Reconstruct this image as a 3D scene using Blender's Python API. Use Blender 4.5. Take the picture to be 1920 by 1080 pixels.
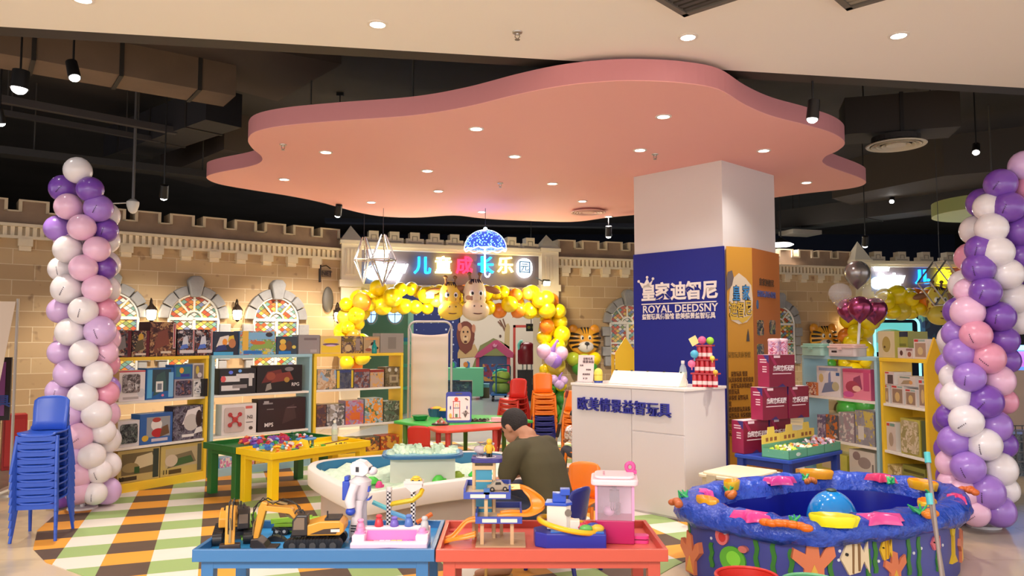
import bpy, bmesh, math, random
from mathutils import Vector, Matrix, Euler

for o in list(bpy.data.objects):
 bpy.data.objects.remove(o)
SC = bpy.context.scene
COL = SC.collection
PI = math.pi
F, CZ, TH = 1440.0, 1.52, math.atan(95 / 1440)

# ---------------------------------------------------------------- camera, world, exposure
cam_d = bpy.data.cameras.new('camera')
cam_d.sensor_width = 36
cam_d.lens = 27
cam_d.clip_start = .05
cam = bpy.data.objects.new('camera', cam_d)
COL.objects.link(cam)
cam.location = (0, 0, CZ)
cam.rotation_euler = (PI / 2 + TH, 0, 0)
SC.camera = cam
SC.view_settings.view_transform = 'Standard'
SC.view_settings.look = 'None'
SC.view_settings.gamma = 1
SC.view_settings.use_curve_mapping = False
SC.view_settings.exposure = 0.68
W = bpy.data.worlds.new('mall_fill')  # even ambient light added as fill from the open mall side
SC.world = W
W.use_nodes = True
bg = W.node_tree.nodes['Background']
bg.inputs[0].default_value = (.97, .97, 1.04, 1)
bg.inputs[1].default_value = 1.05


def light(kind, loc, power, col=(1, .96, .94), target=None, size=.1, angle=100, blend=.6, name='lamp_light', parent=None):
 d = bpy.data.lights.new(name, kind)
 d.energy = power
 d.color = col
 if kind == 'AREA':
  d.shape = 'RECTANGLE'
  d.size, d.size_y = size if isinstance(size, tuple) else (size, size)
 else:
  d.shadow_soft_size = size
 if kind == 'SPOT':
  d.spot_size = math.radians(angle)
  d.spot_blend = blend
 o = bpy.data.objects.new(name, d)
 COL.objects.link(o)
 o.location = loc
 if target is not None:
  v = Vector(target) - Vector(loc)
  o.rotation_euler = v.to_track_quat('-Z', 'Y').to_euler()
 if parent:
  o.parent = parent
 return o


# unseen fill lights added behind the camera, brightening floor and ceilings
light('AREA', (-2.5, -1.2, 3.5), 360, target=(-2.5, -1.2, 0), size=(4, 2.5), name='concourse_fill')
light('AREA', (3.0, -1.2, 3.5), 60, target=(3.0, -1.2, 0), size=(4, 2.5), name='concourse_fill')

# ---------------------------------------------------------------- pixel helpers (1920x1080 frame -> place)
CT, ST = math.cos(TH), math.sin(TH)


def at(px, py, Y=None, z=None):
 dx, dy = (px - 960) / F, (540 - py) / F
 d = Vector((dx, CT - dy * ST, ST + dy * CT))
 t = Y / d.y if Y is not None else (z - CZ) / d.z
 return Vector((d.x * t, d.y * t, CZ + d.z * t))


def gx(px, Y):
 return (px - 960) / F * Y


# ---------------------------------------------------------------- materials
def lin(c):
 if isinstance(c, str):
  c = c.lstrip('#')
  c = [int(c[i:i + 2], 16) for i in (0, 2, 4)]
 out = []
 for v in c[:3]:
  v = v / 255
  out.append(v / 12.92 if v <= .04045 else ((v + .055) / 1.055) ** 2.4)
 return (out[0], out[1], out[2], 1)


_m = {}


def M(c, rough=.5, metal=0., emit=0., spec=.5, coat=0., alpha=1., trans=0., bump=0., bscale=30, var=0.):
 key = (c, rough, metal, emit, spec, coat, alpha, trans, bump, bscale, var)
 if key in _m:
  return _m[key]
 m = bpy.data.materials.new('mat_' + str(c).strip('#'))
 m.use_nodes = True
 nt = m.node_tree
 b = nt.nodes['Principled BSDF']
 L = lin(c)
 b.inputs['Base Color'].default_value = L
 b.inputs['Roughness'].default_value = rough
 b.inputs['Metallic'].default_value = metal
 b.inputs['Specular IOR Level'].default_value = spec
 b.inputs['Coat Weight'].default_value = coat
 b.inputs['Alpha'].default_value = alpha
 b.inputs['Transmission Weight'].default_value = trans
 if emit:
  b.inputs['Emission Color'].default_value = L
  b.inputs['Emission Strength'].default_value = emit
 if bump or var:
  tc = nt.nodes.new('ShaderNodeTexCoord')
  n = nt.nodes.new('ShaderNodeTexNoise')
  n.inputs['Scale'].default_value = bscale
  n.inputs['Detail'].default_value = 4
  nt.links.new(tc.outputs['Object'], n.inputs['Vector'])
  if bump:
   bp = nt.nodes.new('ShaderNodeBump')
   bp.inputs['Strength'].default_value = bump
   bp.inputs['Distance'].default_value = .02
   nt.links.new(n.outputs[0], bp.inputs['Height'])
   nt.links.new(bp.outputs[0], b.inputs['Normal'])
  if var:
   r = nt.nodes.new('ShaderNodeMapRange')
   r.inputs[1].default_value, r.inputs[2].default_value = .3, .7
   r.inputs[3].default_value, r.inputs[4].default_value = 1 - var, 1 + var
   h = nt.nodes.new('ShaderNodeHueSaturation')
   h.inputs['Color'].default_value = L
   nt.links.new(n.outputs[0], r.inputs[0])
   nt.links.new(r.outputs[0], h.inputs['Value'])
   nt.links.new(h.outputs[0], b.inputs['Base Color'])
 _m[key] = m
 return m


class NT:
 """small helper to write node graphs tersely"""

 def __init__(s, name, rough=.6):
  s.m = bpy.data.materials.new(name)
  s.m.use_nodes = True
  s.t = s.m.node_tree
  s.b = s.t.nodes['Principled BSDF']
  s.b.inputs['Roughness'].default_value = rough
  s.tc = s.t.nodes.new('ShaderNodeTexCoord')
  s.xyz = s.n('SeparateXYZ', s.tc.outputs['Object'])

 def put(s, sock, v):
  if hasattr(v, 'is_output') or hasattr(v, 'links'):
   s.t.links.new(v, sock)
  elif v is not None:
   sock.default_value = v

 def n(s, kind, *ins, **kw):
  nd = s.t.nodes.new('ShaderNode' + kind)
  for k, v in kw.items():
   setattr(nd, k, v)
  for i, v in enumerate(ins):
   s.put(nd.inputs[i], v)
  return nd

 def math(s, op, a, b=None, c=None):
  return s.n('Math', a, b, c, operation=op).outputs[0]

 def mix(s, f, a, b):
  nd = s.t.nodes.new('ShaderNodeMix')
  nd.data_type = 'RGBA'
  s.put(nd.inputs[0], f)
  s.put(nd.inputs[6], a)
  s.put(nd.inputs[7], b)
  return nd.outputs[2]

 def ramp(s, f, stops, const=True):
  nd = s.t.nodes.new('ShaderNodeValToRGB')
  cr = nd.color_ramp
  cr.interpolation = 'CONSTANT' if const else 'LINEAR'
  while len(cr.elements) < len(stops):
   cr.elements.new(.5)
  for e, (p, c) in zip(cr.elements, stops):
   e.position = p
   e.color = lin(c)
  s.put(nd.inputs[0], f)
  return nd.outputs[0]

 def color(s, v):
  s.put(s.b.inputs['Base Color'], v)
  return s.m

 def bump(s, h, st=.4, dist=.01):
  bp = s.n('Bump')
  bp.inputs['Strength'].default_value = st
  bp.inputs['Distance'].default_value = dist
  s.put(bp.inputs['Height'], h)
  s.put(s.b.inputs['Normal'], bp.outputs[0])


_art = {}


def art(seed, cols, scale=22, dist=1.0, rough=.35):
 """busy printed cover picture: cells of a small palette"""
 k = (seed, tuple(cols), scale)
 if k in _art:
  return _art[k]
 g = NT('printed_art', rough)
 mp = g.n('Mapping', g.tc.outputs['Object'])
 mp.inputs[1].default_value = (seed * 3.17, seed * 1.3, seed * 2.1)
 nz = g.n('TexNoise', mp.outputs[0])
 nz.inputs['Scale'].default_value = scale * .5
 nz.inputs['Detail'].default_value = 3
 mixv = g.n('VectorMath', nz.outputs['Color'], (dist * .08,) * 3, operation='MULTIPLY')
 ad = g.n('VectorMath', mp.outputs[0], mixv.outputs[0], operation='ADD')
 vo = g.n('TexVoronoi', ad.outputs[0])
 vo.inputs['Scale'].default_value = scale
 sp = g.n('SeparateColor', vo.outputs['Color'])
 n = len(cols)
 c = g.ramp(sp.outputs[0], [(i / n, cols[i]) for i in range(n)])
 v2 = g.n('TexVoronoi', ad.outputs[0])
 v2.inputs['Scale'].default_value = scale * 2.7
 s2 = g.n('SeparateColor', v2.outputs['Color'])
 c2 = g.ramp(s2.outputs[1], [(i / n, cols[(i * 2 + 1) % n]) for i in range(n)])
 c = g.mix(g.math('GREATER_THAN', s2.outputs[2], .55), c, c2)
 _art[k] = g.color(c)
 return _art[k]


# ---------------------------------------------------------------- mesh builder
class MB:
 def __init__(s):
  s.v, s.f, s.mi = [], [], []
  s.X = Matrix.Identity(4)

 def add(s, vs, fs, m=0):
  o = len(s.v)
  s.v += [tuple(s.X @ Vector(p)) for p in vs]
  s.f += [tuple(i + o for i in f) for f in fs]
  s.mi += [m] * len(fs)
  return s

 def box(s, c, d, m=0, rot=None, taper=1.0):
  x, y, z = d[0] / 2, d[1] / 2, d[2] / 2
  t = taper
  vs = [(-x, -y, -z), (x, -y, -z), (x, y, -z), (-x, y, -z), (-x * t, -y * t, z), (x * t, -y * t, z), (x * t, y * t, z), (-x * t, y * t, z)]
  R = Euler(rot).to_matrix() if rot else Matrix.Identity(3)
  vs = [R @ Vector(p) + Vector(c) for p in vs]
  return s.add(vs, [(0, 3, 2, 1), (4, 5, 6, 7), (0, 1, 5, 4), (1, 2, 6, 5), (2, 3, 7, 6), (3, 0, 4, 7)], m)

 def b2(s, a, b, m=0):
  return s.box([(a[i] + b[i]) / 2 for i in range(3)], [abs(b[i] - a[i]) for i in range(3)], m)

 def cyl(s, p0, p1, r0, r1=None, n=14, m=0, cap=True):
  p0, p1 = Vector(p0), Vector(p1)
  r1 = r0 if r1 is None else r1
  d = (p1 - p0).normalized()
  a = d.orthogonal().normalized()
  b = d.cross(a)
  vs = []
  for p, r in ((p0, r0), (p1, r1)):
   for i in range(n):
    t = 2 * PI * i / n
    vs.append(p + (a * math.cos(t) + b * math.sin(t)) * r)
  fs = [(i, (i + 1) % n, n + (i + 1) % n, n + i) for i in range(n)]
  if cap:
   fs += [tuple(range(n - 1, -1, -1)), tuple(range(n, 2 * n))]
  return s.add(vs, fs, m)

 def tube(s, pts, r, n=8, m=0, closed=False):
  pts = [Vector(p) for p in pts]
  k = len(pts)
  rs = r if isinstance(r, (list, tuple)) else [r] * k
  vs = []
  a = None
  for i, p in enumerate(pts):
   if closed:
    t = (pts[(i + 1) % k] - pts[i - 1]).normalized()
   else:
    t = (pts[min(i + 1, k - 1)] - pts[max(i - 1, 0)]).normalized()
   if a is None:
    a = t.orthogonal().normalized()
   else:
    a = (a - t * a.dot(t))
    a = a.normalized() if a.length > 1e-6 else t.orthogonal().normalized()
   b = t.cross(a)
   for j in range(n):
    w = 2 * PI * j / n
    vs.append(p + (a * math.cos(w) + b * math.sin(w)) * rs[i])
  fs = []
  for i in range(k if closed else k - 1):
   for j in range(n):
    i2 = (i + 1) % k
    fs.append((i * n + j, i * n + (j + 1) % n, i2 * n + (j + 1) % n, i2 * n + j))
  if not closed:
   fs += [tuple(range(n - 1, -1, -1)), tuple(range((k - 1) * n, k * n))]
  return s.add(vs, fs, m)

 def sph(s, c, r, m=0, seg=16, ring=10, rot=None, zmin=-1.0):
  if not isinstance(r, (tuple, list)):
   r = (r, r, r)
  R = Euler(rot).to_matrix() if rot else Matrix.Identity(3)
  prof = []
  p0 = math.asin(max(-1, zmin))
  for i in range(ring + 1):
   p = p0 + (PI / 2 - p0) * i / ring
   prof.append((math.cos(p), math.sin(p)))
  vs, fs = [], []
  for (cr, z) in prof:
   for j in range(seg):
    w = 2 * PI * j / seg
    vs.append(R @ Vector((cr * math.cos(w) * r[0], cr * math.sin(w) * r[1], z * r[2])) + Vector(c))
  for i in range(ring):
   for j in range(seg):
    fs.append((i * seg + j, i * seg + (j + 1) % seg, (i + 1) * seg + (j + 1) % seg, (i + 1) * seg + j))
  fs.append(tuple(range(seg - 1, -1, -1)))
  fs.append(tuple(range(ring * seg, (ring + 1) * seg)))
  return s.add(vs, fs, m)

 def lathe(s, prof, c=(0, 0, 0), n=20, m=0, sx=1, sy=1):
  vs, fs = [], []
  for (r, z) in prof:
   for j in range(n):
    w = 2 * PI * j / n
    vs.append((c[0] + r * sx * math.cos(w), c[1] + r * sy * math.sin(w), c[2] + z))
  for i in range(len(prof) - 1):
   for j in range(n):
    fs.append((i * n + j, i * n + (j + 1) % n, (i + 1) * n + (j + 1) % n, (i + 1) * n + j))
  if prof[0][0] > 1e-5:
   fs.append(tuple(range(n - 1, -1, -1)))
  if prof[-1][0] > 1e-5:
   fs.append(tuple(range((len(prof) - 1) * n, len(prof) * n)))
  return s.add(vs, fs, m)

 def prism(s, poly, z0, z1, m=0, axis='z', side_m=None):
  """2D polygon (counter-clockwise) extruded; axis 'y': poly is (x,z), extruded y from z0 to z1"""
  n = len(poly)
  if axis == 'z':
   vs = [(x, y, z0) for x, y in poly] + [(x, y, z1) for x, y in poly]
  elif axis == 'y':
   vs = [(x, z0, y) for x, y in poly] + [(x, z1, y) for x, y in poly]
  else:
   vs = [(z0, x, y) for x, y in poly] + [(z1, x, y) for x, y in poly]
  s.add(vs, [tuple(range(n - 1, -1, -1)), tuple(range(n, 2 * n))], m)
  o = len(s.v) - 2 * n
  for i in range(n):
   j = (i + 1) % n
   s.f.append((o + i, o + j, o + n + j, o + n + i))
   s.mi.append(m if side_m is None else side_m)
  return s

 def poly(s, pts, m=0):
  return s.add(pts, [tuple(range(len(pts)))], m)

 def build(s, name, mats, parent=None, smooth=None, bevel=0, seg=2, sub=0, loc=None, rz=0, rot=None):
  me = bpy.data.meshes.new(name)
  me.from_pydata([tuple(p) for p in s.v], [], s.f)
  if not isinstance(mats, (list, tuple)):
   mats = [mats]
  for m in mats:
   me.materials.append(m)
  me.polygons.foreach_set('material_index', s.mi)
  bm = bmesh.new()
  bm.from_mesh(me)
  bmesh.ops.recalc_face_normals(bm, faces=bm.faces)
  bm.to_mesh(me)
  bm.free()
  if smooth is not None:
   me.polygons.foreach_set('use_smooth', [True] * len(me.polygons))
   if smooth < 180:
    me.set_sharp_from_angle(angle=math.radians(smooth))
  o = bpy.data.objects.new(name, me)
  COL.objects.link(o)
  if parent:
   o.parent = parent
  if loc is not None:
   o.location = loc
  o.rotation_euler = rot if rot else (0, 0, rz)
  if bevel:
   b = o.modifiers.new('bevel', 'BEVEL')
   b.width = bevel
   b.segments = seg
   b.limit_method = 'ANGLE'
   b.angle_limit = math.radians(40)
  if sub:
   sd = o.modifiers.new('sub', 'SUBSURF')
   sd.levels = sd.render_levels = sub
  return o


def tag(o, label, cat, group=None, kind=None):
 if label:
  o['label'] = label
 if cat:
  o['category'] = cat
 if group:
  o['group'] = group
 if kind:
  o['kind'] = kind
 return o


def thing(name, label, cat, loc=(0, 0, 0), rz=0, group=None):
 o = bpy.data.objects.new(name, None)
 o.empty_display_size = .1
 COL.objects.link(o)
 o.location = loc
 o.rotation_euler = (0, 0, rz)
 return tag(o, label, cat, group)


def struct(o):
 o['kind'] = 'structure'
 return o


def kids(o):
 return [c for c in bpy.data.objects if c.parent == o]


def copy_tree(o, parent=None, children=None):
 c = o.copy()
 COL.objects.link(c)
 if parent:
  c.parent = parent
 for ch in list(o.children):
  copy_tree(ch, c)
 return c


def dup(root, loc, rz=0, label=None, group=None):
 c = copy_tree(root)
 c.location = loc
 c.rotation_euler = (0, 0, rz)
 if label:
  c['label'] = label
 if group:
  c['group'] = group
 return c


def inst(o, loc, rz=0, parent=None):
 """another copy of one part, sharing its mesh"""
 c = o.copy()
 COL.objects.link(c)
 c.location = loc
 c.rotation_euler = (0, 0, rz)
 if parent:
  c.parent = parent
 return c


def text(name, s, size, mat, parent=None, loc=(0, 0, 0), rot=(PI / 2, 0, 0), ex=.004, bold=0., align='CENTER', space=1., sx=1., shear=0.):
 cu = bpy.data.curves.new(name, 'FONT')
 cu.body = s
 cu.size = size
 cu.extrude = ex
 cu.offset = bold * size
 cu.align_x = align
 cu.align_y = 'CENTER'
 cu.space_character = space
 cu.shear = shear
 cu.resolution_u = 3
 o = bpy.data.objects.new(name, cu)
 COL.objects.link(o)
 dg = bpy.context.evaluated_depsgraph_get()
 dg.update()
 me = bpy.data.meshes.new_from_object(o.evaluated_get(dg))
 bpy.data.objects.remove(o)
 me.materials.clear()
 me.materials.append(mat)
 r = bpy.data.objects.new(name, me)
 COL.objects.link(r)
 r.location = loc
 r.rotation_euler = rot
 r.scale = (sx, 1, 1)
 if parent:
  r.parent = parent
 return r


def arc(cx, cy, r, a0, a1, n=12, ry=None):
 ry = r if ry is None else ry
 return [(cx + r * math.cos(math.radians(a0 + (a1 - a0) * i / n)), cy + ry * math.sin(math.radians(a0 + (a1 - a0) * i / n))) for i in range(n + 1)]


def rrect(w, h, r, n=5, cx=0, cy=0):
 p = []
 for (x, y, a) in ((w / 2 - r, h / 2 - r, 0), (-w / 2 + r, h / 2 - r, 90), (-w / 2 + r, -h / 2 + r, 180), (w / 2 - r, -h / 2 + r, 270)):
  p += arc(cx + x, cy + y, r, a, a + 90, n)
 return p


def ellipse(cx, cy, rx, ry, n=20):
 return [(cx + rx * math.cos(2 * PI * i / n), cy + ry * math.sin(2 * PI * i / n)) for i in range(n)]


def catmull(pts, n=6, closed=True):
 out = []
 k = len(pts)
 for i in range(k if closed else k - 1):
  if closed:
   p = [pts[(i + j) % k] for j in (-1, 0, 1, 2)]
  else:
   p = [pts[min(max(i + j, 0), k - 1)] for j in (-1, 0, 1, 2)]
  for t in range(n):
   u = t / n
   q = []
   for c in range(len(p[0])):
    a, b, d, e = (p[j][c] for j in range(4))
    q.append(.5 * ((2 * b) + (d - a) * u + (2 * a - 5 * b + 4 * d - e) * u * u + (3 * b - a - 3 * d + e) * u ** 3))
   out.append(tuple(q))
 if not closed:
  out.append(tuple(pts[-1]))
 return out
# ================================================================ SETTING
# ---- floors
def floor_mat_mall():
 g = NT('mall_stone', .22)
 n1 = g.n('TexNoise', g.tc.outputs['Object'])
 n1.inputs['Scale'].default_value = .55
 n1.inputs['Detail'].default_value = 5
 br = g.n('TexBrick', g.tc.outputs['Object'])
 br.inputs['Color1'].default_value = lin((212, 200, 182))
 br.inputs['Color2'].default_value = lin((202, 192, 176))
 br.inputs['Mortar'].default_value = lin((160, 146, 124))
 br.inputs['Scale'].default_value = 1.0
 br.inputs['Mortar Size'].default_value = .004
 br.inputs['Brick Width'].default_value = .9
 br.inputs['Row Height'].default_value = .9
 c2 = g.ramp(n1.outputs[0], [(0, (120, 110, 96)), (.44, (120, 110, 96)), (.5, (206, 176, 128)), (1, (214, 184, 136))], const=False)
 return g.color(g.mix(.55, br.outputs[0], c2))


def floor_mat_tiles():
 g = NT('foam_tiles', .6)
 a = math.radians(-21)
 x, y = g.xyz.outputs[0], g.xyz.outputs[1]
 u = g.math('ADD', g.math('MULTIPLY', x, math.sin(a)), g.math('MULTIPLY', y, math.cos(a)))
 v = g.math('ADD', g.math('MULTIPLY', x, math.cos(a)), g.math('MULTIPLY', y, -math.sin(a)))
 ku = g.math('FLOOR', g.math('DIVIDE', g.math('SUBTRACT', u, 5.875 - .305 * 100), .305))
 kv = g.math('FLOOR', g.math('DIVIDE', g.math('SUBTRACT', v, -.997 - .307 * 100), .307))
 pu, pv = g.math('MODULO', ku, 2), g.math('MODULO', kv, 2)
 A = g.mix(pu, lin((232, 156, 44)), lin((80, 60, 47)))
 B = g.mix(pu, lin((224, 216, 203)), lin((150, 176, 108)))
 nz = g.n('TexNoise', g.tc.outputs['Object'])
 nz.inputs['Scale'].default_value = 6
 c = g.mix(g.math('MULTIPLY', nz.outputs[0], .10), g.mix(pv, B, A), lin((170, 140, 100)))
 return g.color(c)


fl = MB()
fl.b2((-13, -4.5, -.1), (15, 26, 0))
struct(fl.build('floor', floor_mat_mall()))
m_ = MB()
pts = [(225, 1110), (150, 1078), (86, 1055), (62, 1030), (70, 995), (110, 960), (180, 935), (330, 888), (450, 860), (600, 842), (760, 829), (1050, 829), (1300, 832), (1500, 846), (1640, 870), (1600, 915), (1400, 1000), (1265, 1062), (1225, 1085), (1210, 1150), (1230, 1300), (250, 1300)]
poly = [(p.x, p.y) for p in (at(px, py, z=0) for px, py in pts)]
m_.prism(poly[::-1], 0, .004)
struct(m_.build('floor_mat', floor_mat_tiles()))
m_ = MB()
m_.prism([(-2.6, 14.2), (.9, 15.6), (4.5, 16.4), (14, 17), (14, 25), (-8, 25), (-8, 14.2)], 0, .003)
struct(m_.build('floor_interior', M((150, 156, 158), .25)))
m_ = MB()
m_.prism([(p.x, p.y) for p in (at(*q, z=0) for q in ((560, 843), (760, 829), (1050, 829), (1300, 832), (1500, 846), (1530, 800), (1060, 762), (700, 800)))], 0, .002)
struct(m_.build('floor_strip', M((146, 146, 148), .3)))
# dark grey floor strip of the side area at the far left
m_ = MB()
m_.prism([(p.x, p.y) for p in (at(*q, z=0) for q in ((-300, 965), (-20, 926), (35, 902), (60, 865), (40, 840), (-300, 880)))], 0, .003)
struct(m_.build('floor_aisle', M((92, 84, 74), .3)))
m_ = MB()
q0, q1 = at(-20, 938, z=0), at(42, 913, z=0)
m_.tube([(q0.x, q0.y, .003), (q1.x, q1.y, .003)], [.035, .035], 4)
tag(m_.build('floor_line', M((238, 232, 220), .4)), None, None, kind='structure')
m_ = MB()
ca = at(25, 862, z=.004)
m_.add([(ca.x + r * math.cos(w), ca.y + r * math.sin(w), .005) for w in [math.radians(150 + 180 * i / 14) for i in range(15)] for r in (.62, .74)],
    [(2 * i, 2 * i + 1, 2 * i + 3, 2 * i + 2) for i in range(14)])
tag(m_.build('floor_arc', M((206, 178, 60), .4)), None, None, kind='structure')

# ---- beige front ceiling and the dark void behind it
beige = M((247, 238, 226), .8)
e0, e1 = at(0, 50, z=3.6), at(1920, 165, z=3.6)
ed = (e1 - e0).normalized()
E0, E1 = e0 - ed * 9, e1 + ed * 9
m_ = MB()
m_.prism([(E0.x, E0.y), (E0.x, -4.5), (E1.x, -4.5), (E1.x, E1.y)], 3.6, 3.75)
CEIL = struct(m_.build('ceiling', beige))
m_ = MB()
m_.X = Matrix.Translation((e0.x, e0.y, 0)) @ Matrix.Rotation(math.atan2(ed.y, ed.x), 4, 'Z')
m_.b2((-9, .03, 3.62), (17, .22, 4.9))
m_.b2((-9, .22, 3.66), (17, .27, 3.70))
struct(m_.build('trim_1', M((52, 46, 40), .6)))
dark = M((54, 49, 48), .8, var=.25, bscale=.8)
m_ = MB()
m_.b2((-13, 4.5, 5.0), (15, 26, 5.1))
struct(m_.build('ceiling_void', dark))
for nm, a, b, mt in (('wall_back', (-13, 25.5, 0), (15, 25.7, 5), M((30, 36, 58), .9)), ('wall_side', (-13, 4.6, 0), (-12.8, 25.6, 5), M((40, 38, 40), .9)),
      ('wall_end', (14.8, 6.2, 0), (15, 25.6, 5), M((40, 38, 40), .9))):
 m_ = MB()
 m_.b2(a, b)
 struct(m_.build(nm, mt))


def beam(name, label, cat, p, q, w, h, mat, seams=0):
 """long rectangular duct or beam from pixel p to pixel q (px, py, z of its underside)"""
 a, b = at(p[0], p[1], z=p[2]), at(q[0], q[1], z=q[2])
 d = b - a
 L = d.length
 t = thing(name, label, cat, a, math.atan2(d.y, d.x))
 k = MB()
 k.b2((0, -w / 2, 0), (L, w / 2, h))
 k.build('casing', mat, t)
 for i in range(seams):
  k = MB()
  x = L * (i + .5) / seams
  k.b2((x - .02, -w / 2 - .015, -.015), (x + .02, w / 2 + .015, h + .015))
  k.build('flange', M((46, 42, 40), .6), t)
 for x in (L * .2, L * .8):
  k = MB()
  k.cyl((x, 0, h), (x, 0, 5.0 - p[2]), .01, n=6)
  k.build('hanger_rod', M((70, 66, 62), .5), t)
 return t


brown = M((120, 100, 84), .75, var=.12, bscale=2)
mid = M((84, 72, 66), .8)
beam('air_duct', 'long brownish duct running under the dark ceiling at upper left', 'duct', (-220, 76, 4.25), (430, 190, 4.25), .5, .4, brown, 4)
beam('air_duct', 'dark square duct crossing the void left of the pink ceiling panel', 'duct', (225, 300, 4.32), (420, 232, 4.32), .5, .45, M((44, 42, 46), .7), 3)
beam('cable_tray', 'dark cable tray hanging over the castle wall at left', 'cable tray', (-60, 284, 3.95), (470, 345, 3.95), .3, .1, M((44, 42, 42), .6), 0)
beam('ceiling_pipe', 'thin grey pipe under the dark ceiling at upper left', 'pipe', (-80, 178, 4.3), (330, 252, 4.3), .09, .09, M((70, 66, 68), .5), 0)
beam('ceiling_pipe', 'second thin pipe running behind the balloon column top', 'pipe', (-60, 205, 4.3), (300, 268, 4.3), .07, .07, M((58, 55, 58), .5), 0)
beam('air_duct', 'dark duct box above the round white air diffuser', 'duct', (1580, 262, 4.0), (1790, 248, 4.0), .55, .45, M((66, 58, 52), .7), 1)
beam('air_duct', 'far duct under the ceiling behind the pillar', 'duct', (1400, 440, 4.0), (1960, 372, 4.0), .7, .4, M((52, 48, 46), .7), 3)
beam('cable_tray', 'cable tray above the castle gateway with the lit sign', 'cable tray', (610, 418, 4.3), (1190, 428, 4.3), .3, .1, M((40, 44, 60), .6), 0)
for i, (pl, zz) in enumerate(((((150, 92), (520, 190), (640, 120), (330, 60)), 4.6), (((300, 330), (420, 280), (520, 300), (390, 352)), 4.4), (((1560, 372), (1770, 330), (1960, 312), (1960, 352), (1800, 378), (1640, 400)), 4.3))):
 m_ = MB()
 q = [at(px, py, z=zz) for px, py in pl]
 m_.prism([(p.x, p.y) for p in q][::-1], zz, 5.0)
 struct(m_.build('ceiling_panel' if i else 'ceiling_board', mid if i < 2 else M((74, 66, 60), .8)))

# ---- pink wavy ceiling panel
out = [(387, 333), (408, 324), (465, 313), (489, 304), (490, 293), (473, 278), (465, 262), (480, 247), (533, 236), (633, 227), (773, 217), (873, 201), (973, 177), (1057, 161), (1140, 153), (1207, 152), (1280, 156), (1347, 168), (1397, 197), (1447, 218), (1513, 235), (1563, 251), (1584, 268), (1570, 283), (1546, 295), (1549, 310), (1613, 334), (1622, 345), (1590, 354), (1500, 364), (1400, 378), (1300, 392), (1200, 402), (1140, 408), (1070, 416), (960, 413), (900, 409), (850, 404), (780, 408), (720, 406), (680, 400), (640, 390), (600, 379), (540, 367), (470, 356), (410, 345)]
oo = [(p.x, p.y) for p in (at(px, py, z=3.4) for px, py in out)]
oo = catmull(oo, 5)
cloud = thing('ceiling_panel', 'salmon pink wavy suspended ceiling panel with round downlights above the play area', 'ceiling panel', (0, 0, 0))
m_ = MB()
m_.prism(oo, 3.4, 3.405)
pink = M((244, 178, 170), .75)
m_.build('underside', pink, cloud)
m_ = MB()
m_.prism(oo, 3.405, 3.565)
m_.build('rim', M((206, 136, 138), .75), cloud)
for px, py in ((240, 0), (0, 0)):
 pass
for (x, y) in ((-2.4, 9.0), (.5, 8.0), (2.2, 9.5), (2.0, 6.7), (-1.0, 7.6)):
 m_ = MB()
 m_.cyl((x, y, 3.565), (x, y, 5.0), .012, n=6)
 m_.build('hanger_rod', M((110, 106, 100), .4, .5), cloud)

# ---- recessed downlights
lens_m = M((255, 246, 232), .4, emit=14)
ring_m = M((236, 226, 214), .4)


def downlight_proto():
 t = thing('downlight', '', 'downlight')
 k = MB()
 k.lathe([(.052, 0), (.068, 0), (.07, -.006), (.05, -.008), (.05, 0)], n=20)
 k.build('trim_ring', ring_m, t, smooth=40)
 k = MB()
 k.lathe([(.0001, -.0045), (.051, -.0045), (.051, .0)], n=20)
 k.build('lens', lens_m, t)
 return t


DL = downlight_proto()
used = False
dl_pts = [(155, -2, 3.6, 'downlight in the beige ceiling, cut by the top edge at far left'),
    (708, 45, 3.6, 'downlight in the beige ceiling left of the sprinkler head'),
    (1290, 69, 3.6, 'downlight in the beige ceiling just above the front of the pink panel'),
    (1685, 66, 3.6, 'rightmost downlight in the beige ceiling')]
pk = [(893, 241, 'front middle downlight of the pink panel'), (1244, 218, 'downlight of the pink panel nearest the beige ceiling, above the pillar'),
   (611, 285, 'front left downlight of the pink panel'), (965, 293, 'downlight at the centre of the pink panel'), (1200, 281, 'downlight of the pink panel left above the pillar top, beside a sprinkler'),
   (1432, 282, 'downlight of the pink panel just right of the pillar top'), (801, 320, 'downlight left of centre in the pink panel, second row from its left end'),
   (533, 336, 'leftmost downlight of the pink panel'), (1036, 344, 'downlight of the pink panel right of the small middle sprinkler'), (1512, 342, 'rightmost downlight of the pink panel, in its right lobe'),
   (822, 358, 'downlight of the pink panel just behind the left of centre one'), (696, 379, 'rear left downlight of the pink panel above the castle wall'), (1092, 377, 'rear downlight of the pink panel in front of the round vent'),
   (903, 397, 'rearmost downlight of the pink panel above the blue lit umbrella'), (1141, 406, 'rear right downlight of the pink panel beside the round vent')]
for i, (px, py, z, lb) in enumerate(dl_pts + [(a, b, 3.4, c) for a, b, c in pk]):
 p = at(px, py, z=z)
 o = DL if i == 0 else dup(DL, p)
 o.location = p
 o['label'] = 'round white ' + lb
 o['group'] = 'recessed downlights'
 light('SPOT', (p.x, p.y, z - .02), 60 if z > 3.5 else 40, col=(1, .95, .92), target=(p.x, p.y, 0), size=.05, angle=125, blend=.9)

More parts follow.
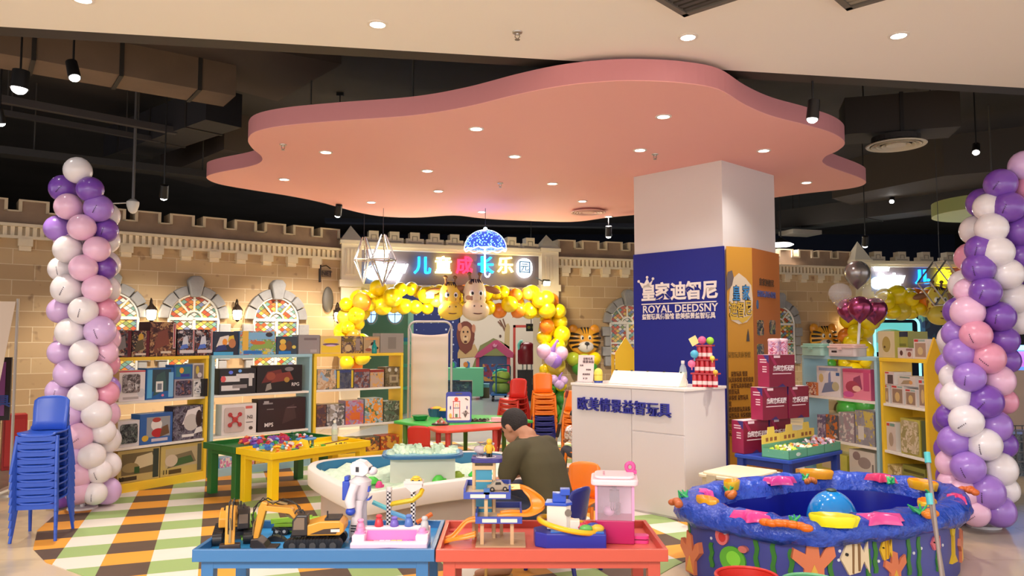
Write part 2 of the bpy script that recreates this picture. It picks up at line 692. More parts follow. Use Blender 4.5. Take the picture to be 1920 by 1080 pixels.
# ---- sprinkler heads
def sprinkler():
 t = thing('sprinkler', '', 'sprinkler')
 k = MB()
 k.lathe([(.035, 0), (.033, -.008), (.012, -.012), (.01, -.02)], n=14)
 k.build('escutcheon', M((190, 180, 168), .3, .8), t, smooth=40)
 k = MB()
 k.tube([(-.012, 0, -.015), (-.016, 0, -.035), (0, 0, -.05)], .0035, 6)
 k.tube([(.012, 0, -.015), (.016, 0, -.035), (0, 0, -.05)], .0035, 6)
 k.lathe([(.001, -.05), (.018, -.052), (.018, -.055), (.001, -.056)], n=12)
 k.build('deflector', M((150, 140, 130), .3, .8), t)
 return t


SPK = sprinkler()
for i, (px, py, z, lb) in enumerate(((970, 60, 3.6, 'chrome sprinkler head in the beige ceiling'), (531, 271, 3.4, 'small sprinkler head at the left end of the pink panel'), (1228, 289, 3.4, 'small sprinkler head in the pink panel near the pillar'), (938, 343, 3.4, 'small sprinkler head in the middle of the pink panel'))):
 o = SPK if i == 0 else dup(SPK, (0, 0, 0))
 o.location = at(px, py, z=z)
 o['label'] = lb
 o['group'] = 'sprinklers'
# ---- round air vents
def round_vent(label, px, py, z, r, mat, neck=True):
 t = thing('air_diffuser', label, 'air vent', at(px, py, z=z))
 k = MB()
 k.lathe([(r * .8, .03), (r, 0), (r * .97, -.012), (r * .86, -.006), (r * .8, .03)], n=36)
 k.build('outer_ring', mat, t, smooth=40)
 for i, f in enumerate((.72, .56, .40)):
  k = MB()
  k.lathe([(r * (f - .05), .025), (r * f, .02), (r * (f + .1), -.012), (r * (f + .07), -.014), (r * (f - .03), .015)], n=32)
  k.build('cone_ring', mat, t, smooth=40)
 k = MB()
 k.lathe([(.001, -.01), (r * .32, -.008), (r * .34, .02), (.001, .022)], n=28)
 k.build('centre_disc', mat, t, smooth=40)
 if not neck:
  return t
 k = MB()
 k.lathe([(.001, .035), (r * .8, .035), (r * .8, .10), (.001, .10)], n=28)
 k.build('neck', M((60, 54, 50), .7), t)
 return t


round_vent('round white ring air diffuser under the dark ceiling right of the pink panel', 1680, 272, 3.85, .34, M((226, 214, 190), .5))
round_vent('round pinkish air vent at the rear edge of the pink panel', 1103, 398, 3.37, .26, M((236, 188, 172), .5), False)
# green round ceiling disc, far right
p = at(1862, 402, z=3.35)
t = thing('ceiling_disc', 'round pale green suspended ceiling disc behind the right balloon column', 'ceiling panel', p)
k = MB()
k.prism(ellipse(0, 0, .8, .8, 40), 0, .006)
k.build('underside', M((214, 224, 170), .7), t)
k = MB()
k.prism(ellipse(0, 0, .8, .8, 40), .007, .2)
k.build('rim', M((150, 160, 100), .7), t, smooth=40)
k = MB()
k.cyl((0, 0, .2), (0, 0, 1.65), .012, n=6)
k.build('hanger_rod', M((90, 88, 84), .4), t)
# ceiling grilles in the beige ceiling (only their corners show)
for px, py, lb in ((1283, 24, 'dark square access grille in the beige ceiling at the top edge'), (1588, 12, 'slatted grey air grille in the beige ceiling at the top edge')):
 c = at(px, py, z=3.6)
 t = thing('air_grille', lb, 'air vent', (c.x, c.y, 3.6), math.radians(-135 + 2))
 k = MB()
 for a, b in (((0, 0), (.04, .6)), ((.56, 0), (.6, .6)), ((0, 0), (.6, .04)), ((0, .56), (.6, .6))):
  k.b2((a[0], a[1], -.03), (b[0], b[1], .0))
 k.X = Matrix.Identity(4)
 k.build('frame', M((104, 96, 86), .5), t)
 k = MB()
 for i in range(9):
  k.b2((.05 + i * .058, .04, -.02), (.085 + i * .058, .56, -.004))
 k.build('slats', M((70, 64, 58) if 'dark' in lb else (150, 140, 124), .5), t)

# ---- track spotlights
def spot(px, py, z, label, aim, power, r=.05, L=.16, col=(1, .9, .75), ang=50, up=.5):
 p = at(px, py, z=z)
 t = thing('track_spotlight', label, 'spotlight', p, 0, 'track spotlights under the dark ceiling')
 d = (Vector(aim) - p).normalized()
 k = MB()
 k.cyl(-d * L, d * .0, r * .92, r, 18)
 k.build('housing', M((26, 24, 24), .4), t, smooth=40)
 k = MB()
 k.X = Matrix.Translation(d * -.01) @ d.to_track_quat('Z', 'Y').to_matrix().to_4x4()
 k.sph((0, 0, 0), (r * .86, r * .86, r * .8), seg=18, ring=8, zmin=0)
 k.build('lens', M((255, 250, 242), .4, emit=22), t, smooth=60)
 k = MB()
 up = 4.995 - p.z + d.z * L * .5
 k.cyl(-d * L * .5, -d * L * .5 + Vector((0, 0, up)), .009, n=8)
 k.b2((-.05 - d.x * L * .5, -.02 - d.y * L * .5, up - .04 - d.z * L * .5), (.05 - d.x * L * .5, .02 - d.y * L * .5, up - d.z * L * .5))
 k.build('stem', M((30, 28, 28), .4), t)
 light('SPOT', p + d * .05, power, col=col, target=aim, size=.03, angle=ang, blend=.5)
 return t


spot(140, 146, 3.7, 'black spotlight at upper left below the ceiling edge, tilted to the camera', (-2.3, 5.4, .0), 150)
spot(36, 166, 3.7, 'wide black spotlight at the far upper left', (-4.6, 6.6, 0), 150, r=.075)
spot(1523, 224, 3.3, 'black spotlight hanging in front of the right lobe of the pink panel', (2.0, 6.0, 0), 120)
spot(307, 371, 3.2, 'small spotlight over the castle wall at left', at(290, 640, Y=9.9), 240, ang=95)
spot(633, 404, 3.25, 'small spotlight over the castle wall beside the gateway', at(600, 640, Y=11.6), 340, ang=95)
spot(1141, 443, 3.1, 'small spotlight above the middle castle wall, left of the pillar', at(1138, 700, Y=12.6), 170, ang=95)
spot(1830, 286, 4.0, 'small bright spotlight under the dark ceiling at right', (4.4, 7.5, 0), 60)
spot(1622, 461, 3.0, 'small spotlight above the far castle wall at right', at(1615, 700, Y=13.1), 270, ang=95)
spot(2, 232, 3.9, 'spotlight cut by the left edge of the picture', (-5.5, 9.5, 0), 120)
spot(1672, 378, 4.2, 'far small spotlight between the pillar and the green disc, upper one', (5, 11, 0), 90)
spot(1684, 398, 4.2, 'far small spotlight between the pillar and the green disc, lower one', (6, 13, 0), 90)
# pendant lamp right of the pillar
p = at(1464, 459, z=3.5)
t = thing('pendant_lamp', 'white glowing round lamp just right of the pillar top', 'lamp', p)
k = MB()
k.lathe([(.001, -.04), (.2, -.03), (.26, 0), (.2, .03)], n=24)
k.build('diffuser', M((255, 250, 240), .4, emit=9), t, smooth=60)
k = MB()
k.lathe([(.2, .03), (.08, .12), (.015, .16), (.012, 1.5)], n=16)
k.build('cord', M((40, 38, 38), .5), t)
light('POINT', p + Vector((0, 0, -.15)), 60, size=.2)
# pale flat panel beside it
q = at(1500, 437, z=3.85)
t = tag(MB().box((0, 0, 0), (.75, .5, .09)).build('ceiling_cassette', M((150, 142, 132), .6), loc=q, rz=.3), 'pale flat air unit hung under the dark ceiling right of the pillar', 'air unit')
tag(MB().cyl((0, 0, .04), (0, 0, 1.1), .012, n=6).build('hanger_rod', M((60, 58, 56), .5), t), None, None)
# CCTV dome on a drop pole
p = at(249, 387, Y=10.2)
t = thing('security_camera', 'white dome security camera on a thin drop pole over the castle wall', 'camera', p)
k = MB()
k.cyl((0, 0, .1), (0, 0, 5 - p.z), .02, n=10)
k.build('drop_pole', M((120, 116, 116), .4, .5), t)
k = MB()
k.lathe([(.001, -.1), (.03, -.09), (.055, -.06), (.075, 0), (.08, .03), (.08, .06), (.03, .1)], n=20)
k.build('dome', M((232, 228, 222), .4), t, smooth=40)
k = MB()
k.tube([(0, 0, .05), (-.3, -.1, .02), (-.45, -.2, -.03)], .008, 6)
k.build('cable', M((210, 206, 200), .4), t)
# ================================================================ PILLAR, CASTLE WALLS, GATEWAYS
def onplane(px, py, A, B):
 """where the sight line of a pixel meets the upright plane through A, B: (distance along from A, height)"""
 d = at(px, py, Y=1.0) - Vector((0, 0, CZ))
 ax, ay = A[0], A[1]
 ux, uy = B[0] - A[0], B[1] - A[1]
 L = math.hypot(ux, uy)
 ux, uy = ux / L, uy / L
 # t*d = A + s*u
 det = d.x * (-uy) + ux * d.y
 t = (ax * (-uy) + ux * ay) / det
 s = (d.x * ay - d.y * ax) / det
 return (d.x * t - ax) * ux + (d.y * t - ay) * uy, CZ + d.z * t


def brick_mat():
 g = NT('castle_blocks', .8)
 v = g.n('CombineXYZ', g.xyz.outputs[0], g.xyz.outputs[2], 0.0)
 br = g.n('TexBrick', v.outputs[0])
 br.inputs['Color1'].default_value = lin((206, 176, 134))
 br.inputs['Color2'].default_value = lin((184, 152, 112))
 br.inputs['Mortar'].default_value = lin((226, 204, 168))
 br.inputs['Scale'].default_value = 1
 br.inputs['Mortar Size'].default_value = .006
 br.inputs['Brick Width'].default_value = .52
 br.inputs['Row Height'].default_value = .21
 n = g.n('TexNoise', g.tc.outputs['Object'])
 n.inputs['Scale'].default_value = 1.6
 n.inputs['Detail'].default_value = 6
 n2 = g.n('TexNoise', g.tc.outputs['Object'])
 n2.inputs['Scale'].default_value = 4.5
 st = g.ramp(n2.outputs[0], [(0, (0, 0, 0)), (.64, (0, 0, 0)), (.72, (255, 255, 255)), (1, (255, 255, 255))], const=False)
 c = g.mix(g.math('MULTIPLY', n.outputs[0], .35), br.outputs[0], lin((150, 126, 98)))
 c = g.mix(g.math('MULTIPLY', st, .6), c, lin((116, 84, 60)))
 g.bump(g.math('SUBTRACT', n.outputs[0], g.math('MULTIPLY', br.outputs[1], .8)), .5, .012)
 return g.color(c)


brick = brick_mat()
battle = M((150, 122, 98), .8, var=.2, bscale=3)
stone_w = M((226, 208, 178), .7, bump=.15, bscale=14)
stone_g = M((150, 148, 148), .8, var=.15, bscale=6, bump=.3)
whitef = M((226, 222, 214), .5)


def stained():
 g = NT('stained_glass', .25)
 x, z = g.xyz.outputs[0], g.xyz.outputs[2]
 s = .10
 a = g.math('DIVIDE', g.math('ADD', x, g.math('MULTIPLY', z, 1.35)), s)
 b = g.math('DIVIDE', g.math('SUBTRACT', x, g.math('MULTIPLY', z, 1.35)), s)
 fa, fb = g.math('FLOOR', a), g.math('FLOOR', b)
 v = g.n('CombineXYZ', fa, fb, 0.0)
 wn = g.n('TexWhiteNoise', v.outputs[0])
 c = g.ramp(wn.outputs[0], [(0, (226, 222, 210)), (.3, (226, 190, 92)), (.46, (196, 88, 52)), (.6, (120, 164, 150)), (.72, (216, 130, 60)), (.84, (130, 140, 180)), (.93, (140, 160, 90))])
 la, lb = g.math('LESS_THAN', g.math('FRACT', a), .13), g.math('LESS_THAN', g.math('FRACT', b), .13)
 return g.color(g.mix(g.math('MAXIMUM', la, lb), c, lin((86, 78, 66))))


glass_m = stained()


def castle_wall(name, A, B, top=3.23, mer=.15, gaps=None):
 L = math.hypot(B[0] - A[0], B[1] - A[1])
 rz = math.atan2(B[1] - A[1], B[0] - A[0])
 k = MB()
 k.b2((0, 0, 0), (L, .35, 2.98))
 w = struct(k.build(name, brick, loc=(A[0], A[1], 0), rz=rz))
 k = MB()
 n = int(L / .47)
 st = L / n
 prof = [(0, 2.98)]
 for i in range(n):
  prof += [(i * st + st * .17, top), (i * st + st * .17, top + mer), (i * st + st * .83, top + mer), (i * st + st * .83, top)]
 prof += [(L, 2.98)]
 p2 = [(0, 2.98), (L, 2.98), (L, top)] + [q for q in prof[1:-1]][::-1] + [(0, top)]
 k.prism(p2, .0, .3, axis='y')
 k.build('battlement', battle, w)
 k = MB()
 edge = [(0, top)] + prof[1:-1] + [(L, top)]
 for (x0, z0), (x1, z1) in zip(edge, edge[1:]):
  if abs(z0 - z1) < 1e-6:
   k.b2((x0 - .02, -.03, z0), (x1 + .02, .33, z0 + .022))
  else:
   k.b2((x0 - .02, -.03, min(z0, z1)), (x0 + .02, .33, max(z0, z1)))
 k.build('coping', M((214, 192, 160), .75), w)
 k = MB()
 k.b2((0, -.14, 3.02), (L, 0.0, 3.06))
 k.b2((0, -.10, 2.86), (L, 0.0, 2.90))
 k.b2((0, -.035, 2.88), (L, 0.0, 3.03))
 m = int(L / .085)
 for i in range(m):
  x = (i + .5) * L / m
  k.b2((x - .024, -.09, 2.895), (x + .024, -.03, 3.025))
 k.build('cornice', stone_w, w)
 k = MB()
 k.b2((-.085, -.12, 2.76), (.085, 0, 2.86))
 k.b2((-.07, -.08, 2.70), (.07, 0, 2.76))
 nc = int(L / .42)
 c0 = k.build('corbel', stone_w, w, loc=(.2, 0, 0))
 for i in range(1, nc):
  inst(c0, (.2 + i * (L - .3) / nc, 0, 0))
 return w, rz


WA, WB = (-9.38, 8.2), (-2.93, 13.2)
wallL, rzL = castle_wall('wall_left', WA, WB)
MA, MBB = (.8, 14.5), (7.4, 16.6)
wallM, rzM = castle_wall('wall_middle', MA, MBB)


def wpt(s, z, A, B, off=0.0):
 L = math.hypot(B[0] - A[0], B[1] - A[1])
 ux, uy = (B[0] - A[0]) / L, (B[1] - A[1]) / L
 return Vector((A[0] + ux * s + uy * off, A[1] + uy * s - ux * off, z))


def arch_window(idx, px, A, B, rz, zs=1.82, r=.36, zb=1.06):
 s, _ = onplane(px, 600, A, B)
 t = bpy.data.objects.new('window_%d' % idx, None)
 COL.objects.link(t)
 t.location = wpt(s, 0, A, B, .01)
 t.rotation_euler = (0, 0, rz)
 struct(t)
 k = MB()
 k.prism([(-r, zb), (r, zb)] + arc(0, zs, r, 0, 180, 20), -.02, 0, axis='y')
 k.build('glass', glass_m, t)
 k = MB()
 ar = [(x, -.04, z) for x, z in arc(0, zs, r, 0, 180, 20)]
 k.tube([(r, -.04, zb)] + ar + [(-r, -.04, zb)], .02, 6)
 k.b2((-r, -.055, zs - .022), (r, -.02, zs + .022))
 k.b2((-.022, -.055, zb), (.022, -.02, zs))
 k.b2((-r - .02, -.07, zb - .04), (r + .02, -.0, zb))
 k.b2((-r, -.055, zb + .36), (r, -.02, zb + .39))
 k.tube([(x, -.04, z) for x, z in arc(0, zs, r * .33, 0, 180, 10)], .016, 6)
 for a in (50, 90, 130):
  c, sn = math.cos(math.radians(a)), math.sin(math.radians(a))
  k.cyl((c * r * .33, -.04, zs + sn * r * .33), (c * r, -.04, zs + sn * r), .016, n=6)
 k.build('muntins', whitef, t)
 for i in range(7):
  if i == 3:
   continue
  a0, a1 = 180 * i / 7 + 1.2, 180 * (i + 1) / 7 - 1.2
  k = MB()
  o_, i_ = arc(0, zs, r + .15, a0, a1, 3), arc(0, zs, r + .01, a0, a1, 3)
  k.prism(o_ + i_[::-1], -.09 - .02 * (i % 2), 0, axis='y')
  k.build('stone_block', stone_g, t, bevel=.012)
 for i in range(4):
  for sg in (-1, 1):
   k = MB()
   w = .17 if i % 2 else .12
   z0 = zb - .06 + i * .19
   x0 = sg * (r + .012)
   k.b2((min(x0, x0 + sg * w), -.09, z0), (max(x0, x0 + sg * w), 0, z0 + .18))
   k.build('stone_block', stone_g, t, bevel=.012)
 k = MB()
 q = [(-.07, zs + r - .03), (.07, zs + r - .03), (.12, zs + r + .22), (.06, zs + r + .29), (-.06, zs + r + .29), (-.12, zs + r + .22)]
 k.prism(q, -.15, 0, axis='y')
 k.build('keystone', stone_g, t, bevel=.02)
 return t


arch_window(1, 206, WA, WB, rzL)
arch_window(2, 362, WA, WB, rzL)
arch_window(3, 516, WA, WB, rzL)
arch_window(4, 1174, MA, MBB, rzM)
arch_window(5, 1458, MA, MBB, rzM)


def lantern(px, py, A, B, rz, label):
 s, z = onplane(px, py, A, B)
 t = thing('wall_lantern', label, 'lantern', wpt(s, z, A, B, .0), rz, 'wall lanterns on the castle wall')
 iron = M((58, 44, 36), .5, .6)
 k = MB()
 k.lathe([(.035, -.10), (.062, -.07), (.068, .03), (.05, .055)], (0, -.13, 0), 12)
 k.build('lamp_glass', M((255, 236, 196), .4, emit=10), t, smooth=50)
 k = MB()
 k.lathe([(.085, .05), (.06, .09), (.025, .13), (.012, .15), (.012, .19)], (0, -.13, 0), 12)
 k.lathe([(.001, -.135), (.018, -.125), (.04, -.10), (.03, -.095)], (0, -.13, 0), 12)
 for i in range(6):
  w = PI * i / 3
  k.cyl((.064 * math.cos(w), -.13 + .064 * math.sin(w), -.1), (.08 * math.cos(w), -.13 + .08 * math.sin(w), .055), .005, n=5)
 k.build('cage', iron, t)
 k = MB()
 k.tube([(0, 0, .02), (0, -.04, .16), (0, -.09, .22), (0, -.13, .19)], .01, 6)
 k.lathe([(.001, 0), (.045, .0), (.04, .012), (.001, .016)], (0, 0, 0), 12)
 k.b2((-.03, -.015, -.06), (.03, 0, .1))
 k.build('bracket', iron, t)
 light('POINT', wpt(s, z, A, B, .16), 26, col=(1, .8, .5), size=.06)
 return t


lantern(280, 588, WA, WB, rzL, 'glowing iron wall lantern between the balloon column and the middle left arched window')
lantern(440, 588, WA, WB, rzL, 'glowing iron wall lantern between two arched castle windows')
lantern(628, 592, WA, WB, rzL, 'glowing iron wall lantern beside the yellow balloon garland')
lantern(1582, 604, MA, MBB, rzM, 'glowing iron wall lantern on the far right castle wall behind the balloon bouquet')
lantern(1210, 604, MA, MBB, rzM, 'glowing iron wall lantern hidden partly behind the blue pillar board')
# small black hanging shop sign on the wall next to the gateway
s, z = onplane(608, 512, WA, WB)
t = thing('bracket_sign', 'small black wrought bracket sign on the castle wall beside the gateway', 'sign', wpt(s, z, WA, WB), rzL)
k = MB()
k.b2((-.1, -.03, -.16), (-.07, 0, .16))
k.tube([(-.09, -.02, .1), (.02, -.03, .13), (.1, -.03, .08)], .01, 6)
k.build('bracket', M((44, 36, 32), .5), t)
k = MB()
k.b2((-.05, -.035, -.07), (.11, -.02, .05))
k.build('plate', M((120, 100, 80), .7), t)
text('lettering', 'NET', .1, M((50, 40, 36), .6), t, (.03, -.038, -.01), ex=.002, bold=.02)
s, z = onplane(612, 562, WA, WB)
t = tag(MB().sph((0, 0, 0), (.1, .05, .22), seg=18, ring=12).build('wall_shield', M((104, 98, 90), .6, .3), loc=wpt(s, z, WA, WB, .06), rz=rzL, smooth=180), 'dull grey oval shield hung on the castle wall beside the gateway', 'shield')

# ---------------------------------------------------------------- gateways
cream = M((232, 218, 192), .6)
cream2 = M((206, 190, 164), .65)
signbg = M((112, 98, 98), .6)


def glow(c, e):
 return M(c, .4, emit=e)


def gateway(label, A, B, pyr, ncren, kind, tower_r=True):
 L = math.hypot(B[0] - A[0], B[1] - A[1])
 rz = math.atan2(B[1] - A[1], B[0] - A[0])
 t = thing('castle_gateway', label, 'gateway', (A[0], A[1], 0), rz)
 for x0 in ((0, L - .34) if tower_r else (0,)):
  k = MB()
  k.b2((x0, -.16, 0), (x0 + .34, .3, 3.14))
  k.b2((x0 - .03, -.2, 3.14), (x0 + .37, .33, 3.2))
  k.b2((x0 - .03, -.2, 2.40), (x0 + .37, .33, 2.52))
  k.b2((x0 + .06, -.175, 2.6), (x0 + .28, -.15, 3.06))
  for q in (.09, .15, .21):
   k.b2((x0 + q, -.19, 2.62), (x0 + q + .035, -.17, 3.04))
  tw = k.build('tower', cream, t)
  k = MB()
  k.add([(x0 - .02, -.18, 3.2), (x0 + .36, -.18, 3.2), (x0 + .36, .26, 3.2), (x0 - .02, .26, 3.2), (x0 + .17, .04, pyr)], [(0, 1, 4), (1, 2, 4), (2, 3, 4), (3, 0, 4), (3, 2, 1, 0)])
  k.build('spire', cream, tw)
 k = MB()
 k.b2((.34, .0, 2.46), (L - .34 if tower_r else L, .2, 3.06))
 k.build('sign_board', signbg, t)
 k = MB()
 x1 = L - .34 if tower_r else L
 k.b2((.34, -.12, 3.06), (x1, .25, 3.11))
 k.b2((.34, -.17, 3.11), (x1, .25, 3.18))
 k.build('upper_cornice', cream, t)
 k = MB()
 k.b2((.34, -.14, 2.38), (x1, .25, 2.46))
 k.b2((.34, -.09, 2.32), (x1, .25, 2.38))
 k.build('lower_cornice', cream, t)
 k = MB()
 q = [(-.16, 0), (.16, 0), (.16, .1), (.085, .1), (.085, .21), (-.085, .21), (-.085, .1), (-.16, .1)]
 k.prism(q, -.1, .1, axis='y')
 for (x0, z0, x1_, z1) in ((-.12, .03, .12, .045), (-.05, .13, .05, .145), (-.05, .06, -.035, .14), (.035, .06, .05, .14)):
  k.b2((x0, -.104, z0), (x1_, -.1, z1), 1)
 m0 = None
 for i in range(ncren):
  loc = (.55 + (x1 - .75) * i / (ncren - 1), 0, 3.18)
  if m0 is None:
   m0 = k.build('merlon', [cream2, M((150, 138, 118), .7)], t, loc=loc)
  else:
   inst(m0, loc)
 return t, rz, L


GA, GB = (-2.95, 13.15), (.82, 14.45)
gate, rzG, LG = gateway('cream castle gateway left of the pillar with glowing sign and giraffe balloons', GA, GB, 3.48, 9, 0)
HA, HB = (7.3, 16.45), (12.2, 16.9)
gate2, rzH, LH = gateway('cream castle gateway at far right, partly behind the purple balloon column', HA, HB, 3.62, 8, 1)


def sign(gt, A, B, chars, logo_x, yc, h, label):
 """glowing letters are parts of the gateway's sign"""
 for ch, px, colr, e in chars:
  s, z = onplane(px, yc, A, B)
  text('letter', ch, h, glow(colr, e), gt, (s, -.05, z), ex=.03, bold=.016, sx=.95)
 s, z = onplane(logo_x, yc, A, B)
 wl = glow((236, 246, 255), 5)
 text('logo_lettering', 'Deedsny', h * .66, wl, gt, (s + .06, -.05, z + .01), ex=.03, bold=.03, space=.9, sx=.8)
 text('logo_lettering', 'Baby', h * .62, wl, gt, (s + .05, -.05, z - h * .5), ex=.03, bold=.03, space=.95)
 k = MB()
 cr = [(-.13, 0), (.13, 0), (.17, .15), (.08, .08), (.05, .2), (0, .1), (-.05, .2), (-.08, .08), (-.17, .15)]
 k.prism([(s - .16 + x * h / .3, z + h * .42 + y * h / .3) for x, y in cr], -.08, -.03, axis='y')
 k.build('logo_crown', wl, gt)
 k = MB()
 k.prism(ellipse(s - .26, z - h * .35, .13 * h / .3, .12 * h / .3), -.07, -.03, axis='y')
 k.build('logo_bubble', glow((150, 205, 255), 4), gt)


sign(gate, GA, GB, [('儿', 791, (20, 150, 245), 3.5), ('童', 830, (255, 240, 150), 3.5), ('成', 869, (250, 30, 60), 3.5), ('长', 909, (20, 150, 245), 3.5), ('乐', 946, (255, 236, 120), 3.5)], 727, 500, .33, '')
s, z = onplane(982, 503, GA, GB)
k = MB()
k.prism(rrect(.30, .36, .14, cx=s, cy=z), -.05, -.02, axis='y')
k.build('letter_backing', glow((235, 248, 255), 4), gate)
text('letter', '园', .25, M((60, 120, 180), .5), gate, (s, -.055, z), ex=.004, bold=.01)
sign(gate2, HA, HB, [('儿', 1727, (20, 120, 245), 3.5), ('童', 1767, (250, 250, 20), 3.2), ('成', 1808, (250, 20, 50), 3.2), ('长', 1850, (20, 150, 245), 3.2)], 1664, 521, .34, '')


def flood(px, py, Y, label, aim, power):
 power *= .5
 p = at(px, py, Y=Y)
 t = thing('flood_lamp', label, 'lamp', p, rzG)
 k = MB()
 k.box((0, 0, 0), (.13, .07, .09), 0, rot=(.5, 0, 0))
 k.build('housing', M((50, 48, 46), .5), t)
 k = MB()
 k.box((0, -.034, -.018), (.11, .01, .07), 0, rot=(.5, 0, 0))
 k.build('lens', M((255, 240, 190), .4, emit=60), t)
 k = MB()
 k.cyl((0, .02, .0), (0, .5, .12), .012, n=8)
 k.build('bracket', M((50, 48, 46), .5), t)
 light('POINT', p + Vector((0, -.12, -.06)), power, col=(1, .86, .5), size=.06)


flood(806, 553, 12.75, 'bright flood lamp tucked in the yellow balloons left of the giraffes', (-1.4, 12.2, 1.2), 70)
flood(1024, 530, 13.35, 'bright flood lamp on the right tower of the gateway', (.7, 13.0, 2.0), 90)

# ---------------------------------------------------------------- pillar
C0 = Vector((2.21, 8.0, 0))
dl_, dr_ = Vector((-.682, .731, 0)), Vector((.731, .682, 0))
LL, LR = 1.16, 1.11
PLm = C0 + dl_ * LL
PR = C0 + dr_ * LR
PB = PLm + dr_ * LR
pil = thing('pillar', 'square white pillar wrapped in blue, yellow and orange boards behind the counter', 'pillar', (0, 0, 0))
sd_ = -(dl_ + dr_).normalized() * .0
k = MB()
k.prism([(C0.x, C0.y), (PR.x, PR.y), (PB.x, PB.y), (PLm.x, PLm.y)], 0, 3.4)
k.build('shaft', M((222, 214, 208), .6), pil)
zt = 1.52 + (637 - 463) / 1440 * 8.0
rzB = math.atan2(-dl_.y, -dl_.x)
blue = M((22, 32, 132), .45)
bl = MB()
bl.b2((0, -.025, 0), (LL + .02, -.004, zt))
BB = bl.build('blue_board', blue, pil, loc=(PLm.x, PLm.y, 0), rz=rzB)
Mp = Vector((2.555, 8.14, 0))
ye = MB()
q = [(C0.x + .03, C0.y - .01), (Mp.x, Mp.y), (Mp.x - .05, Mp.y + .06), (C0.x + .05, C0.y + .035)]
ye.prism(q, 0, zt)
YB = ye.build('yellow_board', M((208, 148, 44), .5), pil)  # yellow darkened to carry the shade on the pillar's right side
og = MB()
PR2 = PR + Vector((.03, -.02, 0))
og.prism([(Mp.x, Mp.y), (PR2.x, PR2.y), (PR.x, PR.y), (Mp.x - .05, Mp.y + .06)], 0, zt)
OB = og.build('orange_board', M((196, 116, 52), .5), pil)  # orange toned down for the same shaded side
# lettering on the blue board (local x along the face from its left edge)
wt = M((238, 226, 216), .5)
A_, B_ = (PLm.x, PLm.y), (C0.x, C0.y)


def onb(px, py):
 s, z = onplane(px, py, A_, B_)
 return s, z


for ch, px, py in (('皇', 1219, 551), ('家', 1245, 549), ('迪', 1275, 548), ('智', 1304, 547), ('尼', 1334, 546)):
 s, z = onb(px, py)
 text('letter', ch, .205, wt, BB, (s, -.03, z), ex=.004, bold=.03)
s, z = onb(1214, 537)
k = MB()
k.prism([(s - .05, z - .02), (s + .06, z - .02), (s + .10, z + .07), (s + .05, z + .03), (s + .02, z + .09), (s - .02, z + .03), (s - .09, z + .05)], -.034, -.026, axis='y')
for x, y in ((.10, .08), (.02, .10), (-.10, .06)):
 k.prism(ellipse(s + x, z + y, .016, .016, 10), -.034, -.026, axis='y')
k.build('crown_mark', wt, BB)
s0, z0 = onb(1206, 571)
s1, z1 = onb(1346, 567)
k = MB()
k.b2((s0, -.032, z0 - .006), (s1, -.026, z0 + .006))
k.build('rule_line', wt, BB)
s, z = onb(1275.5, 579)
tx = text('lettering', 'ROYAL DEEDSNY', .118, wt, BB, (s, -.03, z), ex=.003, bold=.012, space=1.05)
wd = max(v.co.x for v in tx.data.vertices) - min(v.co.x for v in tx.data.vertices)
tx.scale.x = (s1 - s0) / wd
s, z = onb(1273, 593.5)
tx = text('lettering', '益智玩具体验馆 欧美情景益智玩具', .07, wt, BB, (s, -.03, z), ex=.003, bold=.02)
wd = max(v.co.x for v in tx.data.vertices) - min(v.co.x for v in tx.data.vertices)
tx.scale.x = (s1 - s0) * .98 / wd
# yellow board artwork
A_, B_ = (C0.x + .03, C0.y - .01), (Mp.x, Mp.y)
rzY = math.atan2(B_[1] - A_[1], B_[0] - A_[0])


def face(A, B, name, parent):
 e = bpy.data.objects.new(name, None)
 COL.objects.link(e)
 e.location = (A[0], A[1], 0)
 e.rotation_euler = (0, 0, math.atan2(B[1] - A[1], B[0] - A[0]))
 e.parent = parent
 return e


YF = face(A_, B_, 'yellow_print', YB)
dk = M((56, 40, 28), .6)


def ox(px, py, z=False):
 return onplane(px, py, A_, B_)


def blob(parent, name, pts_px, mat, off=-.006, th=.003):
 k = MB()
 k.prism([ox(*q) for q in pts_px][::-1], off - th, off, axis='y')
 return k.build(name, mat, parent)


blob(YF, 'sticker_backing', [(1368, 545), (1376, 520), (1385, 512), (1398, 522), (1408, 535), (1411, 562), (1409, 592), (1400, 604), (1385, 608), (1370, 600), (1366, 575)], M((226, 206, 176), .5), -.002, .002)
blob(YF, 'cartoon_shape', [(1362, 522), (1364, 510), (1372, 507), (1375, 520), (1372, 535), (1363, 545)], M((110, 96, 92), .5), -.004, .002)
for ch, px, py, c in (('皇', 1380, 552, (60, 140, 200)), ('家', 1398, 551, (60, 140, 200)), ('迪', 1374, 581, (222, 180, 60)), ('智', 1388, 582, (222, 180, 60)), ('尼', 1402, 579, (222, 180, 60))):
 s, z = ox(px, py)
 text('letter', ch, .17, dk, YF, (s, -.005, z), ex=.002, bold=.045, sx=.62)
 text('letter', ch, .17, M(c, .5), YF, (s, -.009, z), ex=.002, bold=.012, sx=.62)
blob(YF, 'swoosh', [(1368, 592), (1390, 596), (1408, 591), (1400, 600), (1391, 606), (1384, 600), (1370, 600)], M((222, 180, 60), .5), -.005, .003)
blob(YF, 'small_figure', [(1399, 640), (1400, 628), (1402, 617), (1404, 628), (1405, 640)], M((76, 70, 66), .5), -.004, .002)
s, z = ox(1386, 666)
text('lettering', '益智玩具体验馆', .07, M((150, 112, 44), .5), YF, (s, -.004, z), ex=.002, sx=.62)
body = ['益智玩具 情景', '玩具体验馆 欧美情景', '益智玩具体验欧美', '情景玩具', '体验馆 益智玩具', '馆', '欧美情景玩具体验', '益智玩具 体验馆欧美', '情景益智玩具体验馆', '玩具体验 欧美情景', '玩具']
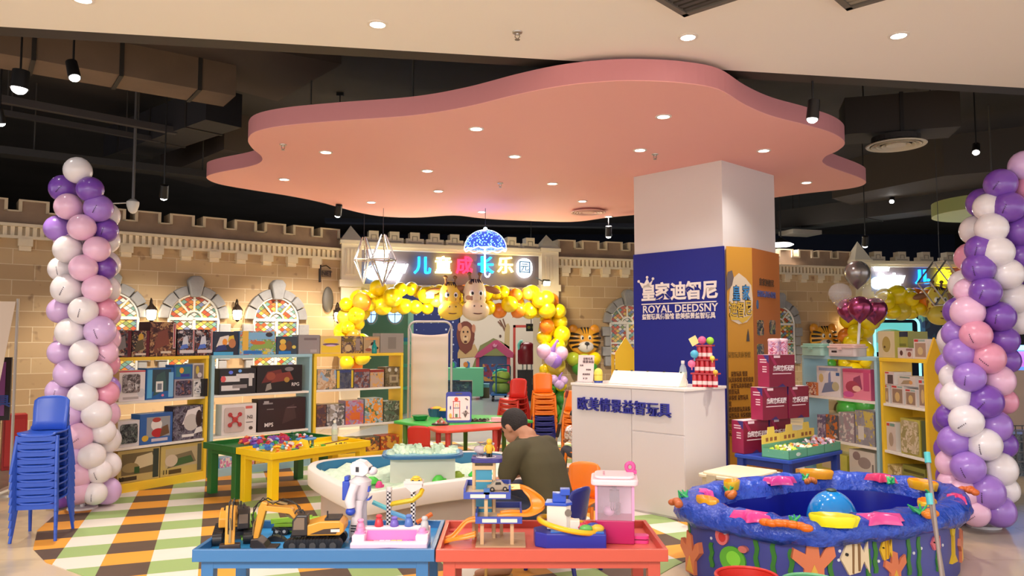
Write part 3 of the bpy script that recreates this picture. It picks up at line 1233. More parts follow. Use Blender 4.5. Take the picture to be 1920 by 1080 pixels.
for i, ln in enumerate(body):
 s, z = ox(1366 if i not in (0, 2) else 1370, 702 + i * 11.2)
 text('lettering', ln, .058, M((112, 72, 30), .6), YF, (s, -.004, z), ex=.0015, bold=.01, align='LEFT', sx=.62)
A_, B_ = (Mp.x, Mp.y), (PR2.x, PR2.y)
OF = face(A_, B_, 'orange_print', OB)
s, z = ox(1437, 531)
text('lettering', '皇家迪智尼', .085, M((96, 66, 40), .6), OF, (s, -.004, z), ex=.002, bold=.02)
s, z = ox(1437, 553)
text('lettering', '益智玩具体验馆', .075, M((90, 100, 160), .6), OF, (s, -.004, z), ex=.002, bold=.02)
for (x0, y0, x1, y1, nn) in ((1419, 600, 1432, 629, 0), (1442, 600, 1454, 627, 1), (1419, 645, 1432, 668, 2), (1442, 642, 1454, 668, 3)):
 k = MB()
 c0, c1 = ox(x0, y0), ox(x1, y1)
 k.prism(rrect(abs(c1[0] - c0[0]), abs(c1[1] - c0[1]), .03, cx=(c0[0] + c1[0]) / 2, cy=(c0[1] + c1[1]) / 2), -.004, -.001, axis='y')
 k.build('printed_photo', art(50 + nn, [(196, 160, 120), (120, 110, 90), (80, 90, 96), (170, 170, 90), (60, 56, 50)], 18), OF)
k = MB()
c0 = ox(1420, 571)
k.prism(ellipse(c0[0], c0[1], .03, .05), -.004, -.001, axis='y')
k.build('printed_dot', M((80, 110, 150), .5), OF)
# ================================================================ BALLOONS AND HANGING ORNAMENTS
BC = {'w': (236, 228, 230), 'p': (122, 74, 176), 'l': (214, 178, 224), 'k': (236, 188, 216), 'r': (228, 152, 178), 'y': (250, 220, 16), 'g': (226, 200, 60), 'o': (244, 138, 36), 'n': (70, 160, 60), 'v': (160, 118, 206), 'a': (196, 214, 60)}
_bal = {}


def balloon_mat(c):
 m = M(BC[c], .28, coat=.4)
 b = m.node_tree.nodes['Principled BSDF']
 b.inputs['Subsurface Weight'].default_value = .0
 return m


def balloon(c, loc, r, parent, rot=(0, 0, 0), name='balloon', sq=1.08):
 """an egg-shaped balloon with its knot, unit size, scaled"""
 if c not in _bal:
  k = MB()
  pr = []
  for i in range(13):
   p = -PI / 2 + PI * i / 12
   rr = math.cos(p)
   z = math.sin(p) * (1.0 if p > 0 else 1.22)
   if p < 0:
    rr *= (1 - .10 * (-math.sin(p)) ** 2)
   pr.append((max(rr, .02), z))
  pr = [(.09, -1.34), (.03, -1.25)] + pr[1:]
  pr[-1] = (.001, 1.0)
  k.lathe(pr, n=20)
  o = k.build(name, balloon_mat(c), parent, smooth=180)
  _bal[c] = o.data
 else:
  o = bpy.data.objects.new(name, _bal[c])
  COL.objects.link(o)
  o.parent = parent
 o.location = loc
 o.scale = (r, r, r / sq)
 o.rotation_euler = rot
 return o


def marks(parent, loc, r, toward, sd):
 """the small dark printed wording on a balloon, wrapped on its skin"""
 k = MB()
 c = Vector(loc)
 rnd = random.Random(sd)
 base = Vector(toward).normalized()
 a = rnd.uniform(-.9, .9)
 up = Vector((0, 0, 1))
 rt = base.cross(up).normalized()
 for i in range(6):
  w = (i - 2.5) * .13
  d = (base + rt * (math.sin(a) * w + .35 * rnd.choice((-1, 1)) * 0 + .3) + up * (math.cos(a) * w - .3)).normalized()
  p = c + d * r * 1.004
  k.X = Matrix.Translation(p) @ d.to_track_quat('Z', 'Y').to_matrix().to_4x4()
  s = r * .05
  k.box((0, 0, 0), (s * 1.4, s * .5, .002))
  k.box((0, s * .7, 0), (s * .5, s * 1.3, .002))
 k.X = Matrix.Identity(4)
 return k




LC = [(145, 319, 'w', 26), (117, 353, 'p', 26), (169, 355, 'p', 25), (127, 387, 'k', 26), (185, 390, 'v', 27), (107, 428, 'v', 25), (153, 426, 'k', 26), (199, 431, 'p', 24), (126, 467, 'w', 27), (182, 467, 'k', 25),
   (114, 504, 'w', 24), (156, 502, 'k', 26), (196, 502, 'p', 24), (124, 541, 'w', 29), (182, 541, 'k', 27), (113, 582, 'l', 25), (156, 582, 'w', 27), (198, 582, 'r', 25), (130, 622, 'w', 27), (188, 620, 'l', 29),
   (113, 660, 'l', 24), (157, 662, 'w', 26), (198, 660, 'k', 24), (126, 700, 'l', 26), (184, 702, 'w', 26), (109, 733, 'l', 24), (155, 744, 'w', 27), (200, 737, 'r', 24), (130, 776, 'l', 28), (181, 777, 'w', 27), (193, 809, 'w', 24), (148, 818, 'k', 26), (112, 815, 'l', 23), (172, 855, 'w', 25),
   (137, 851, 'l', 25), (110, 860, 'k', 22), (146, 892, 'k', 26), (186, 884, 'w', 23), (113, 930, 'p', 26), (148, 922, 'k', 24), (178, 925, 'w', 22)]
RC = [(1922, 310, 'l', 29), (1876, 345, 'p', 30), (1932, 353, 'r', 29), (1852, 388, 'w', 27), (1892, 388, 'p', 30), (1859, 428, 'w', 30), (1915, 433, 'p', 30), (1838, 467, 'p', 28), (1871, 472, 'w', 30), (1915, 480, 'p', 28), (1835, 503, 'p', 30), (1890, 513, 'w', 30),
   (1812, 545, 'k', 24), (1848, 547, 'p', 29), (1903, 558, 'w', 30), (1814, 585, 'k', 31), (1876, 593, 'p', 29), (1914, 602, 'w', 26), (1792, 625, 'v', 27), (1830, 628, 'r', 29), (1884, 637, 'p', 28), (1799, 663, 'v', 29), (1854, 671, 'r', 31), (1888, 675, 'p', 26), (1787, 706, 'w', 26),
   (1818, 707, 'v', 29), (1874, 713, 'k', 30), (1793, 743, 'w', 29), (1849, 752, 'p', 32), (1884, 752, 'r', 25), (1779, 781, 'p', 25), (1812, 789, 'w', 31), (1868, 798, 'v', 30), (1789, 827, 'v', 30), (1847, 833, 'w', 31), (1882, 833, 'p', 26), (1780, 868, 'k', 26), (1815, 876, 'v', 31), (1876, 879, 'w', 32), (1783, 905, 'k', 25),
   (1851, 922, 'v', 33), (1886, 918, 'w', 26), (1808, 925, 'k', 27), (1829, 962, 'k', 26), (1874, 958, 'v', 31)]


def balloon_column(label, pts, axis, Yc, R, sd, mk):
 """axis(py) -> px of the tower's centre line at that height"""
 b = at(axis(950), 950, Y=Yc)
 t = thing('balloon_column', label, 'balloons', (b.x, Yc, 0))
 org = Vector((b.x, Yc, 0))
 rnd = random.Random(sd)
 for i, (px, py, c, rp) in enumerate(pts):
  cx = at(axis(py), py, Y=Yc).x
  q = at(px, py, Y=Yc)
  dx = max(-R, min(R, q.x - cx))
  back = math.sqrt(max(R * R - dx * dx, 0))
  Y = Yc - back
  q = at(px, py, Y=Y)
  r = rp / F * Y * .98
  dirv = Vector((dx, -back, 0))
  a = math.atan2(dirv.y, dirv.x)
  q.z = max(q.z, r * 1.0 + .0)
  # knot points at the axis: tip the balloon outwards
  o = balloon(c, q - org, r, t, rot=(0, math.radians(72), a))
  if i % 3 == mk:
   k = marks(t, q - org, r, (-q.x, -q.y, 0), i)
   k.build('print', M((60, 40, 70), .6), t)
 z = .14
 cols = [p[2] for p in pts]
 while z < 2.9:
  for da in (35, 90, 145):
   ang = math.radians(da + rnd.uniform(-12, 12))
   py = 635 - (z - CZ) / Yc * F
   cx = at(axis(py), py, Y=Yc).x
   balloon(rnd.choice(cols), Vector((cx + R * math.cos(ang), Yc + R * math.sin(ang), z)) - org, .125, t, rot=(0, math.radians(72), ang))
  z += .23
 k = MB()
 pp = [(at(axis(635 - (zz - CZ) / Yc * F), 635 - (zz - CZ) / Yc * F, Y=Yc).x - org.x, 0, zz) for zz in (0, .6, 1.2, 1.8, 2.4, 3.0)]
 k.tube(pp, .02, 8)
 k.lathe([(.001, .02), (.12, .02), (.13, 0), (.001, 0)], (0, 0, 0), 20)
 k.build('pole', M((220, 216, 212), .5), t)
 return t


balloon_column('tall column of white, pink and purple balloons left of the toy shelves', LC, lambda y: 155, 7.0, .2, 3, 1)


def rax(y):
 for (y0, x0), (y1, x1) in (((285, 1920), (400, 1890)), ((400, 1890), (500, 1868)), ((500, 1868), (640, 1842)), ((640, 1842), (800, 1833)), ((800, 1833), (1000, 1846))):
  if y <= y1:
   return x0 + (x1 - x0) * (y - y0) / (y1 - y0)
 return 1846


balloon_column('tall leaning column of purple, pink and white balloons at the right edge', RC, rax, 6.35, .22, 5, 1)


# ---------------------------------------------------------------- yellow garlands on the gateways
def garland(label, path, n, rad, spread, sd, green_to=None, name='balloon_garland', pos=(0, 0, 0)):
 t = thing(name, label, 'balloons', pos)
 rnd = random.Random(sd)
 seg = [(Vector(path[i]), Vector(path[i + 1])) for i in range(len(path) - 1)]
 Ls = [(b - a).length for a, b in seg]
 T = sum(Ls)
 for i in range(n):
  d = T * (i + .5) / n
  for (a, b), L in zip(seg, Ls):
   if d <= L:
    break
   d -= L
  p = a.lerp(b, d / L)
  w = rnd.uniform(0, 2 * PI)
  dr = (b - a).normalized()
  u = dr.orthogonal().normalized()
  v = dr.cross(u)
  p = p + (u * math.cos(i * 2.4 + w * .3) + v * math.sin(i * 2.4 + w * .3)) * spread
  r = rad * rnd.uniform(.75, 1.15)
  c = rnd.choice('yyyyyyygyyoyo')
  if green_to is not None and p.z < green_to:
   c = 'n' if p.z < green_to - .2 else rnd.choice('nyn')
  balloon(c, p - Vector(pos), r, t, rot=(rnd.uniform(0, 6), rnd.uniform(0, 6), 0))
 return t


def gp(px, py, off, A, B):
 A2, B2 = wpt(0, 0, A, B, off), wpt(1, 0, A, B, off)
 s, z = onplane(px, py, A2, B2)
 return wpt(s, z, A2, B2)


garland('yellow and orange balloon garland arched over the gateway left of the pillar',
  [gp(662, 690, .52, GA, GB), gp(660, 600, .52, GA, GB), gp(672, 556, .54, GA, GB), gp(760, 558, .54, GA, GB), gp(840, 563, .54, GA, GB), gp(930, 566, .54, GA, GB), gp(1020, 566, .54, GA, GB), gp(1037, 600, .52, GA, GB), gp(1037, 690, .5, GA, GB), gp(1040, 815, .5, GA, GB)],
  98, .145, .16, 11, green_to=.72)
garland('yellow and orange balloon garland on the far right gateway',
  [gp(1604, 790, .5, HA, HB), gp(1604, 690, .5, HA, HB), gp(1604, 610, .5, HA, HB), gp(1640, 572, .54, HA, HB), gp(1720, 566, .54, HA, HB), gp(1790, 562, .54, HA, HB), gp(1860, 562, .54, HA, HB)],
  72, .19, .17, 21, green_to=.5)
# small butterfly clusters pinned on the right leg
for (px, py, sc, lb) in ((1034, 664, 1.0, 'pink and purple balloon butterfly pinned on the yellow garland leg'), (1046, 714, .6, 'small lilac balloon butterfly low on the yellow garland leg')):
 b = gp(px, py, .86, GA, GB)
 t = thing('balloon_butterfly', lb, 'balloons', b, rzG)
 for dx, dz, c in ((-.15, .06, 'k'), (.17, .02, 'k'), (-.02, -.06, 'l'), (.06, -.1, 'v')):
  if sc < 1:
   c = 'l'
  balloon(c, (dx * sc, -.02, dz * sc), .13 * sc, t)
 k = MB()
 k.tube([(0, .0, -.1 * sc), (.0, -.06, .08 * sc), (.06 * sc, -.06, .2 * sc), (.1 * sc, -.06, .24 * sc)], [.04 * sc, .05 * sc, .02 * sc, .03 * sc], 8)
 k.tube([(0, -.02, 0), (0, .45, -.02)], .006, 6)
 k.build('twisted_body', balloon_mat('v'), t, smooth=60)


# ---------------------------------------------------------------- animal foil balloons
def giraffe(label, px, py, off, A, B, rz, S, body, spots, tilt=0):
 b = gp(px, py, off, A, B)
 t = thing('giraffe_balloon', label, 'foil balloon', b, rz)
 t.rotation_euler = (0, tilt, rz)
 t.scale = (1.28, 1, 1)
 g = NT('giraffe_foil', .3)
 vo = g.n('TexVoronoi', g.tc.outputs['Object'])
 vo.inputs['Scale'].default_value = 9
 sx = g.math('LESS_THAN', vo.outputs['Distance'], .36)
 zz = g.math('GREATER_THAN', g.xyz.outputs[2], -.06)
 side = g.math('GREATER_THAN', g.math('ABSOLUTE', g.math('ADD', g.xyz.outputs[0], .0)), .05)
 mt = g.color(g.mix(g.math('MULTIPLY', g.math('MULTIPLY', sx, zz), side), lin(body), lin(spots)))
 k = MB()
 k.sph((0, 0, .1 * S), (.17 * S, .12 * S, .3 * S), seg=20, ring=14)
 k.build('head', mt, t, smooth=180)
 k = MB()
 k.sph((0, -.06 * S, -.17 * S), (.2 * S, .15 * S, .19 * S), seg=20, ring=14)
 mz = k.build('muzzle', M(body, .3), t, smooth=180)
 for sg in (-1, 1):
  k = MB()
  k.sph((sg * .26 * S, .02, .2 * S), (.13 * S, .035 * S, .06 * S), rot=(0, sg * .35, 0))
  k.build('ear', M((150, 96, 56), .4), t, smooth=180)
  k = MB()
  k.cyl((sg * .06 * S, 0, .34 * S), (sg * .075 * S, 0, .46 * S), .022 * S, .018 * S, 8)
  k.sph((sg * .075 * S, 0, .48 * S), .035 * S, seg=10, ring=8)
  k.build('horn', M((130, 90, 50), .4), t, smooth=60)
  k = MB()
  k.sph((sg * .065 * S, -.10 * S, .13 * S), (.036 * S, .03 * S, .055 * S), seg=12, ring=8)
  e = k.build('eye', M((244, 240, 234), .3), t, smooth=180)
  k = MB()
  k.sph((sg * .06 * S, -.128 * S, .125 * S), (.018 * S, .012 * S, .03 * S), seg=10, ring=8)
  k.build('pupil', M((24, 18, 16), .3), e, smooth=180)
  k = MB()
  k.sph((sg * .05 * S, -.2 * S, -.1 * S), (.012 * S, .01 * S, .016 * S), seg=8, ring=6)
  k.build('nostril', M((90, 60, 40), .4), mz)
 k = MB()
 k.tube([(math.sin(a) * .14 * S, (-.06 - .147 * math.cos(a) * .95) * S, (-.16 - .075 * math.cos(a * 1.2)) * S) for a in [(-1 + 2 * i / 12) * 1.1 for i in range(13)]], .011 * S, 6)
 k.build('smile', M((110, 64, 30), .4), mz)
 k = MB()
 for i in range(5):
  k.cyl((-.05 * S + .025 * S * i, -.03 * S, .37 * S), (-.08 * S + .04 * S * i, -.1 * S, .31 * S), .02 * S, .004 * S, 6)
 k.build('forelock', M((60, 44, 60), .5), t)
 return t


giraffe('smiling yellow giraffe head foil balloon at the middle of the gateway garland', 844, 566, .95, GA, GB, rzG, .86, (238, 200, 70), (150, 90, 40))
giraffe('pale cream giraffe head foil balloon right of the yellow one on the gateway', 890, 564, 1.0, GA, GB, rzG, .95, (226, 204, 168), (150, 104, 74))
giraffe('yellow giraffe head foil balloon on the far right gateway garland', 1758, 575, .95, HA, HB, rzH, 1.05, (236, 206, 80), (160, 96, 40))


def tiger(label, px, py, A, B, rz, S):
 b = gp(px, py, .14, A, B)
 t = thing('tiger_balloon', label, 'foil balloon', b, rz)
 k = MB()
 k.sph((0, 0, 0), (.29 * S, .1 * S, .24 * S), seg=24, ring=14)
 k.build('head', M((236, 168, 50), .3), t, smooth=180)
 for sg in (-1, 1):
  k = MB()
  k.sph((sg * .2 * S, .0, .2 * S), (.09 * S, .05 * S, .09 * S), seg=14, ring=8)
  k.build('ear', M((226, 150, 44), .3), t, smooth=180)
  k = MB()
  for i in range(4):
   a0 = .5 - i * .38
   p = [((.29 - .17 * f) * S * sg * math.cos(a0 - .1 * f), (-.105 * math.sqrt(max(0, 1 - ((.29 - .17 * f) / .3) ** 2)) - .006) * S, .22 * S * math.sin(a0) * (1 - .25 * f) + .03 * S) for f in (0, .4, .8, 1)]
   k.tube(p, [.022 * S, .02 * S, .012 * S, .003 * S], 6)
  k.build('stripes', M((30, 22, 18), .4), t)
  k = MB()
  k.sph((sg * .07 * S, -.085 * S, .06 * S), (.035 * S, .02 * S, .045 * S), seg=10, ring=8)
  e = k.build('eye', M((246, 240, 228), .3), t, smooth=180)
  k = MB()
  k.sph((sg * .065 * S, -.1 * S, .055 * S), (.018 * S, .012 * S, .024 * S), seg=10, ring=8)
  k.build('pupil', M((20, 18, 18), .3), e, smooth=180)
 k = MB()
 for i in range(3):
  k.tube([((i - 1) * .06 * S, -.03 * S, .235 * S), ((i - 1) * .04 * S, -.085 * S, .13 * S)], [.02 * S, .004 * S], 6)
 k.build('brow_stripes', M((30, 22, 18), .4), t)
 k = MB()
 k.sph((.0, -.075 * S, -.09 * S), (.15 * S, .06 * S, .1 * S), seg=18, ring=10)
 mz = k.build('muzzle', M((214, 208, 200), .3), t, smooth=180)
 k = MB()
 k.sph((0, -.135 * S, -.04 * S), (.045 * S, .02 * S, .03 * S), seg=10, ring=8)
 k.cyl((0, -.137 * S, -.05 * S), (0, -.125 * S, -.13 * S), .008 * S, n=6)
 k.build('nose', M((40, 40, 48), .3), mz, smooth=60)
 for dx, dz, c in ((-.2, -.29, 'a'), (.0, -.31, 'a'), (.19, -.29, 'y'), (-.1, -.45, 'n'), (.12, -.45, 'n')):
  balloon(c, (dx * S, .0, dz * S), .12 * S, t)
 return t


tiger('striped tiger head foil balloon on the castle wall left of the pillar', 1095, 640, MA, MBB, rzM, 1.1)
tiger('striped tiger head foil balloon on the castle wall behind the right shelves', 1544, 636, MA, MBB, rzM, 1.15)

# ---------------------------------------------------------------- lit umbrella ornament
p = at(910, 466, Y=11)
t = thing('light_umbrella', 'blue lit umbrella ornament with a white glowing handle hanging before the sign', 'ornament', p)
g = NT('led_net', .5)
vo = g.n('TexVoronoi', g.tc.outputs['Object'])
vo.inputs['Scale'].default_value = 34
on = g.math('LESS_THAN', vo.outputs['Distance'], .36)
g.b.inputs['Base Color'].default_value = lin((10, 16, 60))
g.b.inputs['Emission Color'].default_value = lin((70, 110, 255))
g.t.links.new(g.math('ADD', g.math('MULTIPLY', on, 7), .5), g.b.inputs['Emission Strength'])
k = MB()
k.lathe([(.30 * math.cos(a) + .0, .27 * math.sin(a)) for a in [PI / 2 * i / 10 for i in range(11)]][:-1] + [(.004, .27)], n=28)
k.build('canopy', g.m, t, smooth=60)
k = MB()
sc = []
for i in range(64):
 a = 2 * PI * i / 64
 sc.append((.3 * math.cos(a), .3 * math.sin(a), -.015 * abs(math.sin(a * 5)) * 2))
k.tube(sc, .007, 6, closed=True)
k.tube([(.3 * math.cos(u) , -.01, .27 * math.sin(u)) for u in [PI * i / 20 for i in range(21)]], .005, 6)
k.build('rim_lights', glow((190, 215, 255), 5), t)
k = MB()
hk = [(-.005, 0, .27), (-.005, 0, -.36)] + [(.03 - .035 * math.cos(a), 0, -.36 - .05 * math.sin(a)) for a in [PI * i / 8 for i in range(1, 9)]]
k.tube(hk, .011, 8)
k.sph((0, 0, .28), .03, seg=10, ring=8)
k.build('handle', glow((205, 225, 255), 5), t, smooth=60)
k = MB()
k.cyl((0, 0, .28), (0, 0, 5 - p.z), .004, n=5)
k.build('wire', M((60, 60, 64), .5), t)
light('POINT', p + Vector((0, -.1, .05)), 14, col=(.2, .3, 1), size=.2)


def crystal(label, px, py, Y, w, h, square=False):
 p = at(px, py, Y=Y)
 t = thing('wire_crystal', label, 'ornament', p, .35)
 chrome = M((196, 192, 188), .25, .8)
 k = MB()
 if square:
  a = [(-w, 0, 0), (0, 0, h), (w, 0, 0), (0, 0, -h)]
  for y in (-.1, .1):
   for i in range(4):
    u, v = Vector(a[i]), Vector(a[(i + 1) % 4])
    k.cyl(u + Vector((0, y, 0)), v + Vector((0, y, 0)), .012, n=6)
  for u in a:
   k.cyl((u[0], -.1, u[2]), (u[0], .1, u[2]), .012, n=6)
  k.build('frame', chrome, t)
  for sg in (-1, 1):
   k = MB()
   k.add([(0, -.1, sg * h), (w, -.1, 0), (w, .1, 0), (0, .1, sg * h)], [(0, 1, 2, 3)])
   k.build('clear_panel', M((230, 230, 235), .05, alpha=.12), t)
 else:
  eq = [(w * math.cos(2 * PI * i / 5), w * math.sin(2 * PI * i / 5)) for i in range(5)]
  for i in range(5):
   a, b = eq[i], eq[(i + 1) % 5]
   k.cyl((a[0], a[1], .0), (b[0], b[1], .0), .011, n=6)
   k.cyl((a[0], a[1], .0), (a[0] * .18, a[1] * .18, h * .95), .011, n=6)
   k.cyl((a[0], a[1], .0), (0, 0, -h), .011, n=6)
  k.build('frame', chrome, t)
 k = MB()
 k.cyl((0, 0, h), (0, 0, 5 - p.z), .004, n=5)
 k.build('wire', M((60, 60, 64), .5), t)
 return t


crystal('silver wire crystal ornament hanging right in front of the gateway sign logo', 718, 487, 11, .19, .38)
crystal('silver wire crystal ornament hanging left of the gateway sign logo', 682, 487, 11.6, .16, .36)
crystal('square silver ornament frame hanging before the far right gateway sign', 1763, 531, 10.5, .30, .30, True)

# ---------------------------------------------------------------- balloon bouquet on the right shelf
bb = Vector((3.72, 8.30, 1.335))
t = thing('balloon_bouquet', 'balloon bouquet on a white stand with silver, clear confetti and metallic pink balloons', 'balloons', bb)
k = MB()
top = at(1612, 600, Y=8.3) - bb
k.cyl((0, 0, 0), (top.x, 0, top.z), .014, n=10)
k.lathe([(.001, 0), (.09, 0), (.09, .012), (.02, .03), (.001, .03)], n=20)
k.build('stand', M((236, 232, 228), .4), t, smooth=40)
mpink = M((160, 70, 110), .22, .75)
msil = M((150, 144, 140), .25, .7)
mclr = M((235, 235, 235), .05, alpha=.22)


def bb_balloon(px, py, r, mat, dy=0, conf=False):
 q = at(px, py, Y=8.3 + dy) - bb
 k = MB()
 k.lathe([(.02 * r, -1.3 * r), (.2 * r, -1.12 * r), (.62 * r, -.78 * r), (.92 * r, -.35 * r), (1.0 * r, .05 * r), (.93 * r, .42 * r), (.7 * r, .76 * r), (.38 * r, .96 * r), (.001, 1.02 * r)], n=22)
 o = k.build('balloon', mat, t, loc=q, smooth=180)
 if conf:
  rnd = random.Random(px)
  c = MB()
  for i in range(46):
   a, h = rnd.uniform(0, 6.28), rnd.uniform(-.75, -.1)
   rr = math.sqrt(max(0, 1 - h * h)) * r * .92
   c.box((rr * math.cos(a), rr * math.sin(a), h * r), (.008, .008, .004), rot=(a, h, a))
  c.build('confetti', M((216, 180, 80), .3, .6), o)


bb_balloon(1607, 513, .135, msil)
bb_balloon(1575, 552, .12, mclr, -.05, True)
bb_balloon(1640, 552, .13, mclr, .0, True)
bb_balloon(1590, 580, .115, mpink, .02)
bb_balloon(1612, 578, .125, mpink, -.16)
bb_balloon(1640, 581, .13, mpink, .02)
# ================================================================ DISPLAY SHELVES AND BOXED TOYS
YEL, LBL = M((240, 198, 52), .45), M((158, 196, 204), .45)
shelf_w = M((236, 228, 214), .45)
LEV = (.09, .445, .895, 1.335)


def shelf_unit(label, A, B, col, depth=.32, back=None, post=False):
 L = math.hypot(B[0] - A[0], B[1] - A[1])
 rz = math.atan2(B[1] - A[1], B[0] - A[0])
 t = thing('display_shelf', label, 'shelf', (A[0], A[1], 0), rz, 'display shelves')
 for x in (0, L - .035):
  k = MB()
  k.b2((x, 0, 0), (x + .035, depth, 1.3))
  k.build('side_panel', col, t, bevel=.003)
 k = MB()
 k.b2((0, -.004, 1.3), (L, depth, 1.335))
 k.build('top_board', col, t, bevel=.003)
 k = MB()
 k.b2((.035, .0, 0), (L - .035, depth, .09))
 k.build('base_board', col, t, bevel=.003)
 for z in LEV[1:3]:
  k = MB()
  k.b2((.035, .006, z - .025), (L - .035, depth, z))
  k.build('shelf_board', shelf_w, t, bevel=.002)
 if back:
  k = MB()
  k.b2((.035, depth - .012, .09), (L - .035, depth, back))
  k.build('back_panel', col, t)
 return dict(t=t, A=A, B=B, rz=rz, L=L)


U1 = shelf_unit('yellow toy display shelf beside the left balloon column', (-3.93, 7.5), (-3.32, 8.45), YEL)
U2 = shelf_unit('pale blue toy display shelf between the two left yellow ones', (-3.30, 8.48), (-2.42, 9.34), LBL)
U3 = shelf_unit('yellow toy display shelf left of the white hanging cloth', (-2.40, 9.36), (-1.43, 10.15), YEL)
U4 = shelf_unit('pale blue toy display shelf behind the magenta boxes', (3.27, 8.7), (3.60, 7.62), LBL)
U5 = shelf_unit('yellow toy display shelf with a pencil shaped end post beside the right balloon column', (3.61, 7.58), (3.69, 6.88), YEL, back=.86)
k = MB()
k.X = Matrix.Rotation(-U5['rz'], 4, 'Z')
k.prism([(-.01, 0), (.145, 0), (.145, 1.3), (.07, 1.53), (-.01, 1.3)], -.02, .01, axis='y')
k.build('pencil_post', M((236, 186, 40), .45), U5['t'], loc=(U5['L'] + .012, 0, 0))


def toybox(U, lev, x0, x1, ytop, label, body, face=None, shapes=(), txt=(), win=None, d=.16, inset=.03, z0=None, cat='toy box', group=None, name='toy_box', tiltx=0, side=None):
 """a carton on a shelf: its front lies between photo columns x0..x1, its top edge at photo row ytop"""
 A, B, rz = U['A'], U['B'], U['rz']
 nx, ny = -math.sin(rz) * inset, math.cos(rz) * inset
 A2, B2 = (A[0] + nx, A[1] + ny), (B[0] + nx, B[1] + ny)
 s0, _ = onplane(x0, ytop, A2, B2)
 s1, _ = onplane(x1, ytop, A2, B2)
 if lev < 3:
  s0, s1 = max(s0, .037), min(s1, U['L'] - .037)
 _, zt = onplane((x0 + x1) / 2, ytop, A2, B2)
 z = LEV[lev] if z0 is None else z0
 w, h = abs(s1 - s0), max(zt - z, .03)
 z += .0012
 p = wpt((s0 + s1) / 2, z, A2, B2)
 if lev < 3:
  d = min(d, .27)
 k = MB()
 k.b2((-w / 2 + .001, 0, 0), (w / 2 - .001, d, h))
 mats = [M(body, .4)]
 o = k.build(name, mats, loc=p, rz=rz)
 tag(o, label, cat, group or 'boxed toys on the shelves')
 m, mt = MB(), []

 def mi(c):
  mm = c if not isinstance(c, tuple) else M(c, .35)
  if mm not in mt:
   mt.append(mm)
  return mt.index(mm)
 m.b2((-w / 2 + .002, -.0015, .002), (w / 2 - .002, -.0002, h - .002), mi(face if face is not None else body))
 for i, (kd, u, v, a, b, c) in enumerate(shapes):
  cx, cz = (u - .5) * w, v * h
  y = -.002 - .0004 * i
  if kd == 'r':
   m.b2((cx - a * w / 2, y, cz - b * h / 2), (cx + a * w / 2, y + .0003, cz + b * h / 2), mi(c))
  elif kd == 'e':
   m.prism(ellipse(cx, cz, a * w / 2, b * h / 2, 16), y, y + .0003, mi(c), axis='y')
  elif kd == 'd':
   m.prism([(cx - a * w / 2, cz - b * h / 2), (cx + a * w / 2, cz - b * h / 4), (cx + a * w / 3, cz + b * h / 2), (cx - a * w / 4, cz + b * h / 3)], y, y + .0003, mi(c), axis='y')
  elif kd == 'x':
   for sg in (-1, 1):
    m.box((cx, y, cz), (a * w, .0006, b * h * .16), mi(c), rot=(0, sg * math.atan2(h * b, w * a), 0))
 m.build('printed_front', mt, o)
 if win:
  u, v, a, b, c = win
  cx, cz = (u - .5) * w, v * h
  q = MB()
  q.prism(rrect(a * w, b * h, .12 * min(a * w, b * h), 3, cx, cz), -.012, -.002, axis='y')
  q.build('window', c, o)
 for s, u, v, sz, c in txt:
  text('lettering', s, sz * h, M(c, .4), o, ((u - .5) * w, -.009 if not win else -.013, v * h), ex=.001, bold=.015)
 if side:
  q = MB()
  q.b2((-w / 2 - .001, .004, .004), (-w / 2 + .001, d - .004, h - .004))
  q.build('printed_side', side if not isinstance(side, tuple) else M(side, .4), o)
 return o, zt


W_, BK, MR, GY, KH = (228, 220, 212), (30, 26, 28), (84, 28, 34), (150, 142, 138), (176, 154, 96)
BLU, SKY = (44, 110, 186), (120, 176, 214)
robot = [(60, 30, 34), (120, 60, 50), (150, 120, 96), (40, 36, 40), (90, 84, 92), (170, 146, 110)]
mech = [(30, 28, 34), (70, 66, 76), (120, 60, 44), (160, 150, 150), (44, 44, 60)]
# left yellow unit
toybox(U1, 3, 215, 247, 619, 'maroon action figure box partly behind the balloon column on the yellow shelf top', MR, art(1, robot), (('r', .88, .5, .2, 1, (96, 26, 34)), ('d', .4, .5, .6, .6, (130, 124, 124)), ('r', .35, .1, .5, .08, (210, 190, 180))))
toybox(U1, 3, 248, 281, 620, 'maroon action figure box with a yellow figure, second on the yellow shelf top', MR, art(2, robot), (('r', .9, .5, .18, 1, (96, 26, 34)), ('e', .5, .75, .3, .28, (206, 160, 60)), ('d', .42, .42, .55, .5, (90, 80, 60)), ('r', .5, .1, .6, .08, (220, 206, 190))))
toybox(U1, 3, 282, 331, 604, 'tallest brown action figure box with a red and white spine on the yellow shelf top', (70, 36, 32), art(3, [(120, 74, 54), (90, 50, 44), (150, 110, 80), (60, 32, 32), (180, 140, 96)]), (('r', .93, .6, .1, .74, (214, 200, 196)), ('r', .93, .6, .05, .7, (160, 50, 60)), ('d', .45, .5, .6, .6, (126, 70, 56)), ('r', .62, .12, .4, .06, (222, 206, 186))), d=.2)
for x0, x1, q, nm in ((333, 365, 4, 'black robot figure box with white and red edge, left of the yellow shelf top pair'), (366, 399, 5, 'black robot figure box with white and red edge, right of the yellow shelf top pair')):
 toybox(U1, 3, x0, x1, 618, nm, (36, 32, 40), art(q, mech), (('r', .95, .55, .1, .86, (220, 206, 204)), ('r', .95, .55, .05, .8, (170, 50, 56)), ('r', .55, .16, .8, .12, (210, 200, 200)), ('d', .45, .55, .4, .45, (206, 208, 216)), ('d', .4, .35, .5, .2, (90, 120, 200)), ('e', .2, .9, .25, .1, (200, 190, 190))))
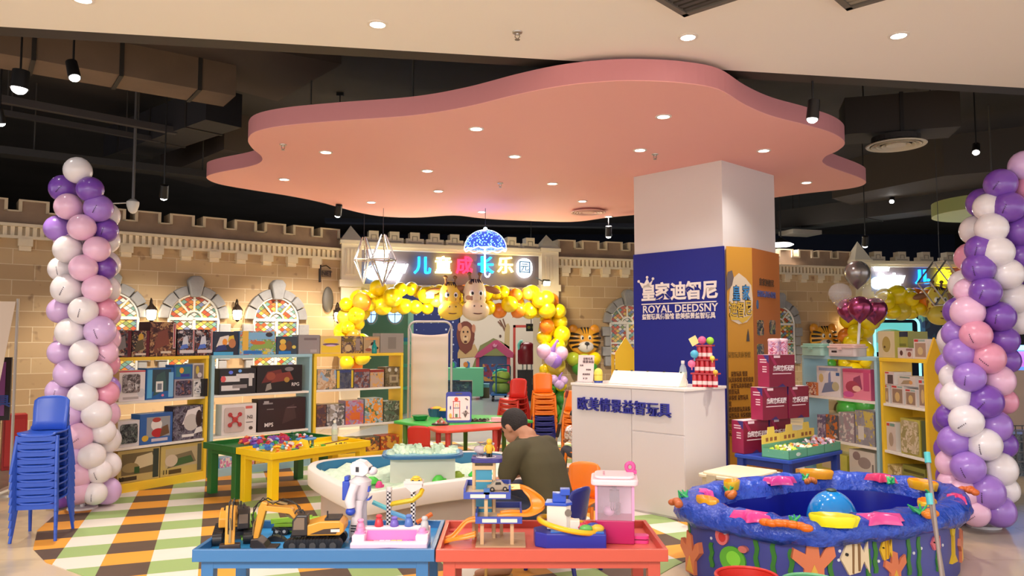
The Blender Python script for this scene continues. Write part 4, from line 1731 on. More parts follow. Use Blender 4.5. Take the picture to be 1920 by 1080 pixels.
toybox(U1, 2, 224, 273, 695, 'white robot box with a dark window and red top edge on the yellow shelf', W_, (228, 218, 216), (('r', .5, .97, 1, .04, (200, 50, 70)), ('r', .45, .1, .6, .08, (180, 170, 168)), ('e', .85, .25, .3, .3, (206, 204, 206))), win=(.45, .58, .66, .6, art(6, [(120, 104, 100), (80, 70, 70), (200, 196, 196), (150, 140, 140)], 26)))
toybox(U1, 2, 275, 326, 690, 'blue toy box with a white walkie phone on the yellow shelf', BLU, (40, 96, 160), (('r', .55, .6, .7, .7, (52, 70, 80)), ('d', .5, .5, .5, .8, (60, 90, 90)), ('r', .48, .4, .26, .34, (228, 226, 220)), ('r', .48, .4, .16, .2, (120, 124, 130)), ('r', .12, .5, .18, .9, (90, 170, 214)), ('r', .9, .45, .18, .8, SKY), ('e', .6, .12, .1, .08, (226, 120, 150))))
_, zt = toybox(U1, 2, 327, 361, 711, 'grey toy box with a dark figure window, under a small blue box', (150, 140, 150), (162, 152, 158), win=(.5, .52, .84, .8, art(7, [(70, 60, 80), (110, 100, 120), (150, 90, 70), (50, 44, 56)], 30)))
toybox(U1, 2, 327, 361, 684, 'small blue toy box with an orange print stacked on a grey window box', BLU, (50, 100, 160), (('r', .5, .5, .8, .7, (60, 120, 130)), ('e', .4, .6, .24, .4, (236, 170, 60)), ('r', .6, .25, .5, .2, (60, 60, 150))), z0=zt + .002)
_, zt = toybox(U1, 2, 363, 395, 713, 'white robot box with a black window, lower one at the shelf end', W_, (220, 214, 206), win=(.5, .55, .8, .7, art(8, [(40, 38, 40), (200, 200, 204), (90, 90, 100), (226, 220, 214)], 28)))
toybox(U1, 2, 362, 395, 681, 'pale figure box with a yellow toy stacked at the shelf end', W_, (196, 186, 176), (('r', .5, .5, .8, .8, (120, 110, 110)), ('e', .4, .6, .3, .5, (206, 180, 80)), ('e', .6, .3, .4, .3, (210, 200, 196))), z0=zt + .002)
toybox(U1, 1, 221, 262, 789, 'small white box with a black window on the lower yellow shelf', W_, (214, 208, 206), win=(.5, .5, .78, .74, art(9, [(34, 36, 38), (80, 90, 84), (120, 124, 120), (50, 50, 56)], 30)))
toybox(U1, 1, 263, 324, 775, 'blue toy box with a plush puppy picture on the lower yellow shelf', BLU, (54, 96, 160), (('r', .56, .55, .72, .66, (150, 150, 150)), ('e', .5, .62, .34, .4, (224, 214, 206)), ('e', .5, .78, .26, .16, (176, 70, 60)), ('e', .55, .35, .4, .3, (180, 44, 48)), ('d', .75, .4, .3, .4, (110, 80, 56)), ('e', .16, .2, .2, .2, (210, 170, 60)), ('r', .6, .12, .5, .1, (200, 190, 200))))
toybox(U1, 1, 325, 396, 760, 'black and white drone box on the lower yellow shelf', (50, 40, 50), art(10, [(60, 50, 60), (90, 80, 96), (44, 36, 44), (120, 116, 124)], 26), (('d', .65, .7, .7, .5, (226, 218, 214)), ('e', .6, .5, .5, .5, (196, 188, 180)), ('e', .86, .6, .22, .5, (60, 44, 40)), ('d', .85, .25, .3, .2, (226, 220, 216)), ('r', .5, .12, .4, .08, (226, 220, 214))))
toybox(U1, 0, 221, 300, 842, 'khaki tank model box at the bottom left of the yellow shelf', KH, (188, 166, 104), (('r', .5, .56, .82, .66, (110, 96, 66)), ('d', .6, .6, .6, .5, (206, 190, 150)), ('e', .3, .45, .4, .3, (150, 132, 88)), ('r', .45, .36, .12, .2, (50, 84, 44)), ('r', .9, .5, .14, .9, (56, 64, 56)), ('r', .25, .12, .4, .12, (64, 52, 36))), txt=(('10', .08, .12, .2, (50, 40, 28)),))
toybox(U1, 0, 302, 379, 833, 'khaki tank model box at the bottom right of the yellow shelf', KH, (196, 172, 100), (('r', .5, .58, .78, .62, (186, 168, 128)), ('d', .5, .5, .7, .5, (126, 112, 84)), ('d', .55, .45, .5, .3, (70, 100, 60)), ('e', .25, .5, .3, .4, (206, 186, 160)), ('r', .93, .5, .1, .9, (90, 92, 76)), ('r', .34, .13, .3, .14, (90, 70, 40))), txt=(('11', .1, .14, .2, (50, 40, 28)),))
tag(MB().b2((0, -.03, 0), (.05, .12, .19)).build('toy_box', M((26, 24, 24), .4), loc=wpt(1.05, LEV[2] + .001, U1['A'], U1['B'], .0), rz=U1['rz']), 'thin black box standing edge on beside the yellow shelf post', 'toy box', 'boxed toys on the shelves')
# left blue unit
toybox(U2, 3, 401, 447, 622, 'dark box with a white and orange toy on the blue shelf top, left one', (40, 70, 120), (36, 40, 54), (('d', .4, .6, .6, .5, (226, 216, 206)), ('e', .45, .55, .2, .3, (240, 150, 40)), ('d', .7, .7, .3, .3, (226, 190, 50)), ('e', .75, .5, .3, .4, (190, 120, 70)), ('d', .3, .3, .5, .3, (40, 50, 110)), ('r', .4, .07, .8, .14, (70, 160, 200))))
toybox(U2, 3, 450, 518, 621, 'large sky blue play set box on the blue shelf top', SKY, art(11, [(120, 170, 200), (130, 176, 204), (206, 190, 120), (120, 160, 80), (200, 90, 70)], 24), (('r', .55, .8, .8, .3, (130, 180, 214)), ('d', .6, .4, .7, .4, (140, 170, 80)), ('e', .5, .5, .4, .16, (206, 110, 60)), ('e', .8, .85, .2, .2, (60, 50, 56)), ('r', .15, .6, .16, .8, (230, 180, 70)), ('r', .35, .1, .5, .14, (40, 110, 180)), ('r', .7, .08, .12, .12, (220, 190, 60))))
toybox(U2, 3, 519, 557, 631, 'navy box with yellow toy bears on the blue shelf top', (40, 90, 150), (60, 70, 80), (('e', .3, .7, .3, .3, (226, 190, 80)), ('e', .3, .4, .35, .4, (220, 160, 60)), ('e', .6, .5, .3, .5, (100, 70, 50)), ('e', .85, .4, .2, .2, (226, 200, 90)), ('r', .4, .1, .6, .16, (40, 120, 190))))
toybox(U2, 3, 560, 600, 628, 'plain grey carton on the blue shelf top', GY, (150, 140, 138), (('r', .55, .78, .6, .12, (120, 104, 104)), ('r', .7, .15, .3, .16, (176, 166, 164))))
toybox(U2, 2, 412, 480, 691, 'black box with two white toy blasters on the blue shelf', BK, (36, 32, 34), (('r', .3, .6, .5, .22, (226, 220, 216)), ('r', .7, .7, .5, .18, (214, 208, 204)), ('r', .85, .55, .1, .5, (206, 200, 196)), ('r', .3, .25, .5, .2, (222, 214, 210)), ('r', .55, .3, .4, .14, (150, 140, 138)), ('e', .1, .6, .14, .24, (226, 90, 90)), ('e', .3, .85, .12, .14, (100, 120, 230)), ('e', .55, .9, .1, .12, (110, 170, 240))))
toybox(U2, 2, 482, 567, 685, 'black box with a red dragon picture on the blue shelf', BK, (36, 28, 28), (('d', .35, .6, .5, .5, (110, 44, 40)), ('d', .55, .55, .5, .4, (130, 56, 46)), ('e', .3, .6, .2, .3, (150, 74, 54)), ('e', .7, .85, .2, .16, (130, 120, 120)), ('d', .25, .2, .14, .3, (150, 140, 130)), ('e', .65, .45, .12, .2, (170, 130, 60))), txt=(('RPG', .84, .26, .18, (220, 210, 206)),))
toybox(U2, 1, 416, 481, 758, 'white drone box with a red quadcopter in its window', W_, (230, 218, 210), (('r', .78, .88, .2, .09, (214, 100, 90)), ('r', .8, .38, .2, .03, (120, 110, 108)), ('e', .84, .18, .12, .12, (90, 74, 66))), txt=(('N2', .8, .55, .16, (70, 56, 54)),), win=(.36, .5, .58, .82, M((206, 186, 176), .3)))
q = [o for o in bpy.data.objects if o.name.startswith('window') and o.parent and 'quadcopter' in o.parent.get('label', '')][0]
k = MB()
w2 = .19
for a in (45, 135, 225, 315):
 c, s_ = math.cos(math.radians(a)), math.sin(math.radians(a))
 k.cyl((0, 0, 0), (c * .08, 0, s_ * .08), .012, .008, 8)
 k.cyl((c * .08, -.004, s_ * .08), (c * .08, .004, s_ * .08), .024, n=12)
k.cyl((0, -.008, 0), (0, .008, 0), .03, n=14)
bb_ = [Vector(v) for v in q.bound_box]
ctr = sum(bb_, Vector()) / 8
k.X = Matrix.Identity(4)
o = k.build('quadcopter', M((186, 60, 60), .4), q, loc=(ctr.x, -.02, ctr.z))
toybox(U2, 1, 484, 573, 747, 'large black box with big white letters below the dragon box', (40, 26, 28), (52, 34, 36), (('r', .2, .86, .2, .05, (140, 130, 128)), ('r', .17, .9, .1, .08, (170, 160, 158)), ('d', .65, .5, .3, .6, (70, 50, 50)), ('r', .25, .68, .14, .03, (120, 110, 110)), ('r', .7, .7, .2, .03, (120, 100, 100))), txt=(('MPS', .22, .2, .17, (234, 226, 220)),))
toybox(U2, 0, 412, 440, 858, 'pink and blue cartoon box at the bottom of the blue shelf', SKY, art(12, [(130, 180, 210), (226, 130, 170), (150, 190, 120), (236, 220, 210)], 16))
toybox(U2, 0, 442, 477, 856, 'pink box at the bottom of the blue shelf', (236, 150, 170), art(13, [(236, 160, 170), (240, 190, 180), (226, 110, 120)], 14))
toybox(U2, 0, 479, 530, 850, 'yellow toy box at the bottom of the blue shelf', (236, 180, 60), art(14, [(236, 176, 60), (220, 110, 60), (240, 200, 90)], 14))
# third unit
toybox(U3, 3, 601, 640, 630, 'yellow puzzle box with purple print on the third shelf top', (214, 180, 130), (222, 190, 120), (('e', .5, .72, .7, .3, (236, 200, 40)), ('r', .5, .25, .9, .4, (232, 196, 50)), ('e', .5, .52, .8, .14, (110, 80, 110)), ('e', .5, .45, .5, .1, (220, 180, 200))), d=.2)
toybox(U3, 3, 641, 681, 630, 'brown box with a building print on the third shelf top', (120, 92, 70), art(15, [(120, 96, 80), (90, 70, 60), (170, 140, 100), (200, 160, 60), (70, 60, 70)], 26), (('r', .3, .75, .4, .2, (110, 90, 40)), ('r', .75, .5, .2, .7, (150, 130, 120)), ('e', .3, .3, .3, .4, (200, 170, 120))), d=.2)
toybox(U3, 3, 682, 712, 631, 'brown box with a black and white cow on the third shelf top', (170, 140, 100), (180, 150, 110), (('e', .6, .52, .34, .3, (50, 40, 36)), ('d', .5, .3, .6, .4, (206, 190, 170)), ('e', .85, .3, .14, .14, (40, 34, 32)), ('e', .3, .2, .4, .2, (150, 84, 60)), ('r', .5, .85, .8, .12, (206, 150, 90))), d=.2)
toybox(U3, 3, 713, 757, 625, 'plain grey carton at the right end of the third shelf top', (146, 138, 128), (150, 140, 130), (('r', .5, .5, .34, .6, (130, 120, 110)),), d=.2)
for i, (x0, x1, y, lb, cs) in enumerate(((595, 631, 693, 'sandy dinosaur box', [(150, 170, 190), (190, 150, 110), (120, 110, 90), (206, 180, 150)]), (632, 663, 693, 'black and yellow striped dig kit box', [(60, 60, 74), (90, 90, 100), (120, 116, 120), (70, 76, 96)]), (664, 693, 692, 'red topped dig kit box', [(80, 80, 100), (120, 70, 60), (90, 90, 110), (150, 130, 130)]), (694, 720, 693, 'box with an orange arc of letters', [(170, 140, 110), (214, 160, 90), (130, 110, 100), (190, 160, 140)]), (722, 757, 688, 'brown box with a monster face', [(110, 92, 60), (90, 76, 56), (130, 112, 84)]))):
 sh = [('r', .5, .92, 1, .14, (150, 60, 50))] if i in (2, 3) else []
 if i == 1:
  sh = [('r', .08, .5, .16, .9, (220, 190, 50)), ('r', .92, .5, .12, .9, (220, 190, 50)), ('r', .5, .9, .7, .12, (60, 70, 120))]
 if i == 4:
  sh = [('e', .3, .85, .2, .2, (206, 196, 180)), ('e', .75, .85, .2, .2, (206, 196, 180)), ('r', .6, .4, .6, .4, (170, 150, 120)), ('r', .6, .4, .3, .2, (120, 100, 80))]
 toybox(U3, 2, x0, x1, y, lb + ' on the middle board of the third shelf', cs[0], art(20 + i, cs, 17), sh, d=.2)
for i, (x0, x1, y, lb, cs) in enumerate(((594, 612, 759, 'narrow brown box', [(100, 70, 60), (80, 60, 70), (130, 90, 70)]), (613, 646, 758, 'soccer print box', [(110, 104, 104), (200, 196, 196), (80, 84, 80), (150, 140, 130)]), (648, 682, 751, 'mauve box with orange letters', [(170, 150, 180), (214, 120, 60), (160, 140, 160), (190, 100, 130)]), (684, 718, 747, 'green and orange dinosaur box', [(140, 160, 170), (236, 150, 60), (100, 120, 80), (180, 190, 190)]), (720, 754, 752, 'green jungle box', [(120, 130, 110), (90, 104, 84), (150, 150, 130), (80, 76, 60)]))):
 toybox(U3, 1, x0, x1, y, lb + ' on the lower board of the third shelf', cs[0], art(30 + i, cs, 15), [('r', .55, .35, .5, .3, (216, 110, 50))] if i == 2 else [], d=.2)
for i, (x0, x1, y, lb, c) in enumerate(((640, 676, 822, 'grey green box at the bottom of the third shelf', (120, 120, 90)), (680, 712, 820, 'dark box at the bottom of the third shelf', (90, 84, 70)), (714, 755, 816, 'orange and red box at the bottom of the third shelf', (200, 90, 50)))):
 toybox(U3, 0, x0, x1, y, lb, c, art(36 + i, [c, (226, 170, 70), (150, 90, 60)], 13), d=.2)
# right blue unit
toybox(U4, 2, 1508, 1530, 717, 'small orange toy box at the left end of the right blue shelf', (206, 120, 60), art(40, [(206, 110, 60), (226, 200, 180), (150, 60, 40)], 26), inset=.02, d=.1)
toybox(U4, 2, 1531, 1575, 687, 'white building set box with a blue castle on the right blue shelf', W_, (222, 214, 212), (('r', .5, .9, .8, .1, (150, 160, 190)), ('d', .55, .55, .14, .6, (130, 140, 180)), ('d', .5, .3, .6, .4, (120, 130, 160)), ('e', .2, .6, .2, .3, (206, 180, 120)), ('e', .8, .35, .3, .3, (190, 180, 140)), ('r', .9, .75, .14, .1, (60, 100, 150))), inset=.05)
toybox(U4, 2, 1580, 1632, 692, 'pink building set box with princess castle print on the right blue shelf', (206, 90, 130), (226, 130, 150), (('r', .5, .93, 1, .1, (206, 80, 120)), ('d', .5, .5, .4, .6, (150, 70, 100)), ('e', .35, .4, .5, .4, (170, 70, 90)), ('e', .5, .35, .3, .2, (240, 190, 170)), ('r', .85, .6, .2, .6, (196, 80, 120)), ('e', .2, .15, .4, .2, (206, 90, 150))), inset=.05)
for i, (x0, x1, y, lb, cs) in enumerate(((1532, 1547, 778, 'narrow lilac box', [(150, 130, 160), (110, 100, 130), (190, 180, 190)]), (1548, 1571, 778, 'box with a white and orange robot', [(140, 120, 100), (206, 120, 60), (220, 214, 206), (90, 90, 100)]), (1572, 1601, 774, 'mauve and white animal box', [(160, 140, 144), (206, 198, 190), (150, 150, 150)]), (1603, 1639, 771, 'grey box with yellow lettering', [(140, 136, 140), (150, 146, 150), (196, 176, 90)]))):
 toybox(U4, 1, x0, x1, y, lb + ' on the lower board of the right blue shelf', cs[0], art(41 + i, cs, 14), [('r', .3, .35, .3, .4, (206, 200, 190))] if i == 3 else [], d=.2)
toybox(U4, 0, 1592, 1640, 846, 'large white toy box with grey print at the bottom of the right blue shelf', (206, 198, 186), (206, 196, 182), (('e', .6, .6, .5, .4, (150, 136, 130)), ('e', .3, .8, .3, .3, (140, 120, 116)), ('r', .92, .4, .06, .4, (120, 110, 104))), d=.24)
toybox(U4, 0, 1530, 1588, 850, 'yellow green toy box at the bottom of the right blue shelf', (196, 190, 70), (200, 196, 90), (('r', .5, .5, .6, .6, (206, 190, 150)),), d=.24)
# right yellow unit
toybox(U5, 3, 1646, 1677, 621, 'tall cream box with a flower print on the right yellow shelf top', (196, 190, 96), (206, 190, 150), (('e', .5, .5, .5, .6, (170, 150, 80)), ('e', .4, .4, .12, .1, (90, 70, 40))), d=.2, side=(176, 172, 70))
toybox(U5, 3, 1679, 1702, 622, 'dark green box with a navy band on the right yellow shelf top', (140, 140, 60), (150, 148, 66), (('r', .5, .9, 1, .2, (40, 44, 70)), ('r', .5, .5, .7, .1, (110, 110, 50))), d=.2, inset=.08)
toybox(U5, 3, 1683, 1697, 652, 'small white doll box, left one on the right yellow shelf top', W_, (210, 196, 186), (('e', .5, .5, .4, .5, (90, 60, 56)),), d=.04, inset=.02)
toybox(U5, 3, 1698, 1712, 653, 'small white doll box, right one on the right yellow shelf top', W_, (206, 190, 180), (('e', .5, .4, .5, .5, (150, 90, 76)), ('r', .5, .85, .8, .2, (150, 110, 110))), d=.04, inset=.02)
toybox(U5, 3, 1713, 1738, 636, 'white baby toy box with a red logo patch on the right yellow shelf top', W_, (214, 200, 190), (('r', .2, .92, .3, .12, (196, 60, 60)), ('r', .6, .92, .5, .1, (150, 170, 160)), ('r', .5, .45, .8, .7, (170, 140, 116)), ('e', .5, .4, .4, .4, (206, 180, 130))), d=.16)
zz = []
for i, (x0, x1, y) in enumerate(((1648, 1666, 721), (1671, 1694, 723), (1697, 1718, 730), (1722, 1737, 712))):
 _, zt = toybox(U5, 2, x0, x1, y, 'white baby toy box, ' + ('leftmost', 'second from left', 'third from left', 'rightmost')[i] + ' in the middle row of the right yellow shelf', W_, (212, 198, 188), (('r', .25, .92, .4, .1, (190, 60, 60)), ('r', .7, .92, .4, .08, (140, 170, 160)), ('r', .5, .45, .8, .74, (150, 124, 104)), ('e', .5, .4, .4, .5, (206, 176, 120))), d=.18)
 zz.append(zt)
toybox(U5, 2, 1650, 1676, 697, 'white toy box with a dark window stacked at the left of the middle row', W_, (206, 190, 184), (('r', .25, .92, .4, .12, (190, 60, 60)), ('r', .6, .42, .6, .7, (90, 76, 76))), z0=max(zz[:2]) + .002, d=.18)
toybox(U5, 2, 1684, 1716, 706, 'white train toy box stacked on the middle row', W_, (206, 192, 180), (('r', .4, .88, .6, .16, (120, 140, 130)), ('d', .5, .4, .7, .5, (160, 140, 110)), ('e', .75, .4, .2, .4, (206, 150, 90))), z0=max(zz[1:3]) + .002, d=.18)
toybox(U5, 1, 1657, 1679, 792, 'white toy box with red and green top on the lower right yellow shelf', W_, (206, 190, 176), (('r', .2, .92, .3, .1, (190, 60, 60)), ('r', .65, .92, .5, .1, (110, 150, 130)), ('e', .5, .4, .5, .5, (170, 150, 130))), d=.2)
toybox(U5, 1, 1688, 1725, 786, 'olive box with a pale rounded window on the lower right yellow shelf', (176, 164, 60), (180, 170, 80), win=(.5, .5, .84, .9, art(46, [(196, 180, 150), (170, 154, 110), (150, 140, 90), (206, 190, 160)], 20)), d=.2)
toybox(U5, 1, 1727, 1738, 790, 'dark green box behind the pencil post on the lower right yellow shelf', (90, 96, 60), (80, 90, 60), d=.2)
toybox(U5, 0, 1656, 1690, 872, 'pale printed box at the bottom of the right yellow shelf', (190, 170, 110), art(47, [(196, 176, 120), (206, 190, 150), (150, 130, 80)], 16), d=.2)
toybox(U5, 0, 1693, 1735, 876, 'olive storage box at the bottom of the right yellow shelf', (120, 120, 50), (130, 130, 60), (('r', .5, .8, .9, .1, (80, 80, 40)),), d=.2)


# lunch boxes on the right blue unit
def lunch(px0, px1, ytop, label, cl, cb, prt):
 A, B, rz = U4['A'], U4['B'], U4['rz']
 A2, B2 = wpt(0, 0, A, B, .05).xy, wpt(1, 0, A, B, .05).xy
 s0, _ = onplane(px0, ytop, A2, B2)
 s1, zt = onplane(px1, ytop, A2, B2)
 w, h = abs(s1 - s0), max(zt - 1.337, .1)
 t = thing('lunch_box', label, 'box', wpt((s0 + s1) / 2, 1.336, A2, B2), rz)
 k = MB()
 k.prism(rrect(w * .94, .17, .04, cx=0, cy=.09), 0, h * .66)
 k.build('tub', cb, t, smooth=40)
 k = MB()
 k.prism(rrect(w, .19, .04, cx=0, cy=.09), h * .66, h * .82)
 k.prism(rrect(w * .92, .16, .04, cx=0, cy=.09), h * .82, h)
 k.build('lid', cl, t, bevel=.006)
 k = MB()
 k.b2((-.03, -.012, h * .52), (.03, .0, h * .74))
 k.build('latch', cl, t)
 if prt:
  k = MB()
  k.b2((-w * .36, .003, h * .12), (w * .36, .0045, h * .5))
  k.b2((-w * .3, .0, h * .3), (-w * .12, .002, h * .46), 1)
  k.build('printed_band', [M((214, 200, 196), .5), M((50, 36, 36), .5)], t)


lunch(1499, 1541, 644, 'mint green lunch box with lid on the right blue shelf top', M((150, 196, 176), .4), M((160, 200, 184), .4), False)
lunch(1548, 1603, 645, 'pink lidded lunch box with printed front on the right blue shelf top', M((226, 190, 180), .4), M((206, 190, 184), .4), True)

# narrow unit with a pencil post behind the counter
t = thing('display_shelf', 'narrow yellow display stand with a pencil shaped front board behind the counter', 'shelf', (1.30, 9.7, 0), 0, 'display shelves')
k = MB()
k.prism([(0, 0), (.26, 0), (.26, 1.34), (.13, 1.54), (0, 1.34)], 0, .03, axis='y')
k.build('pencil_post', M((240, 200, 40), .45), t)
for z in LEV:
 k = MB()
 k.b2((.05, .03, z - .025), (.42, .8, z))
 k.build('shelf_board', shelf_w, t)
k = MB()
k.b2((.38, .77, 0), (.42, .8, 1.335))
k.b2((.05, .77, 0), (.09, .8, 1.335))
k.build('rear_frame', YEL, t)
for i, (z, c, lb) in enumerate(((LEV[2], (196, 70, 60), 'red toy box on the narrow stand between the pencil board and the pillar'), (LEV[3], (226, 216, 206), 'white toy box on top of the narrow stand behind the counter'))):
 o = tag(MB().b2((-.06, 0, 0), (.06, .2, .26)).build('toy_box', M(c, .4), loc=(1.64, 9.78, z + .001)), lb, 'toy box', 'boxed toys on the shelves')
 k = MB()
 k.b2((-.055, -.001, .01), (.055, .001, .25))
 k.build('printed_front', art(60 + i, [c, (150, 60, 60), (206, 180, 80), (200, 200, 200)], 24), o)
# ================================================================ COUNTER, TABLES, POOL
cw = M((216, 206, 202), .35)
Kc = Vector((1.449, 6.5, 0))
cL = 1.276
CA = Kc + dl_ * cL
CD = .63
ct = thing('reception_counter', 'white counter with raised blue lettering in front of the pillar', 'counter', (CA.x, CA.y, 0), rzB)
k = MB()
k.b2((0, 0, .0), (cL, CD, 1.075))
k.build('body', cw, ct, bevel=.004)
k = MB()
k.b2((-.01, -.012, 1.075), (cL + .01, CD + .01, 1.1))
k.build('top', M((236, 226, 216), .25), ct, bevel=.003)
A_, B_ = (CA.x, CA.y), (Kc.x, Kc.y)
s0, z0 = onplane(1186, 806, A_, B_)
k = MB()
k.b2((s0, -.012, .02), (cL - .002, -.0, .70))
k.build('lower_panel', cw, ct, bevel=.003)
k = MB()
k.b2((s0, -.008, .71), (cL - .002, .0, 1.07))
k.b2((.0, -.008, .02), (s0 - .008, .0, 1.07))
k.build('upper_panel', cw, ct, bevel=.003)
navy = M((44, 44, 140), .35)
for ch, px, py in zip('欧美情景益智玩具', (1095, 1115.5, 1137, 1158, 1180, 1203, 1226, 1249), (758, 759.5, 761, 763, 765, 767, 769, 771)):
 s, z = onplane(px, py, A_, B_)
 text('letter', ch, .128, navy, ct, (s, -.02, z), ex=.014, bold=.012)


def onc(px, py, back):
 """point on the counter top seen at pixel px, set BACK metres behind its front edge"""
 n = Vector((-math.sin(rzB), math.cos(rzB), 0)) * back
 s, _ = onplane(px, py, (CA.x + n.x, CA.y + n.y), (Kc.x + n.x, Kc.y + n.y))
 return wpt(s, 1.101, (CA.x + n.x, CA.y + n.y), (Kc.x + n.x, Kc.y + n.y))


a, b = onc(1140, 715, .12), onc(1272, 720, .12)
L = (b - a).length
t = thing('tilted_screen', 'long white tilted screen panel lying along the counter top', 'screen', (a + b) / 2, rzB)
k = MB()
k.prism([(0, 0), (.14, 0), (.15, .035), (.10, .12), (.085, .12)], -L / 2, L / 2, axis='x')
k.build('housing', M((240, 232, 214), .4), t, bevel=.006)
k = MB()
k.X = Matrix.Translation((0, .052, .064)) @ Matrix.Rotation(math.radians(54.5), 4, 'X')
k.b2((-L / 2 + .04, -.05, .0), (L / 2 - .04, .05, .004))
k.build('panel', M((224, 210, 180), .3), t)
k = MB()
for i in range(5):
 k.box((-L / 2 + .03 + i * (L - .06) / 4, .09, .124), (.012, .02, .008))
k.build('clips', M((50, 46, 44), .4), t)
# price card in a stand
p = onc(1097, 712, .1)
t = thing('price_card', 'leaning pink printed price card at the left end of the counter', 'sign', p, rzB + .15)
t.rotation_euler = (-.12, 0, rzB + .25)
k = MB()
k.b2((-.085, 0, 0), (.085, .004, .262))
k.build('card', M((240, 214, 208), .35), t)
k = MB()
k.b2((-.09, -.03, 0), (.09, .04, .006))
k.build('stand_foot', M((220, 220, 222), .1, alpha=.5), t)
ink = M((80, 50, 56), .5)
for s_, x, z, sz in (('益智玩具', .02, .225, .026), ('情景体验', .025, .195, .03), ('玩具', -.045, .16, .02), ('体验馆', .03, .12, .018), ('欧美情景', .01, .075, .02), ('¥ 39', .0, .035, .026)):
 text('lettering', s_, sz, ink, t, (x, -.002, z), ex=.0008, bold=.01)
p = onc(1122, 712, .14)
t = thing('lidded_pot', 'plain yellow dome lidded pot on a blue base on the counter', 'pot', p)
k = MB()
k.lathe([(.03, .0), (.034, .02), (.036, .06), (.034, .065)], n=18)
k.build('pot', M((232, 206, 80), .35), t, smooth=40)
k = MB()
k.lathe([(.037, .066), (.037, .08), (.03, .105), (.015, .118), (.001, .12)], n=18)
k.build('lid', M((240, 216, 90), .3), t, smooth=40)
k = MB()
k.lathe([(.001, .0), (.037, 0), (.037, .016), (.03, .018)], n=18)
k.build('base', M((50, 70, 150), .4), t, smooth=40)
for o in t.children:
 o.scale = (1.15, 1.15, 1.15)


def bottle(p, h, label, cap=(236, 232, 226), tint=(210, 220, 224)):
 t = thing('water_bottle', label, 'bottle', p)
 s = h / .22
 k = MB()
 k.lathe([(.001, 0), (.03 * s, 0), (.033 * s, .01 * s), (.033 * s, .05 * s), (.030 * s, .06 * s), (.033 * s, .07 * s), (.033 * s, .13 * s), (.026 * s, .165 * s), (.014 * s, .19 * s), (.013 * s, .2 * s)], n=18)
 k.build('bottle', M(tint, .08, alpha=.45), t, smooth=40)
 k = MB()
 k.lathe([(.001, .002), (.03 * s, .004), (.03 * s, .12 * s), (.001, .121 * s)], n=16)
 k.build('water', M((196, 214, 220), .05, alpha=.4), t, smooth=40)
 k = MB()
 k.lathe([(.034 * s, .07 * s), (.0345 * s, .08 * s), (.0345 * s, .12 * s), (.034 * s, .125 * s)], n=18)
 k.build('paper_label', M((190, 206, 190), .5), t, smooth=40)
 k = MB()
 k.lathe([(.015 * s, .195 * s), (.016 * s, .2 * s), (.016 * s, .22 * s), (.001, .221 * s)], n=14)
 k.build('cap', M(cap, .4), t, smooth=40)
 return t


bottle(onc(1281, 720, .24), .225, 'clear water bottle with white cap on the counter beside the candy tower')
# candy tower
p = onc(1322, 720, .32)
t = thing('candy_tower', 'three tier tower of red striped candy cans with toys on the counter', 'candy display', p, rzB + .3)
can = MB()
can.lathe([(.001, 0), (.021, 0), (.022, .004), (.022, .1), (.02, .106), (.001, .107)], n=14, m=0)
can.lathe([(.0224, .02), (.0226, .022), (.0226, .05), (.0224, .052)], n=14, m=1)
first = None
for tier, (n, z) in enumerate(((5, 0), (4, .122), (3, .244))):
 for r_ in range(2):
  for i in range(n if r_ == 0 else n - 1):
   loc = ((i - (n - 1) / 2 + (.5 if r_ else 0)) * .045, r_ * .045, z)
   if first is None:
    first = can.build('candy_can', [M((190, 44, 54), .3), M((236, 206, 200), .4)], t, smooth=40, loc=loc)
   else:
    inst(first, loc)
 k = MB()
 k.b2((-n * .024, -.026, z + .108), (n * .024, .075, z + .121))
 k.build('tier_card', M((180, 50, 60), .4), t)
for (x, y, z, c, r) in ((-.10, -.05, .20, (232, 110, 150), .034), (-.075, -.05, .285, (80, 180, 210), .036), (-.02, 0, .405, (226, 90, 140), .036), (.045, .02, .40, (150, 210, 60), .034), (.075, -.03, .25, (230, 200, 70), .022), (.1, -.03, .13, (230, 170, 60), .022)):
 k = MB()
 k.sph((0, 0, 0), r, seg=14, ring=10)
 k.cyl((0, 0, 0), (0, .0, -r * 1.6), .006, n=6)
 k.build('lollipop', M(c, .25), t, loc=(x, y, z), smooth=60)
k = MB()
k.box((-.09, -.01, .40), (.07, .004, .075), 0, rot=(0, -.5, 0))
k.build('yellow_card', M((240, 220, 140), .4), t)
# white cable hanging down the blue board
pts = [wpt(*onplane(px, py, PLm, C0), PLm, C0, -.032) for px, py in ((1192, 600), (1193, 640), (1196, 675), (1200, 702), (1205, 735))]
k = MB()
k.tube(pts, .006, 6)
tag(k.build('power_cable', M((214, 206, 216), .4)), 'thin pale cable running down beside the blue board behind the counter', 'cable')


